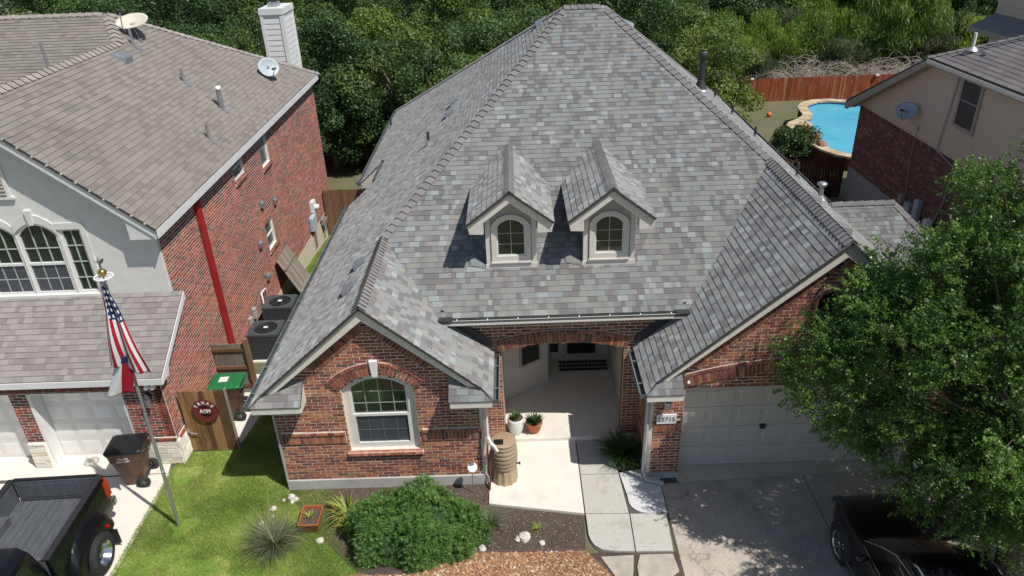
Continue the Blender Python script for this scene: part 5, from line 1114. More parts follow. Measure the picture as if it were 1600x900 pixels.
def annulus(b, c, r0, r1, y0, y1, n=40, sz=1.05):
    vs = []
    for y in (y0, y1):
        for r in (r0, r1):
            for j in range(n): a = 2*PI*j/n; vs.append((c[0]+r*math.cos(a), y, c[2]+r*sz*math.sin(a)))
    f = []
    for j in range(n):
        k = (j+1) % n; f += [(j, k, n+k, n+j), (2*n+j, 3*n+j, 3*n+k, 2*n+k), (j, 2*n+j, 2*n+k, k), (n+j, n+k, 3*n+k, 3*n+j)]
    b.add(vs, f); return b
annulus(ring, SGc, R0, R1, 13.955, 13.975).build("sign_ring", maroon, sg); annulus(MB(), SGc, .305, .288, 13.948, 13.954).build("ring_edge", simple("maroon_dark", (.10, .015, .015), .5, var=0), sg); annulus(MB(), SGc, .168, .150, 13.950, 13.954).build("inner_edge", bpy.data.materials["maroon_dark"], sg)
MB().box(-7.63, -7.29, 13.955, 13.97, 1.15, 1.29).build("sign_bar", maroon, sg)
for i, ch_ in enumerate("TEXAS"):
    a = PI/2+(2-i)*.47; r = .232; text_mesh(ch_, .105, "letter", M['white'], sg, (SGc[0]+r*math.cos(a), 13.950, SGc[2]+r*1.05*math.sin(a)), (PI/2, -(a-PI/2), 0), .003, bold=.004)
text_mesh("A&M", .125, "letters", M['white'], sg, (SGc[0], 13.948, SGc[2]+.0), (PI/2, 0, 0), .003, bold=.006)
# open grey gate section behind the carts
G2 = T("fence_section", (-7.65, 16.3, 0), "weathered grey fence section with three rails behind the green-lidded cart", "fence")
for i in range(7):
    x0 = -8.08+i*.128; MB().box(x0, x0+.122, 16.34, 16.36, .02, 1.56+random.uniform(-.01, .01), random.random()).build("board", M['w_grey'], G2)
for z in (.25, .80, 1.35): MB().box(-8.08, -7.2, 16.30, 16.34, z, z+.09).build("rail", M['w_brown'], G2)
MB().box(-7.22, -7.11, 16.26, 16.37, 0, 1.72).build("post", M['w_brown'], G2)
# leaning fence panel near the units
G3 = T("leaning_fence", (-7.6, 22.6, -.3), "loose weathered fence panel leaning on the left brick wall beyond the air conditioners", "fence panel")
for i in range(9):
    y0 = 21.95+i*.145; b = MB(); b.add([(-7.25, y0, -.25), (-7.25, y0+.138, -.25), (-7.97, y0+.138, 1.25), (-7.97, y0, 1.25), (-7.27, y0, -.26), (-7.27, y0+.138, -.26), (-7.99, y0+.138, 1.24), (-7.99, y0, 1.24)], [(0, 1, 2, 3), (7, 6, 5, 4), (0, 4, 5, 1), (1, 5, 6, 2), (2, 6, 7, 3), (3, 7, 4, 0)], random.random()); b.build("board", M['w_grey'], G3)
for t in (.2, .75): MB().beam((-7.22-.72*t, 21.95, -.25+1.5*t), (-7.22-.72*t, 23.25, -.25+1.5*t), (0, 0, 1), .09, .035).build("rail", M['w_grey'], G3)
fence("board_fence", (-8.05, 29.0), (-5.3, 29.0), 2.05, M['w_brown'], "brown board fence closing the gap between the left two houses", side=-1, posts=2.6)
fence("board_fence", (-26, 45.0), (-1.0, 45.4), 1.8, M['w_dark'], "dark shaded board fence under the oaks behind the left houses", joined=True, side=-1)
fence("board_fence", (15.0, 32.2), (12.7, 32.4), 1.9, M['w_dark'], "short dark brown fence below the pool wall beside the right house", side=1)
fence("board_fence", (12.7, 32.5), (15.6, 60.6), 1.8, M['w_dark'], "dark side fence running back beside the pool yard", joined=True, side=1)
RF = fence("board_fence", (15.7, 60.8), (44, 60.2), 1.9, M['w_red'], "long red-stained board fence behind the swimming pool", joined=True, side=-1, posts=30)
for i, (x, y) in enumerate(((19.4, 60.6), (29.4, 60.4))):
    tagp(MB().box(x-.12, x+.12, y-.12, y+.02, -2.42, -2.28).build("fence_light", M['white']), ["white fence light at the left end of the red fence", "white fence light at the right part of the red fence"][i], "light", "lights on the red fence")
# ---- air conditioners
def ac(x, y, z, label):
    A_ = T("air_conditioner", (x, y, z), label, "air conditioner", "air conditioners between the houses"); w, d, h = .90, .80, .86
    dkm = simple("ac_grey", (.062, .07, .078), .5, metal=.2, var=.1) if "ac_grey" not in bpy.data.materials else bpy.data.materials["ac_grey"]
    lbuild(MB().box(-w/2+.03, w/2-.03, -d/2+.03, d/2-.03, .04, h-.06), "coil_core", bpy.data.materials["black"], A_)
    for i in range(15): lbuild(MB().box(-w/2, w/2, -d/2, d/2, .06+i*.05, .06+i*.05+.034), "louvre_band", dkm, A_)
    for sx in (-1, 1):
        for sy in (-1, 1): lbuild(MB().box(sx*(w/2-.02)-.03, sx*(w/2-.02)+.03, sy*(d/2-.02)-.03, sy*(d/2-.02)+.03, 0, h-.02), "corner_post", dkm, A_)
    b = MB(); n = 32; vs = []; 
    for zt in (h-.07, h):
        for j in range(n):
            a = 2*PI*j/n; c, s = math.cos(a), math.sin(a); m = max(abs(c)/(w/2+.01), abs(s)/(d/2+.01)); vs.append((c/m, s/m, zt))
        for j in range(n): a = 2*PI*j/n; vs.append((.33*math.cos(a), .33*math.sin(a), zt))
    f = []
    for j in range(n):
        k = (j+1) % n; f += [(2*n+j, 2*n+k, 3*n+k, 3*n+j), (j, k, 2*n+k, 2*n+j), (n+j, n+k, 3*n+k, 3*n+j)]
    b.add(vs, f); lbuild(b, "top_pan", simple("ac_top", (.10, .115, .125), .4, metal=.3, var=.1) if "ac_top" not in bpy.data.materials else bpy.data.materials["ac_top"], A_)
    g = MB()
    for r in (.08, .13, .18, .23, .28, .33): g.tube([(r*math.cos(2*PI*j/28), r*math.sin(2*PI*j/28), h-.005+.012*(1-r/.33)) for j in range(29)], .005, 4, cap=False)
    for j in range(8): a = PI*j/4; g.tube([(.05*math.cos(a), .05*math.sin(a), h+.01), (.34*math.cos(a), .34*math.sin(a), h-.005)], .005, 4)
    lbuild(g, "fan_guard", M['dark'], A_)
    lbuild(MB().lathe([(.33, .3), (.33, h-.1)], n=28), "fan_shroud", bpy.data.materials["black"], A_)
    fb = MB()
    for j in range(4): a = 2*PI*j/4+.4; fb.add([(.05*math.cos(a), .05*math.sin(a), h-.14), (.30*math.cos(a-.25), .30*math.sin(a-.25), h-.18), (.31*math.cos(a+.35), .31*math.sin(a+.35), h-.12), (.06*math.cos(a+.6), .06*math.sin(a+.6), h-.10)], [(0, 1, 2, 3)])
    lbuild(fb, "fan_blades", M['dark'], A_); lbuild(MB().box(-.055, .065, -.04, .05, h+.012, h+.018), "rating_label", M['white'], A_)
    return A_
ac(-7.35, 18.28, 0.02, "nearer dark grey air conditioner beside the left brick wall"); ac(-7.36, 19.85, 0.02, "farther dark grey air conditioner beside the left brick wall")
MB().box(-7.85, -6.85, 17.8, 20.4, -.1, .035).build("equipment_pad", M['conc_n'], None, 'structure')
# ---- wheeled carts
def cart(x, y, rz, lid, body, label):
    C_ = T("trash_cart", (x, y, .016), label, "trash cart", None, rz)
    def sec(z, a, c, yo=0): return [(-a+.05, -c+yo, z), (a-.05, -c+yo, z), (a, -c+.05+yo, z), (a, c-.05+yo, z), (a-.05, c+yo, z), (-a+.05, c+yo, z), (-a, c-.05+yo, z), (-a, -c+.05+yo, z)]
    b = MB(); b.loft([sec(.02, .21, .22), sec(.10, .225, .235), sec(.72, .29, .33), sec(.74, .31, .35), sec(.92, .32, .37), sec(.94, .335, .385), sec(.99, .335, .385)], smooth=False); lbuild(b, "bin_body", body, C_, .012)
    l = MB(); l.loft([sec(.99, .345, .40, .0), sec(1.03, .35, .405, .0), sec(1.055, .32, .37, .0), sec(1.075, .22, .28, .0)], smooth=False)
    lbuild(l, "lid", lid, C_, .012)
    lbuild(MB().tube([(-.30, .385, 1.0), (-.30, .47, 1.01), (.30, .47, 1.01), (.30, .385, 1.0)], .018, 8), "handle", lid, C_)
    lbuild(MB().tube([(-.34, .25, .14), (.34, .25, .14)], .015, 8), "axle", M['dark'], C_)
    for s in (-1, 1):
        w = lbuild(MB().lathe([(.06, -.03), (.14, -.035), (.15, -.02), (.15, .02), (.14, .035), (.06, .03)], (s*.31, .26, .15), axis='X', n=22), "wheel", simple("rubber", (.025, .025, .025), .8, var=.1) if "rubber" not in bpy.data.materials else bpy.data.materials["rubber"], C_)
        h = MB(); 
        for k in range(5): a = 2*PI*k/5; h.obox((s*.335, .26+.06*math.cos(a), .15+.06*math.sin(a)), (0, math.cos(a), math.sin(a)), (1, 0, 0), (0, -math.sin(a), math.cos(a)), .11, .012, .025)
        h2 = lbuild(h, "wheel_spokes", M['gutter'], w)
    return C_
brownp = simple("brown_plastic", (.115, .055, .03), .5, var=.12, nscale=4); blackp = simple("black_plastic", (.014, .014, .016), .38, var=.15); greenp = simple("green_plastic", (.02, .16, .055), .45, var=.1)
c1 = cart(-8.98, 13.08, -PI/2+.10, blackp, brownp, "brown trash cart with black lid in front of the neighbour's garage door")
c2 = cart(-7.50, 15.42, -PI/2+.06, greenp, brownp, "brown trash cart with green lid behind the cedar gate")
def on_cart(c, txt, size, x, y, z, rot, name="lettering"):
    o = text_mesh(txt, size, name, M['white'], None, (0, 0, 0), (0, 0, 0), .002, bold=.002); o.parent = c; o.location = (x, y, z); o.rotation_euler = rot
on_cart(c1, "TRASH", .075, .318, -.02, .845, (PI/2+.08, 0, PI/2)); on_cart(c1, "333-4287", .075, .315, -.02, .775, (PI/2+.08, 0, PI/2))
c2l = lbuild(MB().box(-.12, .10, -.16, .06, 1.077, 1.080), "lid_label", M['white'], c2)
# ---- flagpole and flags
FP = T("flagpole", (-7.44, 11.57, 0), "tall steel flagpole on the lawn carrying a drooping stars and stripes flag", "flagpole")
MB().tube([(-7.44, 11.57, 0), (-7.40, 11.57, 1.5)], .038, 10).tube([(-7.40, 11.57, 1.5), (-7.36, 11.57, 3.0)], .034, 10).tube([(-7.36, 11.57, 3.0), (-7.32, 11.57, 4.5)], .029, 10).tube([(-7.32, 11.57, 4.5), (-7.28, 11.57, 6.0)], .024, 10).build("pole", M['galv'], FP)
b = MB(); 
for j in range(8): a = 2*PI*j/8; b.obox((-7.28+.10*math.cos(a), 11.57+.10*math.sin(a), 6.0), (math.cos(a), math.sin(a), 0), (-math.sin(a), math.cos(a), 0), (0, 0, 1), .11, .018, .018)
b.tube([(-7.28+.155*math.cos(2*PI*j/20), 11.57+.155*math.sin(2*PI*j/20), 6.0) for j in range(21)], .018, 6, cap=False); b.build("truck_ring", M['white'], FP)
gold = simple("gold", (.55, .36, .08), .3, metal=.9, var=.1); MB().ball((-7.28, 11.57, 6.08), .075, .075, .075).build("finial_ball", gold, FP)
b = MB(); b.tube([(-7.28, 11.57, 6.15), (-7.28, 11.57, 6.25)], .015, 6); b.loft([[(-7.28-.02, 11.56, 6.24), (-7.28+.02, 11.58, 6.24), (-7.28, 11.57, 6.30)], [(-7.24, 11.56, 6.27), (-7.22, 11.58, 6.27), (-7.23, 11.57, 6.34)], [(-7.20, 11.56, 6.33), (-7.19, 11.58, 6.33), (-7.195, 11.57, 6.36)]], smooth=False); b.add([(-7.28, 11.57, 6.26), (-7.36, 11.50, 6.36), (-7.33, 11.57, 6.27)], [(0, 1, 2)]).add([(-7.28, 11.57, 6.26), (-7.32, 11.66, 6.36), (-7.33, 11.57, 6.27)], [(0, 1, 2)]); b.build("eagle_finial", M['gutter'], FP)
MB().box(-7.40, -7.36, 11.50, 11.56, 1.4, 1.55).build("cleat", M['galv'], FP)
def flag_mat(kind):
    m, t, b = newmat(kind); b.inputs["Roughness"].default_value = .7; uv = N(t, "ShaderNodeUVMap"); uv.uv_map = "UVMap"; sx = N(t, "ShaderNodeSeparateXYZ"); t.links.new(uv.outputs[0], sx.inputs[0]); u, v = sx.outputs[0], sx.outputs[1]
    red, wht, blu = (.42, .012, .03), (.80, .80, .80), (.015, .03, .12)
    if kind == "flag_stripes":
        st = mulv(t, mulv(t, mulv(t, v, 6.5), 0, 'FRACT'), .5, 'LESS_THAN'); c = mixc(t, st, wht, red)
        cant = mulv(t, mulv(t, u, .42, 'LESS_THAN'), mulv(t, v, 6/13, 'GREATER_THAN'))
        # stars: a grid of dots
        def cell(s, n): return mulv(t, mulv(t, mulv(t, s, n), 0, 'FRACT'), .5, 'SUBTRACT')
        cu, cv_ = cell(u, 6/.42), cell(v, 5/(7/13)); r = mulv(t, mulv(t, cu, cu), mulv(t, cv_, cv_), 'ADD'); star = mulv(t, r, .075, 'LESS_THAN')
        c = mixc(t, cant, c, mixc(t, star, blu, wht))
    else:
        c = mixc(t, mulv(t, v, .5, 'GREATER_THAN'), red, wht); c = mixc(t, mulv(t, u, .18, 'LESS_THAN'), c, blu)
    t.links.new(c, b.inputs["Base Color"]); tr = N(t, "ShaderNodeBsdfTranslucent"); t.links.new(c, tr.inputs[0]); mx = N(t, "ShaderNodeMixShader"); mx.inputs[0].default_value = .15; t.links.new(b.outputs[0], mx.inputs[1]); t.links.new(tr.outputs[0], mx.inputs[2]); t.links.new(mx.outputs[0], t.nodes["Material Output"].inputs[0]); return m
def grid_flag(name, f, nu, nv, mat, label, uvf=lambda v: v):
    vs = []; fs = []; uvs = []
    for j in range(nv+1):
        for i in range(nu+1): vs.append(f(i/nu, j/nv)); uvs.append((i/nu, uvf(j/nv)))
    for j in range(nv):
        for i in range(nu): a = j*(nu+1)+i; fs.append((a, a+1, a+nu+2, a+nu+1))
    me = bpy.data.meshes.new(name); me.from_pydata(vs, [], fs); ul = me.uv_layers.new(name="UVMap")
    for l in me.loops: ul.data[l.index].uv = uvs[l.vertex_index]
    me.polygons.foreach_set("use_smooth", [True]*len(fs)); me.materials.append(mat); o = link(name, me); tagp(o, label, "flag"); m = o.modifiers.new("cloth_thickness", 'SOLIDIFY'); m.thickness = .004; return o
# hoist (u=0) runs down the pole; the fly end droops in folds. v: 0 lower edge, 1 upper edge
def f_us(u, v):
    wd = .07+.66*u**1.05; g = min(1, u*3)
    return (-7.30+.03*u+(v-.50)*wd+math.sin(v*9+u*3)*.015*g, 11.57-.085-.05*u+math.sin(v*13+u*2.5)*.040*g+.03*math.sin(u*7)*g, 5.94-1.74*u-.20*v*u+math.sin(v*7)*.03*u)
grid_flag("national_flag", f_us, 48, 40, flag_mat("flag_stripes"), "stars and stripes flag hanging limp in folds from the flagpole", lambda v: .20+.80*v)
def f_tx(u, v):
    x0, x1 = -7.48-.44*u, -7.18-.16*u
    return (x0+(x1-x0)*v, 11.57-.10+math.sin(v*8+u*3)*.05, 4.42-.92*u+.10*v*u)
grid_flag("state_flag", f_tx, 24, 16, flag_mat("flag_bands"), "white, red and blue flag hanging under the striped flag", lambda v: 1-v)
# ---- planter box, path light, rain barrel, hose, pots
terra = simple("terracotta_box", (.36, .12, .045), .6, var=.12, nscale=8); soil = simple("potting_soil", (.10, .075, .06), .98, var=.4, nscale=30, bump=.8)
pb = T("planter_box", (-4.55, 11.46, 0), "square orange planter box with soil and a small plant in the bed", "planter"); b = MB()
def pbsec(z, s, e=0): return [(-.205*s-e, -.28*s-e, z), (.205*s+e, -.28*s-e, z), (.205*s+e, .28*s+e, z), (-.205*s-e, .28*s+e, z)]
b.loft([pbsec(.008, .72), pbsec(.30, 1.0), pbsec(.30, .90), pbsec(.22, .88)], smooth=False, caps=False); lbuild(b, "box", terra, pb); lbuild(MB().add(pbsec(.225, .89), [(0, 1, 2, 3)]), "soil", soil, pb)
for (x0, x1, y0, y1) in ((-.215, .215, -.29, -.262), (-.215, .215, .262, .29), (-.215, -.19, -.262, .262), (.19, .215, -.262, .262)): lbuild(MB().box(x0, x1, y0, y1, .29, .312), "rim_board", terra, pb)
pl = T("path_light", (-1.17, 12.28, 0), "round white disc on a thin stake against the brick wall", "garden light"); MB().tube([(-1.17, 12.28, 0), (-1.16, 12.28, .72)], .012, 6).build("stake", M['galv'], pl)
b = MB(); c = V((-1.15, 12.26, .76)); n = V((.15, -.75, .65)).normalized(); a = n.cross(V((0, 0, 1))).normalized(); u = a.cross(n)
b.add([c+n*.02]+[c+(a*math.cos(2*PI*j/24)+u*math.sin(2*PI*j/24))*.105 for j in range(24)]+[c-n*.03+(a*math.cos(2*PI*j/24)+u*math.sin(2*PI*j/24))*.09 for j in range(24)], [(0, 1+j, 1+(j+1) % 24) for j in range(24)]+[(1+j, 25+j, 25+(j+1) % 24, 1+(j+1) % 24) for j in range(24)]+[tuple(range(48, 24, -1))]); b.build("disc", M['white'], pl); MB().obox(c+n*.03+u*.08, a, u, n, .09, .06, .03).build("solar_cell", M['gutter'], pl)
beige = simple("barrel_plastic", (.36, .27, .175), .6, var=.08, nscale=6)
rb = T("rain_barrel", (-.47, 12.68, .055), "tan ribbed rain barrel on a base under the corner downspout", "rain barrel")
prof = [(.235, .38)]
for i in range(6):
    z = .40+i*.105; r = .265+.022*math.sin(PI*(i+.5)/6); prof += [(r, z), (r+.014, z+.02), (r+.014, z+.08), (r, z+.10)]
prof += [(.26, 1.05), (.275, 1.055), (.275, 1.09), (.25, 1.10), (0, 1.11)]; lbuild(MB().lathe(prof, n=36), "barrel", beige, rb)
b = MB(); n = 24; lo_, hi_ = [], []
for j in range(n): a = 2*PI*j/n; r = .27 if j % 2 else .295; lo_.append((r*math.cos(a)*1.02, r*math.sin(a)*1.02, 0)); hi_.append((r*.93*math.cos(a), r*.93*math.sin(a), .37))
b.loft([lo_, hi_], smooth=False); lbuild(b, "base", simple("barrel_base", (.42, .31, .19), .6, var=.08), rb, .006)
lbuild(MB().box(-.20, -.0, -.18, -.02, 1.105, 1.125), "inlet_screen", blackp, rb); lbuild(MB().tube([(.26, -.1, .52), (.34, -.13, .52)], .018, 8).box(.33, .36, -.15, -.11, .5, .56), "spigot", M['dark'], rb)
hose = MB().tube([(-.76, 12.50, 1.0), (-.70, 12.46, .98), (-.77, 12.50, .9), (-.785, 12.50, .6), (-.79, 12.46, .2), (-.80, 12.36, .06), (-.86, 12.2, .03), (-.93, 12.02, .03)], .016, 8).tube([(-.76, 12.53, 1.0), (-.80, 12.51, .7), (-.775, 12.46, .3), (-.80, 12.3, .05), (-.90, 12.12, .03)], .014, 8).build("garden_hose", simple("hose_red", (.20, .05, .04), .5, var=.1)); tagp(hose, "dark red hose looping down the corner beside the rain barrel", "hose")
def leafy(b, c, n, L, w, spread=.8, up=.6, droop=.3, seg=3, r0=.02):
    for i in range(n):
        a = random.uniform(0, 2*PI); t = random.random()**.6*spread; l = L*random.uniform(.6, 1.1); d = V((math.cos(a)*t, math.sin(a)*t, up+random.uniform(-.1, .3))).normalized(); s = V((-math.sin(a), math.cos(a), 0)); rr = random.random()
        p = V(c)+V((math.cos(a), math.sin(a), 0))*r0*random.random(); pts = []; 
        for k in range(seg+1):
            f = k/seg; ww = w*(1-f**2)*(.6+.4*math.sin(PI*min(1, f+.2))); pts += [p-s*ww/2, p+s*ww/2]; p = p+d*(l/seg); d = (d+V((math.cos(a)*.3, math.sin(a)*.3, -droop))*(1.0/seg)*1.6).normalized()
        b.add(pts, [(2*k, 2*k+1, 2*k+3, 2*k+2) for k in range(seg)], rr, True)
    return b
glaze = simple("white_glaze", (.66, .68, .68), .25, var=.06, nscale=3, coat=.4); tc = simple("terracotta", (.42, .13, .05), .6, var=.1, nscale=6)
p1_ = T("plant_pot", (-.20, 14.12, .16), "tall white glazed pot with a spiky green plant on the porch edge", "potted plant")
lbuild(MB().lathe([(0, 0), (.13, 0), (.175, .12), (.20, .28), (.20, .40), (.19, .46), (.175, .46), (.17, .40)], n=28), "pot", glaze, p1_); lbuild(MB().lathe([(0, .415), (.175, .41)], n=20), "soil", soil, p1_); lbuild(leafy(MB(), (0, 0, .4), 46, .30, .035, .7, .8, .35), "foliage", M['liri'], p1_)
lbuild(leafy(MB(), (0.02, 0, .42), 16, .22, .035, .9, .6, .4), "pale_leaves", M['yucca'], p1_)
p2_ = T("plant_pot", (.24, 14.14, .16), "low terracotta pot with a bushy dark green plant on the porch edge", "potted plant")
lbuild(MB().lathe([(0, 0), (.11, 0), (.15, .08), (.19, .25), (.205, .26), (.205, .31), (.185, .31), (.18, .27)], n=28), "pot", tc, p2_); lbuild(MB().lathe([(0, .28), (.18, .275)], n=20), "soil", soil, p2_); lbuild(leafy(MB(), (0, 0, .27), 90, .27, .045, .85, .7, .2, r0=.1), "foliage", M['liri'], p2_)
lbuild(leafy(MB(), (-.03, .03, .23), 26, .20, .03, .9, .6, .3, r0=.05), "foliage", M['yucca'], pb)
# door mat: black and white chequered rows
mt = MB().box(1.02, 2.32, 16.62, 17.12, .162, .17).build("door_mat", simple("mat_grey", (.42, .41, .39), .9, var=.1)); tagp(mt, "black and grey buffalo-check mat in front of the porch door", "door mat")
blk = bpy.data.materials["black"]
for i in range(3): MB().box(1.0, 2.34, 16.64+i*.18, 16.64+i*.18+.09, .171, .176).build("dark_stripe", blk, mt)
ck = simple('mat_mid', (.07, .07, .07), .9, var=.1)
for i in range(13): MB().box(1.04+i*.10, 1.04+i*.10+.035, 16.62, 17.12, .1765, .178).build("cross_stripe", ck, mt)
# ---- rocks
def rock(x, y, r, label, z=0.0, fl=.7, grp="white limestone rocks in the front bed", mat=None):
    b = MB(); b.ball((0, 0, r*fl*.5), r, r*random.uniform(.75, 1.0), r*fl, 9, 7, .16, smooth=False); o = T("garden_rock", (x, y, z), label, "rock", grp, random.uniform(0, 6)); me = b.mesh("garden_rock", mat or M['rock']); bpy.data.objects.remove(o)
    o = link("garden_rock", me); o.location = (x, y, z); o.rotation_euler = (0, 0, random.uniform(0, 6)); tagp(o, label, "rock", grp)
rock(-5.22, 12.30, 0.090, "largest white rock at the foot of the left house corner"); rock(-5.36, 12.22, 0.053, "small white rock just left of the corner rock"); rock(-5.10, 12.24, 0.060, "small white rock just right of the corner rock")
rock(-5.16, 12.16, 0.060, "white rock just in front of the corner rock"); rock(-5.52, 11.96, 0.083, "flat white rock between lawn and bed above the grey grass clump"); rock(-5.66, 11.52, 0.083, "white rock at the left edge of the long grey grass clump"); rock(-5.48, 11.75, 0.045, "tiny white rock on the lawn edge")
rock(-4.30, 11.02, .09, "lone white rock in the grass below the planter box", fl=.5); rock(-.07, 10.92, .13, "large craggy white rock on the bare mulch above the gravel"); rock(-.20, 10.90, .08, "brownish rock leaning on the craggy white one"); rock(.28, 10.78, .07, "small white rock just right of the craggy one")
rock(-.93, 10.68, .09, "pale rock at the right foot of the big green bush")
# ---- swimming pool
outer = [(23.22, 51.77), (22.22, 52.21), (21.11, 52.14), (20.03, 51.4), (19.49, 50.43), (19.31, 49.56), (19.19, 48.6), (18.99, 48.15), (18.37, 47.46), (17.67, 46.84), (17.21, 45.97), (17.05, 45.13), (17.2, 44.6), (17.25, 43.61), (17.4, 42.16), (17.6, 41.05), (18.07, 40.06), (18.67, 39.5), (20.5, 38.9), (23.5, 39.5), (26.0, 42.5), (26.6, 47), (25.2, 50.6)]
def inset(p, d):
    out = []; n = len(p); cc = V((sum(q[0] for q in p)/n, sum(q[1] for q in p)/n))
    for i in range(n):
        a, q, c = V(p[i-1]), V(p[i]), V(p[(i+1) % n]); t = (c-a).normalized(); nn = V((-t.y, t.x)); 
        out.append((q.x+nn.x*d, q.y+nn.y*d))
    return out
inner = inset(outer, .62) if area(outer) > 0 else inset(outer, -.62)
PO = T("swimming_pool", (21.5, 45.5, -3), "blue freeform swimming pool with tan stone edge behind the right house", "pool"); n = len(outer)
def ringz(b, po, pi, z0, z1_):
    n = len(po); vs = [(x, y, z1_) for x, y in po]+[(x, y, z1_) for x, y in pi]+[(x, y, z0) for x, y in po]+[(x, y, z0) for x, y in pi]; b.add(vs, [(i, (i+1) % n, n+(i+1) % n, n+i) for i in range(n)]+[(i, 2*n+i, 2*n+(i+1) % n, (i+1) % n) for i in range(n)]+[(n+i, n+(i+1) % n, 3*n+(i+1) % n, 3*n+i) for i in range(n)]); return b
ringz(MB(), inset(outer, .08 if area(outer) > 0 else -.08), inset(outer, .3 if area(outer) > 0 else -.3), -5.0, -2.10).build("pool_wall", M['w_dark'], PO)
tanst = palette("coping_stone", [(0, (.52, .42, .27)), (.35, (.60, .50, .34)), (.7, (.46, .36, .23))], speck=.15, sscale=6, bump=.3)
for i in range(n):
    a, c = outer[i], outer[(i+1) % n]; d, e = inner[i], inner[(i+1) % n]
    for k in range(2):
        f = lambda p, q, t: (p[0]+(q[0]-p[0])*t, p[1]+(q[1]-p[1])*t); t0, t1 = k/2+.012, (k+1)/2-.012
        MB().prism([f(a, c, t0), f(a, c, t1), f(d, e, t1), f(d, e, t0)], -2.10, -1.98+random.uniform(-.01, .01), random.random()).build("coping_stone", tanst, PO)
ringz(MB(), inset(outer, .45 if area(outer) > 0 else -.45), inner, -3.6, -2.101).build("pool_tile_band", simple("pool_tile", (.03, .07, .22), .3, var=.2, nscale=6), PO)
wm, t, bb = newmat("pool_water"); bb.inputs["Roughness"].default_value = .06; bb.inputs["Specular IOR Level"].default_value = .5
c = ramp(t, noise(t, .35, 4, .6), [(.3, (.07, .36, .52)), (.55, (.11, .46, .60)), (.75, (.18, .55, .66))]); t.links.new(c, bb.inputs["Base Color"]); bumpn(t, bb, noise(t, 4.5, 4, .65), .25, .06)
MB().prism(inset(outer, .5 if area(outer) > 0 else -.5), -3.5, -2.2).build("pool_water", wm, PO)
redrock = simple("waterfall_rock", (.34, .19, .12), .9, var=.4, nscale=3, bump=.6, bscale=8)
for i, (x, y, r, lb) in enumerate(((18.1, 45.2, .62, "pale boulder topping the pool rockwork"), (17.85, 44.1, .5, "second boulder of the pool rockwork from the back"), (17.9, 43.2, .55, "middle reddish boulder of the pool rockwork"), (17.75, 42.5, .42, "low boulder near the front of the pool rockwork"), (17.95, 41.9, .40, "frontmost boulder of the pool rockwork"))):
    rock(x, y, r, lb, -2.1, .6, "boulders of the pool rockwork", tanst if i == 0 else redrock)
tagp(MB().ball((18.7, 53.5, gz(18.7, 53.5)+.16), .2, .2, .2).build("ball", simple("orange_rubber", (.75, .16, .05), .5, var=0)), "orange ball lying on the lawn left of the pool", "ball")
_x = (sheet("pool_yard_lawn", [(14.0, 41), (16, 38.5), (27, 38.5), (30, 60.5), (15.5, 60.5)], -9, M['lawn']))
bpy.data.objects.remove(bpy.data.objects["pool_yard_lawn"])
kp = T("kiddie_pool", (-5.2, 35.5, gz(0, 35.5)), "shaded dark blue tub on the ground under the oaks", "tub"); lbuild(MB().lathe([(.0, .03), (1.0, .03), (1.05, .35), (1.15, .35), (1.1, 0)], n=28), "shell", simple("tub_blue", (.04, .07, .16), .35, var=.3), kp)
# ================================================================== VEHICLES
paint = simple("black_paint", (.006, .0065, .009), .3, var=.1, coat=.25, spec=.35); paint.node_tree.nodes["Principled BSDF"].inputs["Coat Roughness"].default_value = .05
liner = simple("bed_liner", (.085, .092, .105), .75, var=.25, nscale=3, bump=.5, bscale=70, dirt=((.17, .18, .20), 2.4, .60, .7), sc=(6, 1, 1)); rubber = bpy.data.materials["rubber"]; chrome = simple("polished_alloy", (.62, .63, .65), .18, metal=1.0, var=.05); redl = simple("lamp_red", (.40, .008, .012), .15, var=.15, coat=.6); plast = simple("dark_plastic", (.022, .022, .024), .6, var=.1)
def sideprof(pts, x0, x1): return pts
TK = T("pickup_truck", (-9.66, 11.62, .016), "black dually pickup truck backed up to the neighbour's garage with an empty bed", "pickup truck", None, PI+.035)
def roundsec(y, w, z0, z1_, r=.08, top=None):
    top = top if top is not None else w*.93
    return [(-w+.06, y, z0), (w-.06, y, z0), (w, y, z0+.1), (w+.015, y, (z0+z1_)/2), (w, y, z1_-r), (top, y, z1_), (-top, y, z1_), (-w, y, z1_-r), (-w-.015, y, (z0+z1_)/2), (-w, y, z0+.1)]
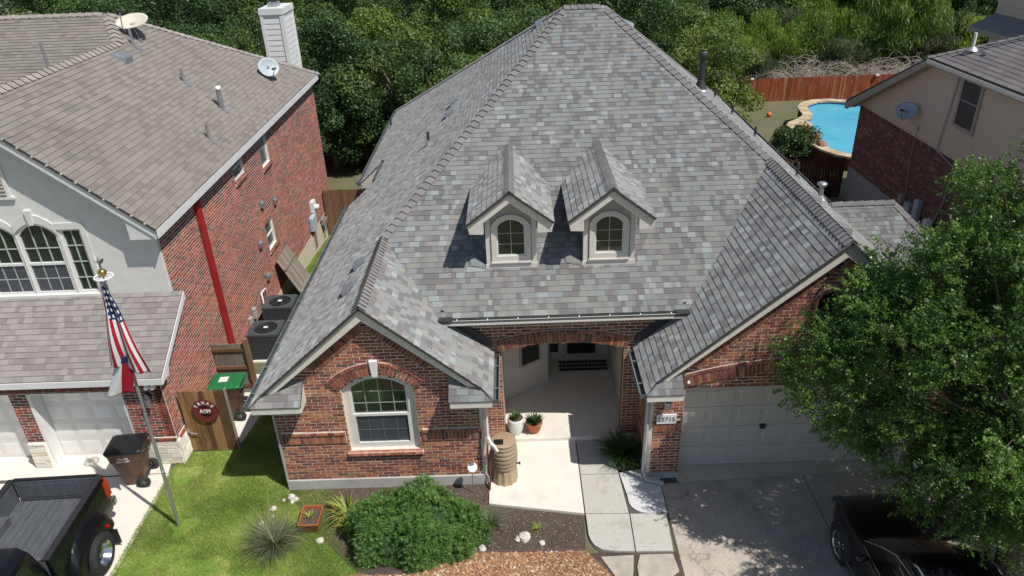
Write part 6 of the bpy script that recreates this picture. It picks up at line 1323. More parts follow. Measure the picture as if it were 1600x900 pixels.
# bed: floor, sides, front wall, tailgate
BL_ = 2.22
b = MB(); b.box(-.86, .86, .10, BL_, .86, .90)
for i in range(11): x = -.80+i*.16; b.box(x-.055, x+.055, .12, BL_-.02, .90, .915)
lbuild(b, "bed_floor", liner, TK)
for s in (-1, 1):
    xo = .985*s
    def q(x): return x*s
    o = MB(); secs = []
    for y in (.02, .10, .6, 1.1, 1.6, 2.1, BL_):
        e = 0 if y > .05 else -.03
        secs.append([(q(.90), y, .55), (q(.975+e), y, .55), (q(.995+e), y, .80), (q(1.005+e), y, 1.0), (q(.985+e), y, 1.28), (q(.955+e), y, 1.40), (q(.90), y, 1.405), (q(.90), y, .9)])
    o.loft(secs, smooth=False); lbuild(o, "bed_side", paint, TK, .015)
    o = MB(); o.box(min(q(.84), q(.90)), max(q(.84), q(.90)), .10, BL_, .88, 1.38); o.box(min(q(.66), q(.85)), max(q(.66), q(.85)), .72, 1.62, .9, 1.10); lbuild(o, "bed_side_liner", liner, TK, .02)
    o = MB(); o.loft([[(q(.83), y, 1.385), (q(.965), y, 1.39), (q(.955), y, 1.425), (q(.84), y, 1.43)] for y in (.02, 1.1, BL_)], smooth=False); lbuild(o, "rail_cap", plast, TK, .01)
    # dual wheel fender
    o = MB(); secs = []; R = .475; yc, zc = 1.17, .42; nn_ = 13
    for i in range(nn_):
        a = PI*(i/(nn_-1)); cy_, cz = yc-.74*math.cos(a), zc+.08+.50*math.sin(a)**.8
        iy, iz = yc-(R-.045)*math.cos(a), zc+(R-.04)*.96*math.sin(a)
        secs.append([(q(.96), cy_, cz+.24*math.sin(a)), (q(1.04), cy_, cz+.15*math.sin(a)), (q(1.12), cy_, cz), (q(1.15), yc+(cy_-yc)*.92, cz-.07*math.sin(a)), (q(1.15), iy, iz), (q(.96), iy, iz)])
    o.loft(secs, smooth=False); lbuild(o, "wheel_fender", paint, TK, .0)
    o = MB(); o.box(min(q(.98), q(1.24)), max(q(.98), q(1.24)), .60, .615, .10, .48); lbuild(o, "mud_flap", plast, TK)
    for xw in (1.13, .86):
        t_ = lbuild(MB().lathe([(.24, -.10), (.34, -.115), (.395, -.09), (.41, -.05), (.41, .05), (.395, .09), (.34, .115), (.24, .10)], (q(xw), yc, .41), axis='X', n=36), "tyre", rubber, TK)
    tr = MB()
    for j in range(48): a = 2*PI*j/48; tr.obox((q(1.13), yc+.412*math.cos(a), .41+.412*math.sin(a)), (1, 0, 0), (0, -math.sin(a), math.cos(a)), (0, math.cos(a), math.sin(a)), .17, .022, .01)
    lbuild(tr, "tread_blocks", rubber, TK, kind='stuff')
    rim = lbuild(MB().lathe([(.245, q(.115)), (.235, q(.105)), (.20, q(-.01)), (.17, q(-.06)), (.10, q(-.06)), (.09, q(.02)), (.0, q(.03))], (q(1.13), yc, .41), axis='X', n=36), "rim", chrome, TK)
    hb_ = MB()
    for j in range(8): a = 2*PI*j/8; hb_.lathe([(.028, q(-.055)), (.028, q(-.06)), (0, q(-.058))], (q(1.13), yc+.145*math.cos(a), .41+.145*math.sin(a)), axis='X', n=8)
    for j in range(8): a = 2*PI*(j+.5)/8; hb_.lathe([(.012, q(-.06)), (.012, q(-.02)), (0, q(-.02))], (q(1.13), yc+.075*math.cos(a), .41+.075*math.sin(a)), axis='X', n=6)
    lbuild(hb_, "wheel_nuts", M['dark'], rim)
    lbuild(MB().loft([[(q(.90), -.02, .92), (q(1.01), .0, .92), (q(1.015), .20, .92), (q(.95), .20, .92)], [(q(.90), -.035, 1.3), (q(.995), -.015, 1.3), (q(1.0), .17, 1.3), (q(.94), .17, 1.3)]], smooth=False), "tail_lamp", redl, TK, .015)
    lbuild(MB().box(min(q(1.19), q(1.252)), max(q(1.19), q(1.252)), .78, .84, .74, .80), "marker_lamp", redl, TK)
    lbuild(MB().box(min(q(.95), q(1.02)), max(q(.95), q(1.02)), 1.95, 4.9, .38, .46), "running_board", M['trim_t'], TK, .02)
b = MB(); b.box(-.86, .86, .0, .055, .88, 1.38); 
b.box(-.70, .70, .055, .062, .96, 1.30)
lbuild(b, "tailgate_liner", liner, TK); lbuild(MB().loft([[(-.88, -.03, .85), (.88, -.03, .85), (.88, -.035, 1.36), (.86, -.02, 1.42), (-.86, -.02, 1.42), (-.88, -.035, 1.36)], [(-.88, .03, .85), (.88, .03, .85), (.88, .03, 1.36), (.86, .05, 1.42), (-.86, .05, 1.42), (-.88, .03, 1.36)]], smooth=False), "tailgate", paint, TK, .015)
lbuild(MB().box(-.86, .86, BL_-.06, BL_, .88, 1.42), "bed_front_wall", liner, TK, .01)
lbuild(MB().box(-.95, .95, -.17, -.03, .50, .70).box(-.3, .3, -.2, -.1, .66, .72), "rear_bumper", chrome, TK, .03); lbuild(MB().box(-.88, .88, -.01, 5.9, .45, .86), "chassis", plast, TK)
# cab
b = MB(); b.loft([roundsec(y, w, .5, h) for y, w, h in ((BL_+.03, .93, 1.12), (BL_+.1, .985, 1.20), (3.2, 1.0, 1.20), (4.6, 1.0, 1.18), (4.9, .99, 1.16), (5.9, .96, 1.05), (6.15, .88, .95))]); lbuild(b, "cab_body", paint, TK)
def gsec(y, wb, wt, zb, zt): return [(-wb, y, zb), (wb, y, zb), (wt+.05, y, zt-.12), (wt-.08, y, zt), (-wt+.08, y, zt), (-wt-.05, y, zt-.12)]
b = MB(); b.loft([gsec(BL_+.06, .93, .70, 1.15, 1.80), gsec(BL_+.16, .95, .76, 1.15, 1.93), gsec(3.3, .95, .78, 1.15, 1.97), gsec(4.1, .95, .76, 1.15, 1.93), gsec(4.35, .94, .72, 1.15, 1.80), gsec(4.95, .93, .90, 1.15, 1.20)]); lbuild(b, "cab_roof", paint, TK, .02)
lbuild(MB().add([(-.62, BL_+.045, 1.30), (.62, BL_+.045, 1.30), (.58, BL_+.075, 1.72), (-.58, BL_+.075, 1.72)], [(0, 1, 2, 3)]).box(-.15, .15, BL_+.1, BL_+.17, 1.86, 1.92), "rear_window", M['glass_c'], TK)
for s in (-1, 1): lbuild(MB().add([(s*.935, 2.5, 1.22), (s*.935, 3.35, 1.22), (s*.845, 3.35, 1.78), (s*.845, 2.6, 1.76)], [(0, 1, 2, 3)]).add([(s*.935, 3.45, 1.22), (s*.935, 4.6, 1.22), (s*.845, 4.05, 1.78), (s*.845, 3.45, 1.79)], [(0, 1, 2, 3)]), "side_window", M['glass_c'], TK)
for s in (-1, 1):
    lbuild(MB().lathe([(.24, -.10), (.34, -.115), (.41, -.05), (.41, .05), (.34, .115), (.24, .10)], (s*.90, 5.1, .41), axis='X', n=30), "tyre", rubber, TK); lbuild(MB().box(s*1.0-.03+.12*s, s*1.0+.03+.12*s, 4.3, 4.42, 1.15, 1.42), "mirror", plast, TK, .02)
# ---- black SUV under the oak
SV = T("suv", (6.98, 11.12, .016), "black SUV parked nose-in on the driveway under the oak", "car", None, .0)
def bsec(y, w, zb, zs, zt, tw): return [(-w*.86, y, zb), (w*.86, y, zb), (w*.97, y, zb+.12), (w, y, zb+.32), (w*.985, y, zs), (w*tw, y, zt-.02), (w*tw*.6, y, zt), (0, y, zt+.01), (-w*tw*.6, y, zt), (-w*tw, y, zt-.02), (-w*.985, y, zs), (-w, y, zb+.32), (-w*.97, y, zb+.12)]
b = MB(); b.loft([bsec(*a) for a in ((.0, .40, .40, .68, .72, .8), (-.04, .60, .34, .70, .77, .82), (-.12, .76, .28, .75, .83, .85), (-.26, .86, .25, .80, .90, .87), (-.48, .93, .24, .85, .96, .88), (-.9, .975, .24, .90, 1.01, .90), (-1.42, .985, .24, .97, 1.06, .92), (-1.7, .985, .24, 1.0, 1.07, .95), (-3.2, .985, .24, 1.02, 1.08, .96), (-4.4, .97, .26, 1.03, 1.09, .95), (-4.72, .92, .30, .98, 1.05, .92), (-4.82, .82, .40, .85, .95, .9))]); lbuild(b, "body", paint, SV)
def hs(y, wb, wt, zb, zt): return [(-wb, y, zb), (wb, y, zb), (wt, y, zt-.07), (wt-.10, y, zt-.01), (0, y, zt+.015), (-wt+.10, y, zt-.01), (-wt, y, zt-.07)]
b = MB(); b.loft([hs(*a) for a in ((-1.46, .90, .85, 1.04, 1.08), (-2.30, .92, .72, 1.05, 1.62), (-2.45, .92, .72, 1.05, 1.66), (-3.4, .92, .73, 1.05, 1.69), (-4.3, .91, .70, 1.05, 1.62), (-4.78, .86, .66, 1.02, 1.10))]); lbuild(b, "greenhouse", M['glass_c'], SV)
b = MB(); b.loft([[(-.66, y, z-.03), (.66, y, z-.03), (.655, y, z), (.5, y, z+.022), (-.5, y, z+.022), (-.655, y, z)] for y, z in ((-2.38, 1.63), (-2.6, 1.67), (-3.4, 1.69), (-4.35, 1.62))]); lbuild(b, "roof_panel", paint, SV)
for s in (-1, 1):
    lbuild(MB().tube([(s*.935, -1.62, 1.075), (s*.945, -2.6, 1.085), (s*.945, -3.6, 1.09), (s*.93, -4.4, 1.09)], .009, 6), "beltline_trim", chrome, SV)
    lbuild(MB().tube([(s*.90, -1.55, 1.12), (s*.83, -1.95, 1.40), (s*.765, -2.30, 1.575), (s*.742, -2.7, 1.60), (s*.748, -3.4, 1.62), (s*.735, -4.1, 1.56), (s*.80, -4.45, 1.35)], .009, 6), "window_arch_trim", chrome, SV)
    lbuild(MB().beam((s*.925, -2.85, 1.06), (s*.75, -2.78, 1.62), (1, 0, 0), .05, .03), "door_pillar", paint, SV)
    lbuild(MB().tube([(s*.64, -2.6, 1.69), (s*.64, -2.7, 1.735), (s*.64, -4.0, 1.735), (s*.64, -4.1, 1.68)], .016, 6), "roof_rail", M['galv'], SV)
    m_ = MB(); m_.ball((s*1.09, -1.92, 1.10), .12, .07, .075, 12, 8); m_.tube([(s*.95, -1.90, 1.06), (s*1.05, -1.92, 1.08)], .03, 6); lbuild(m_, "mirror", paint, SV)
    lbuild(MB().tube([(s*1.0, -1.9, 1.145), (s*1.12, -1.9, 1.16), (s*1.19, -1.93, 1.13)], .010, 6), "mirror_trim", chrome, SV)
    for yw in (-.93, -3.83):
        ty = lbuild(MB().lathe([(.26, -.10), (.34, -.11), (.372, -.08), (.372, .08), (.34, .11), (.26, .10)], (s*.905, yw, .372), axis='X', n=34), "tyre", rubber, SV)
        r_ = MB(); r_.lathe([(.27, s*.105), (.25, s*.095), (.24, s*.02)], (s*.905, yw, .372), axis='X', n=30)
        for k in range(5):
            for dd in (-.13, .13): a = 2*PI*k/5+dd; r_.beam((s*.99, yw+.05*math.cos(a), .372+.05*math.sin(a)), (s*1.0, yw+.25*math.cos(a), .372+.25*math.sin(a)), (1, 0, 0), .032, .03)
        r_.lathe([(.07, s*.09), (.05, s*.105), (0, s*.105)], (s*.905, yw, .372), axis='X', n=16); lbuild(r_, "rim", chrome, ty); lbuild(MB().lathe([(.0, s*.03), (.25, s*.03)], (s*.905, yw, .372), axis='X', n=24), "brake_disc", M['dark'], ty)
        ar_ = MB(); ar_.tube([(s*.965, yw+.42*math.cos(PI*j/12), .372+.42*math.sin(PI*j/12)) for j in range(13)], .03, 6); lbuild(ar_, "arch_cladding", plast, SV)
    lbuild(MB().ball((s*.72, -.16, .72), .17, .16, .07, 12, 8), "headlamp", M['glass_s'], SV); lbuild(MB().box(min(s*.975, s*.995), max(s*.975, s*.995), -3.3, -1.3, .30, .36), "sill_trim", chrome, SV)
lbuild(MB().box(-.5, .5, -.04, .02, .42, .66), "grille", plast, SV, .02)
# the wheel arch cut is suggested by a dark liner
for s in (-1, 1):
    for yw in (-.93, -3.83): lbuild(MB().lathe([(.0, s*.078), (.41, s*.078)], (s*.905, yw, .372), axis='X', n=28), "wheel_arch", plast, SV)
# ================================================================== VEGETATION
def quads(P, Tn, B, L, Wd):
    """rhombic leaves: centre P, long axis Tn, cross axis B"""
    v = np.stack([P-Tn*L[:, None]/2, P+B*Wd[:, None]/2-Tn*L[:, None]*.08, P+Tn*L[:, None]/2, P-B*Wd[:, None]/2-Tn*L[:, None]*.08], 1)
    return v.reshape(-1, 3), np.arange(len(P)*4).reshape(-1, 4)
def unit(a): return a/np.maximum(1e-6, np.linalg.norm(a, axis=1, keepdims=True))
def crown(name, seed, ells, n, mat, L=.17, Wd=.10, nclump=60, cr=(.55, 1.1), up=.35, shell=.5, tint=.35, elong=None, flat=.75):
    r = np.random.default_rng(seed); w = np.array([e[3]*e[4]*e[5] for e in ells]); w = w/w.sum(); cl = []
    for e, c in zip(ells, r.multinomial(nclump, w)):
        d = unit(r.normal(size=(c, 3))); rad = r.uniform(.25, 1, size=(c, 1))**.45; cl.append(np.array(e[:3])+d*rad*np.array(e[3:6]))
    cl = np.concatenate(cl); k = len(cl); cs = r.uniform(cr[0], cr[1], k); ct = r.normal(0, tint*.5, k)
    idx = r.choice(k, n, p=(cs**2)/(cs**2).sum()); d = unit(r.normal(size=(n, 3))); rad = r.uniform(0, 1, (n, 1))**shell
    P = cl[idx]+d*rad*cs[idx][:, None]*np.array([1, 1, flat]); N_ = unit(d*.8+r.normal(size=(n, 3))*.8+np.array([0, 0, up])); 
    Tn = unit(np.cross(N_, r.normal(size=(n, 3)))) if elong is None else unit(np.array(elong)+r.normal(size=(n, 3))*.45)
    B = unit(np.cross(N_, Tn)); l = L*r.uniform(.6, 1.3, n); ww = Wd*r.uniform(.6, 1.3, n); v, f = quads(P, Tn, B, l, ww)
    return np_mesh(name, v, f, mat, np.clip(r.uniform(0, 1, n)*.75+ct[idx]+.12, 0, 1)), cl
def trunk_mesh(name, h, r0, cl, nl=9, mat=None, base=(0, 0, 0), lean=(0, 0)):
    b = MB(); B0 = V(base); top = B0+V((lean[0], lean[1], h)); b.tube([B0-V((0, 0, .4)), B0+V((0, 0, .1)), B0+(top-B0)*.5+V((.1, -.05, 0)), top], [r0*1.35, r0*1.1, r0*.85, r0*.6], 9)
    for i in range(nl):
        c = V(cl[i*len(cl)//nl]); s = B0+(top-B0)*random.uniform(.45, 1); m = (s+c)/2+V((0, 0, .25)); b.tube([s, m, c], [r0*.42, r0*.26, r0*.08], 6)
    return b.mesh(name, mat or M['bark'])
# ---- background oaks: a few prototypes, each tree its own object
protos = []
for i, (rx, ry, rz, m) in enumerate(((4.0, 3.8, 3.4, 'oak_d'), (3.4, 3.4, 3.8, 'oak_d'), (4.4, 4.0, 3.0, 'oak_m'), (3.6, 3.6, 3.3, 'oak_d'))):
    ells = [(0, 0, 4.6, rx, ry, rz), (rx*.45, .6, 3.4, rx*.6, ry*.6, rz*.6), (-rx*.5, -.5, 3.2, rx*.6, ry*.6, rz*.6), (.3, -ry*.5, 2.6, rx*.6, ry*.5, rz*.6)]
    me, cl = crown("crown", 100+i, ells, 30000, M[m], .19, .115, 64, (.6, 1.15), up=.75, shell=.28, tint=.5); protos.append((me, trunk_mesh("trunk", 3.4, .24, cl)))
lp = []
for i in range(3):
    me, cl = crown("crown", 200+i, [(0, 0, 1.7, 2.0, 1.8, 1.6), (.9, 0, 1.2, 1.2, 1.2, 1.1), (-.8, .3, 2.3, 1.0, 1.0, 1.2)], 13000, M['leaf_l'] if i < 2 else M['leaf_g'], .30, .05, 42, (.45, .9), elong=(0, 0, 1.0), tint=.5); lp.append((me, trunk_mesh("trunk", 1.4, .09, cl, 8)))
def tree(pr, x, y, s, label, cat="tree", group=None, name="oak_tree", z=None, rz=None, sz=1.0):
    o = thing(name, (x, y, gz(x, y) if z is None else z), label, cat, group); o.rotation_euler = (0, 0, random.uniform(0, 6.28) if rz is None else rz); o.scale = (s, s, s*sz)
    link("trunk", pr[1], o); link("crown", pr[0], o); return o
G1 = "dark oaks behind the houses"
row = [(-15.5, 45.5, 1.05), (-11.0, 44.2, 1.05), (-6.6, 45.6, 1.1), (-2.2, 46.5, 1.1), (2.6, 47.0, 1.1), (7.0, 48.0, 1.15), (11.4, 47.2, 1.0), (-20, 46, 1.0), (-3.6, 40.2, .92)]  # last entry: overhanging oak added so its shadow darkens the yard
labs = ["broad oak behind the left chimney", "oak filling the gap right of the left chimney", "oak above the brown fence between the houses", "oak left of the main roof's long hip", "oak behind the main roof's upper left slope", "oak directly behind the main ridge", "full green oak behind the tall flue pipe", "oak behind the cream satellite dish", "nearest oak, added to overhang and shade the yard left of the main roof"]
for i, ((x, y, s), lb) in enumerate(zip(row, labs)): tree(protos[i % 4], x, y, s, lb, group=G1)
r2 = [(-26+i*5.2+random.uniform(-1, 1), 57+random.uniform(-2.5, 2.5), random.uniform(1.0, 1.25)) for i in range(8)]
for i, (x, y, s) in enumerate(r2): tree(protos[(i*3+1) % 4], x, y, s, ["leftmost", "second", "third", "fourth", "fifth", "sixth", "seventh", "rightmost"][i]+" oak from the left in the second row of woods", group="oaks in the second row of woods")
r3 = [(-46+i*6.0+random.uniform(-1.5, 1.5), 76+random.uniform(-4, 4), random.uniform(1.15, 1.45)) for i in range(21) if not (14 < -46+i*6.0 < 16)]
for i, (x, y, s) in enumerate(r3): tree(protos[(i*2+1) % 4], x, y+(8 if x > 14 else 0), s, "distant dark tree in the woods along the top of the view", group="distant trees of the woods")
r4 = [(-60+i*7.0+random.uniform(-2, 2), 98+random.uniform(-5, 5), random.uniform(1.4, 1.8)) for i in range(22)]
for i, (x, y, s) in enumerate(r4): 
    if x > -57: tree(protos[(i+2) % 4], x, y, s, "farthest dark tree of the woods", group="farthest trees of the woods")
# light shrubs beyond the red fence
G2_ = "light green shrubs beyond the red fence"
LS = ((20.0, 69, 1.35, 0), (22.6, 72, 1.5, 1), (25.4, 70.5, 1.3, 0), (28.2, 72, 1.5, 1), (31.0, 71, 1.1, 0), (34.8, 70, 2.2, 1), (38, 72.5, 1.9, 0), (21.8, 66.5, .8, 2), (29.5, 67.5, 1.0, 2), (26.5, 77, 1.5, 2), (41.5, 69, 1.4, 2), (18.2, 73, 1.7, 1), (33, 79, 1.6, 0), (37.5, 67.5, 1.1, 2))
ORD2 = ['leftmost', 'second', 'third', 'fourth', 'fifth', 'sixth', 'seventh', 'eighth', 'ninth', 'tenth']
for i, (x, y, s, k) in enumerate(LS):
    od = ORD2[sorted(q[0] for q in LS if (q[3] < 2) == (k < 2)).index(x)]
    tree(lp[k], x, y, s, (od+" from the left of the light green feathery shrubs beyond the red fence" if k < 2 else od+" from the left of the greyish green shrubs beyond the red fence").replace('leftmost from the left', 'leftmost'), "shrub", G2_ if k < 2 else "greyish shrubs beyond the red fence", "shrub", sz=1.1)
for i in range(16):
    x = -47+i*3.0+random.uniform(-.8, .8); tree(lp[i % 3], x, 66+random.uniform(-3, 9), random.uniform(1.1, 1.7), ["leftmost", "second", "third", "fourth", "fifth", "sixth", "seventh", "eighth", "ninth", "tenth", "eleventh", "twelfth", "thirteenth", "fourteenth", "fifteenth", "rightmost"][i]+" light brushy shrub from the left behind the left roof", "shrub", "brushy shrubs behind the left roof", "shrub")
for i in range(9):
    x = 41+i*2.5; tree(lp[(i+1) % 3], x, 66+random.uniform(-3, 6), random.uniform(1.1, 1.7), ["leftmost", "second", "third", "fourth", "fifth", "sixth", "seventh", "eighth", "rightmost"][i]+" shrub in the row at the far right edge of the woods", "shrub", "shrubs at the far right", "shrub")
# dead brush
def deadbrush(x, y, h, n, seed, label):
    r = random.Random(seed); b = MB(); z0 = gz(x, y)
    for i in range(n):
        a = r.uniform(0, 2*PI); t = r.uniform(.2, 1.2); p = V((x+r.uniform(-.5, .5), y+r.uniform(-.4, .4), z0)); d = V((math.cos(a)*t, math.sin(a)*t, 1.3)).normalized(); pts = [p]; L = h*r.uniform(.6, 1.3)
        for k in range(5): p = p+d*L/5; pts.append(p); d = (d+V((math.cos(a)*.22+r.uniform(-.25, .25), math.sin(a)*.22+r.uniform(-.25, .25), -.42))).normalized()
        b.tube(pts, [.035, .026, .020, .015, .011, .006], 4, cap=False)
        for q in range(4):
            s = pts[r.randint(1, 4)]; e = s+V((r.uniform(-.6, .6), r.uniform(-.5, .5), r.uniform(-.7, .5))); b.tube([s, (s+e)/2+V((0, 0, .1)), e], [.016, .012, .006], 3, cap=False)
    tagp(b.build("dead_shrub", M['deadwood']), label, "dead shrub", "bare grey brush beyond the red fence")
ORD = ['first', 'second', 'third', 'fourth', 'fifth', 'sixth', 'seventh', 'eighth', 'ninth', 'tenth', 'eleventh', 'twelfth', 'thirteenth', 'fourteenth', 'fifteenth', 'last']
DB = ((19.6, 62.4, 2.4, 40), (24.6, 62.6, 4.2, 80), (26.4, 62.8, 4.0, 60), (30.2, 62.6, 4.4, 80), (32.2, 62.8, 3.8, 60), (35.0, 62.6, 5.0, 80), (37.6, 63, 5.2, 80), (28.3, 65.5, 6.0, 60), (22.0, 62.6, 2.8, 40), (33.7, 62.4, 3.2, 40))
for i, (x, y, h, n) in enumerate(DB): deadbrush(x, y+2.6, h*.95, int(n*1.3), i, "tangle of bare grey twigs beyond the red fence, %s from the left" % ORD[sorted(q[0] for q in DB).index(x)])
for (x, y, s, lb) in ((22.6, 62.9, 1.0, "leftmost"), (28.9, 63.0, .8, "middle"), (30.6, 63.2, .8, "rightmost")):
    me, cl = crown("tuft", int(x*10), [(0, 0, .6, .9*s, .8*s, .6*s)], 3500, M['sedge'], .22, .03, 14, (.3, .5), elong=(0, 0, 1)); o = link("dry_tuft", me); o.location = (x, y, gz(x, y)); tagp(o, lb+" of three rounded tan dry tufts at the foot of the brush", "dry tuft", "tan dry tufts beyond the red fence")
# far house, top left
fh = T("far_house", (-84, 118, -6), "dark-roofed house far off at the top left corner", "house"); MB().box(-96, -76.5, 112, 124, -8, -2.2).build("wall", M['w_dark'], fh); MB().add([(-97, 111, -2.3), (-75.8, 111, -2.3), (-75.8, 125, -2.3), (-97, 125, -2.3), (-97, 118, 1.4), (-75.8, 118, 1.4)], [(0, 1, 5, 4), (2, 3, 4, 5), (1, 2, 5), (3, 0, 4)]).build("roof", M['shingle_r'], fh); MB().box(-75.9, -75.7, 111, 125, -2.5, -2.2).box(-97, -75.8, 110.9, 111.05, -2.5, -2.2).build("fascia", M['trim'], fh)
# pool-side bush and lot shrubs
me, cl = crown("foliage", 61, [(0, 0, .9, 1.35, 1.1, .9)], 9000, M['oak_m'], .16, .09, 30, (.4, .7)); o = thing("bush", (16.5, 42.8, gz(0, 42.8)), "green bush beside the near left side of the pool", "bush"); link("foliage", me, o); link("stem", trunk_mesh("stem", .7, .06, cl, 5), o)
# ---- the big oak at the right, in front of the garage
def near_oak():
    r = np.random.default_rng(5)
    ells = [(8.1, 10.35, 4.5, 3.1, 1.85, 2.5), (9.6, 10.6, 6.6, 2.5, 2.1, 2.3), (8.4, 8.9, 4.2, 2.2, 1.5, 1.9), (6.6, 10.6, 3.8, 1.6, 1.3, 1.4), (7.8, 9.2, 2.9, 1.3, 1.0, 1.1), (10.4, 9.4, 4.6, 2.2, 2.0, 2.6), (7.1, 10.9, 5.1, 1.35, .9, 1.15), (8.7, 8.6, 2.9, 1.8, .85, 1.0), (5.6, 10.8, 3.85, 1.15, .8, .85), (10.2, 8.7, 2.7, 1.7, 1.0, 1.2), (9.3, 8.9, 3.6, 1.6, 1.0, 1.0), (8.7, 8.1, 2.75, 1.5, .7, .7), (9.9, 8.0, 2.5, 1.3, .8, .9), (7.3, 9.35, 2.85, 1.05, .7, .75), (8.0, 9.1, 2.5, 1.1, .7, .6), (6.3, 10.9, 4.6, 1.4, .85, 1.2), (9.7, 10.9, 7.0, 1.9, 1.5, 1.5)]
    w = np.array([e[3]*e[4]*e[5] for e in ells])**.7; w /= w.sum(); cl = []
    for e, c in zip(ells, r.multinomial(680, w)):
        d = unit(r.normal(size=(c, 3))); cl.append(np.array(e[:3])+d*(r.uniform(.3, 1, (c, 1))**.4)*np.array(e[3:6]))
    cl = np.concatenate(cl); k = len(cl); ncl = 30; idx = np.repeat(np.arange(k), ncl); n = len(idx); cs = r.uniform(.28, .55, k)
    d0 = unit(r.normal(size=(n, 3))+np.array([0, 0, .25])); S0 = cl[idx]+d0*cs[idx][:, None]*.45; ctr = np.array([8.3, 10.0, 4.3]); out = unit(cl[idx]-ctr)
    D = unit(d0*.9+out*.7+r.normal(size=(n, 3))*.3+np.array([0, 0, .1])); TL = r.uniform(.16, .42, n); m = 26
    t = r.uniform(.1, 1, (n, m)); P = S0[:, None, :]+D[:, None, :]*(TL[:, None]*t)[:, :, None]; P = P.reshape(-1, 3); q = len(P)
    P = P+r.normal(size=(q, 3))*.022; Dn = np.repeat(D, m, 0); N_ = unit(r.normal(size=(q, 3))*.7+np.array([0, 0, .7])); Tn = unit(Dn*.5+r.normal(size=(q, 3))*.8); B = unit(np.cross(N_, Tn))
    ct = r.normal(.35, .16, k); tip = t.reshape(-1)*.25; rn = np.clip(np.repeat(ct[idx], m)+tip*.6+r.normal(0, .14, q), 0, 1)
    v, f = quads(P, Tn, B, 0.052*r.uniform(.7, 1.3, q), .030*r.uniform(.7, 1.3, q)); me = np_mesh("crown", v, f, M['oak'], rn)
    o = thing("oak_tree", (9.0, 9.7, 0), "large leafy oak at the right edge in front of the garage", "tree"); c = link("crown", me, o); c.location = (-9.0, -9.7, 0)
    b = MB(); base = V((9.0, 9.7, 0)); b.tube([base-V((0, 0, .3)), base+V((0, 0, .2)), base+V((-.1, .1, 1.4)), base+V((0, .1, 2.4))], [.30, .24, .19, .16], 12)
    for i in range(60):
        c_ = V(cl[int(i*k/60)]); s = base+V((0, .1, random.uniform(1.3, 2.5))); md = s.lerp(c_, .5)+V((random.uniform(-.2, .2), random.uniform(-.2, .2), .35)); b.tube([s, s.lerp(md, .5), md, c_], [.07, .055, .035, .012], 6)
    for j in range(0, n, 9): a = V(cl[idx[j]]); e = V(S0[j])+V(D[j])*float(TL[j]); b.tube([a, V(S0[j]), e], [.008, .006, .003], 3, cap=False)
    b.build("trunk", M['bark'], o)
near_oak()
# ---- the rounded bush in front of the window
def shoots(name, ell, n, m, L, Wd, mat, seed, hemi=True, parent=None, upb=.5):
    r = np.random.default_rng(seed); d = unit(r.normal(size=(n, 3))*np.array([1, 1, .8])); d[:, 2] = np.abs(d[:, 2]) if hemi else d[:, 2]; d = d/((np.hypot(d[:, 0], d[:, 1])**2.6+np.abs(d[:, 2])**2.6)**(1/2.6))[:, None]
    bump_ = 1+.10*np.sin(d[:, 0:1]*7+1)+.08*np.cos(d[:, 1:2]*9); C = np.array(ell[:3])+d*(r.uniform(.80, 1.03, (n, 1)))*bump_*np.array(ell[3:6])
    ax = unit(d*.7+np.array([0, 0, upb])+r.normal(size=(n, 3))*.35); idx = np.repeat(np.arange(n), m); q = len(idx); A = ax[idx]; s = unit(np.cross(A, r.normal(size=(q, 3)))); ang = r.uniform(.3, 1.25, (q, 1)); T_ = unit(A*np.cos(ang)+s*np.sin(ang))
    l = L*r.uniform(.7, 1.25, q); P = C[idx]+T_*l[:, None]*.5-A*r.uniform(0, .05, (q, 1)); N_ = unit(np.cross(T_, unit(np.cross(A, T_)))); B = unit(np.cross(N_, T_)); v, f = quads(P, T_, B, l, np.full(q, Wd)*r.uniform(.8, 1.2, q))
    return np_mesh(name, v, f, mat, np.clip(r.uniform(0, 1, q)*.7+np.repeat(r.normal(.1, .14, n), m), 0, 1))
bu = thing("bush", (-2.32, 10.98, 0), "large rounded bright green bush in front of the arched window", "bush")
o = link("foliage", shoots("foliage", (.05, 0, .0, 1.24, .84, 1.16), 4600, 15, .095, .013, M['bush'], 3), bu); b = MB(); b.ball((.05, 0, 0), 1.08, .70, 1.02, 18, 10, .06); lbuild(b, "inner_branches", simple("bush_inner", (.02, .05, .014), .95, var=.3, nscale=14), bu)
def blades(name, x, y, n, L, w, mat, label, cat="ornamental grass", spread=1.0, up=.9, droop=.5, r0=.1, extra=None, seg=4):
    random.seed(int(abs(x*100+y))); b = leafy(MB(), (0, 0, 0), n, L, w, spread, up, droop, seg, r0); o = link(name, b.mesh(name, mat)); o.location = (x, y, 0.005); tagp(o, label, cat)
    if extra: extra(o)
    return o
o = blades("grass_clump", -5.2, 10.92, 800, .85, .011, M['sedge'], "grey-green spiky grass clump with long stalks at the lawn edge", r0=.14, droop=.75, up=.75)
b = MB()
for a, l in ((2.35, 1.0), (1.9, 1.25), (-.45, 1.0)): b.tube([(0, 0, .1), (math.cos(a)*l*.4, math.sin(a)*l*.4, .5), (math.cos(a)*l*.8, math.sin(a)*l*.8, .6), (math.cos(a)*l, math.sin(a)*l, .5)], [.006, .005, .004, .002], 4)
st = link("flower_stalks", b.mesh("flower_stalks", simple("straw", (.42, .34, .20), .8)), o)
blades("grass_clump", -.78, 11.30, 300, .52, .013, M['sedge'], "grey-green grass clump between the big bush and the white pad", r0=.10, droop=.6)
blades("iris_clump", -3.85, 11.75, 120, .52, .05, M['yucca'], "yellow-green broad-leaved clump against the house wall", "plant", r0=.22, droop=.8, up=.8)
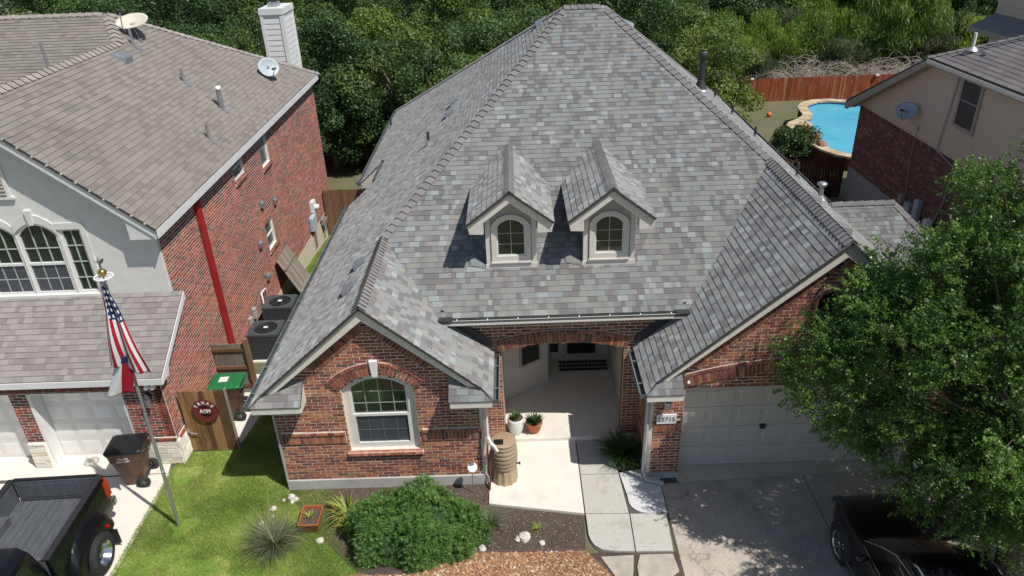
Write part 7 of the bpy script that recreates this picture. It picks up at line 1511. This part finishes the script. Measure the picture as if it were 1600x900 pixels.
blades("iris_clump", -3.75, 11.48, 70, .42, .045, M['yucca'], "lower part of yellow-green leaves nearest the big bush", "plant", r0=.18, droop=.9, up=.6)
blades("liriope_clump", 2.28, 13.28, 520, .85, .018, M['liri'], "dark green arching grass clump beside the garage pier", r0=.20, droop=.8)
blades("weed", -.05+.25, 11.16, 60, .14, .02, M['yucca'], "small green weed on the bare mulch", "weed", r0=.1)
blades("weed", -.9, 10.82, 90, .2, .016, M['bush'], "weedy green tuft at the right edge of the big bush", "weed", r0=.12)
blades("weed", -2.75, 11.95, 90, .22, .03, M['yucca'], "yellow-green sprouts behind the big bush", "weed", r0=.25)
# ---- grass blades, gravel, mulch chips, sparse grass
def inpoly(x, y, poly):
    c = np.zeros(len(x), bool); n = len(poly)
    for i in range(n):
        (x0, y0), (x1, y1) = poly[i], poly[(i+1) % n]; k = ((y0 > y) != (y1 > y)) & (x < (x1-x0)*(y-y0)/((y1-y0) if y1 != y0 else 1e-9)+x0); c ^= k
    return c
def scatter(poly, n, r):
    xs = [p[0] for p in poly]; ys = [p[1] for p in poly]; x = r.uniform(min(xs), max(xs), n); y = r.uniform(min(ys), max(ys), n); k = inpoly(x, y, poly); return x[k], y[k]
def grassfield(name, poly, n, h, w, mat, seed, z=0.0, bare=(), tint=0.0, density=None):
    r = np.random.default_rng(seed); x, y = scatter(poly, n, r)
    for (bx, by, br, keep) in bare: k = (np.hypot(x-bx, y-by) > br*(1+.25*np.sin(np.arctan2(y-by, x-bx)*3))) | (r.uniform(size=len(x)) < keep); x, y = x[k], y[k]
    if density: k = r.uniform(size=len(x)) < density(x, y); x, y = x[k], y[k]
    m = len(x); a = r.uniform(0, 2*PI, m); hh = h*r.uniform(.5, 1.25, m); le = r.uniform(.15, .9, m)*hh; b0 = r.uniform(0, 2*PI, m)
    P0 = np.stack([x-np.cos(a)*w/2, y-np.sin(a)*w/2, np.full(m, z)], 1); P1 = np.stack([x+np.cos(a)*w/2, y+np.sin(a)*w/2, np.full(m, z)], 1); P2 = np.stack([x+np.cos(b0)*le, y+np.sin(b0)*le, z+hh], 1)
    v = np.stack([P0, P1, P2], 1).reshape(-1, 3); f = np.arange(m*3).reshape(-1, 3); patch = .5+.5*np.sin(x*1.7+np.sin(y*1.3)*1.5)*np.cos(y*1.1+x*.6)
    rn = np.clip(r.uniform(0, 1, m)*.45+patch*.42+tint+(r.uniform(size=m) < .05)*.5, 0, 1); return link(name, np_mesh(name, v, f, mat, rn), None, 'stuff')
LP = [(-8.2, 9.6), (-4.0, 9.6), (-3.7, 10.1), (-4.3, 10.9), (-5.35, 12.35), (-5.38, 18.0), (-6.6, 18.0), (-6.8, 15.5), (-6.95, 14.05), (-8.04, 13.9), (-8.2, 13.5)]
tagp(grassfield("lawn_grass", LP, 260000, .055, .011, M['grass'], 1, bare=((-7.92, 13.17, .32, .12), (-7.35, 11.55, .28, .3), (-7.2, 13.8, .25, .4), (-6.6, 10.2, .55, .35), (-7.9, 10.4, .45, .4), (-5.6, 10.0, .4, .4), (-7.0, 13.2, .3, .5), (-7.6, 12.4, .3, .55), (-7.3, 10.8, .3, .55))), "short bright green lawn grass between the houses", "grass")
tagp(grassfield("bed_grass", [(-5.3, 12.5), (-4.2, 12.5), (-3.6, 11.2), (-3.3, 10.3), (-3.6, 9.8), (-4.6, 10.2), (-5.4, 12.2)], 42000, .045, .008, M['grass'], 2, .012, tint=-.1, bare=((-3.6, 11.1, .45, .3), (-4.0, 12.3, .4, .3))), "sparse grass creeping through the planting bed", "grass")
tagp(grassfield("side_yard_grass", [(-8.0, 20.6), (-5.6, 20.6), (-5.6, 28.8), (-8.0, 28.8)], 60000, .09, .02, M['grass'], 3, 0, tint=.05), "grass strip between the houses behind the units", "grass")
o = bpy.data.objects["side_yard_grass"]; co = np.empty(len(o.data.vertices)*3, np.float32); o.data.vertices.foreach_get("co", co); co = co.reshape(-1, 3); co[:, 2] += np.array([gz(0, y) for y in co[:, 1]], np.float32); o.data.vertices.foreach_set("co", co.ravel())
def stones(name, poly, n, rmin, rmax, mat, seed, z, flat=.7):
    r = np.random.default_rng(seed); x, y = scatter(poly, n, r); m = len(x); base = np.array([(1, 0, 0), (-1, 0, 0), (0, 1, 0), (0, -1, 0), (0, 0, 1), (0, 0, -1), (.6, .6, .5), (-.6, .6, .4)], float)[:6]
    F = np.array([(0, 2, 4), (2, 1, 4), (1, 3, 4), (3, 0, 4), (2, 0, 5), (1, 2, 5), (3, 1, 5), (0, 3, 5)]); q = r.normal(size=(m, 3, 3)); Q = np.linalg.qr(q)[0]; rad = r.uniform(rmin, rmax, m)
    vs = (base[None]*r.uniform(.6, 1.25, (m, 6, 1))) @ Q; vs = vs*rad[:, None, None]*np.array([1, 1, flat]); vs += np.stack([x, y, z+rad*flat*.5*r.uniform(.4, 1.6, m)], 1)[:, None, :]
    f = (np.arange(m)*6)[:, None, None]+F[None]; return link(name, np_mesh(name, vs.reshape(-1, 3), f.reshape(-1, 3), mat, np.repeat(r.uniform(0, 1, m), 8)), None, 'stuff')
M['grv'] = palette("gravel", [(0, (.30, .15, .07)), (.25, (.40, .22, .11)), (.45, (.24, .13, .075)), (.6, (.48, .33, .20)), (.75, (.34, .20, .12)), (.91, (.55, .45, .35)), (.975, (.68, .63, .56))], speck=.15, sscale=60, bump=.2)
tagp(stones("gravel", [(-3.75, 9.4), (1.65, 9.4), (1.55, 9.95), (1.12, 10.54), (-.33, 10.57), (-1.2, 10.60), (-2.4, 10.1), (-3.5, 10.1)], 12500, .016, .042, M['grv'], 4, .006), "orange and brown river gravel along the front of the bed", "gravel")
M['chip'] = palette("mulch_chips", [(0, (.09, .06, .045)), (.35, (.14, .10, .075)), (.6, (.06, .045, .038)), (.8, (.24, .18, .13)), (.94, (.42, .35, .27))], speck=.2, sscale=60, bump=.2)
tagp(stones("mulch_chips", [(-5.1, 12.5), (-4.0, 11.2), (-3.2, 10.6), (-1.2, 10.66), (1.1, 10.62), (1.18, 11.48), (-.8, 11.85), (-.85, 12.55)], 15000, .006, .017, M['chip'], 5, .008, .4), "brown mulch chips covering the front bed", "mulch")
tagp(stones("litter", [(2.15, 12.85), (2.62, 12.85), (2.62, 13.9), (1.95, 13.9)], 1500, .008, .02, M['chip'], 6, .008, .4), "mulch chips around the dark grass by the pier", "mulch")
# edging strip between mulch and gravel
tagp(MB().tube([(-2.9, 10.02, .01), (-2.2, 10.3, .02), (-1.2, 10.62, .02), (-.33, 10.60, .02), (1.12, 10.575, .02)], .018, 6).build("edging", simple("edging_purple", (.14, .07, .08), .7)), "thin dark edging between mulch and gravel", "edging")

# fallen leaves on the concrete
def litter(name, poly, n, mat, seed, z, label, L=.035):
    r = np.random.default_rng(seed); x, y = scatter(poly, n, r); m = len(x); P = np.stack([x, y, z+r.uniform(.002, .008, m)], 1); N_ = unit(np.array([0, 0, 1.0])+r.normal(size=(m, 3))*.25); Tn = unit(np.cross(N_, r.normal(size=(m, 3)))); B = unit(np.cross(N_, Tn))
    v, f = quads(P, Tn, B, L*r.uniform(.5, 1.2, m), L*.5*r.uniform(.5, 1.2, m)); tagp(link(name, np_mesh(name, v, f, mat, r.uniform(0, 1, m)), None, 'stuff'), label, "fallen leaves")
M['dead'] = palette("dead_leaves", [(0, (.20, .12, .05)), (.4, (.30, .20, .09)), (.7, (.14, .08, .04)), (.9, (.25, .26, .08))], bump=0)
litter("fallen_leaves", [(3.0, 9.3), (9, 9.3), (9, 12.7), (3.0, 12.4)], 900, M['dead'], 21, .014, "small dry leaves scattered on the driveway")
litter("walk_leaves", [(1.25, 10.6), (2.9, 10.5), (2.9, 12.6), (1.25, 13.6)], 130, M['dead'], 22, .051, "a few dry leaves on the front walk", .03)
tagp(grassfield("edge_grass", [(-8.32, 9.6), (-8.18, 9.6), (-8.18, 13.5), (-8.32, 13.4)], 3500, .06, .010, M['grass'], 9, .012), "ragged grass tufts leaning over the neighbour's driveway edge", "grass")
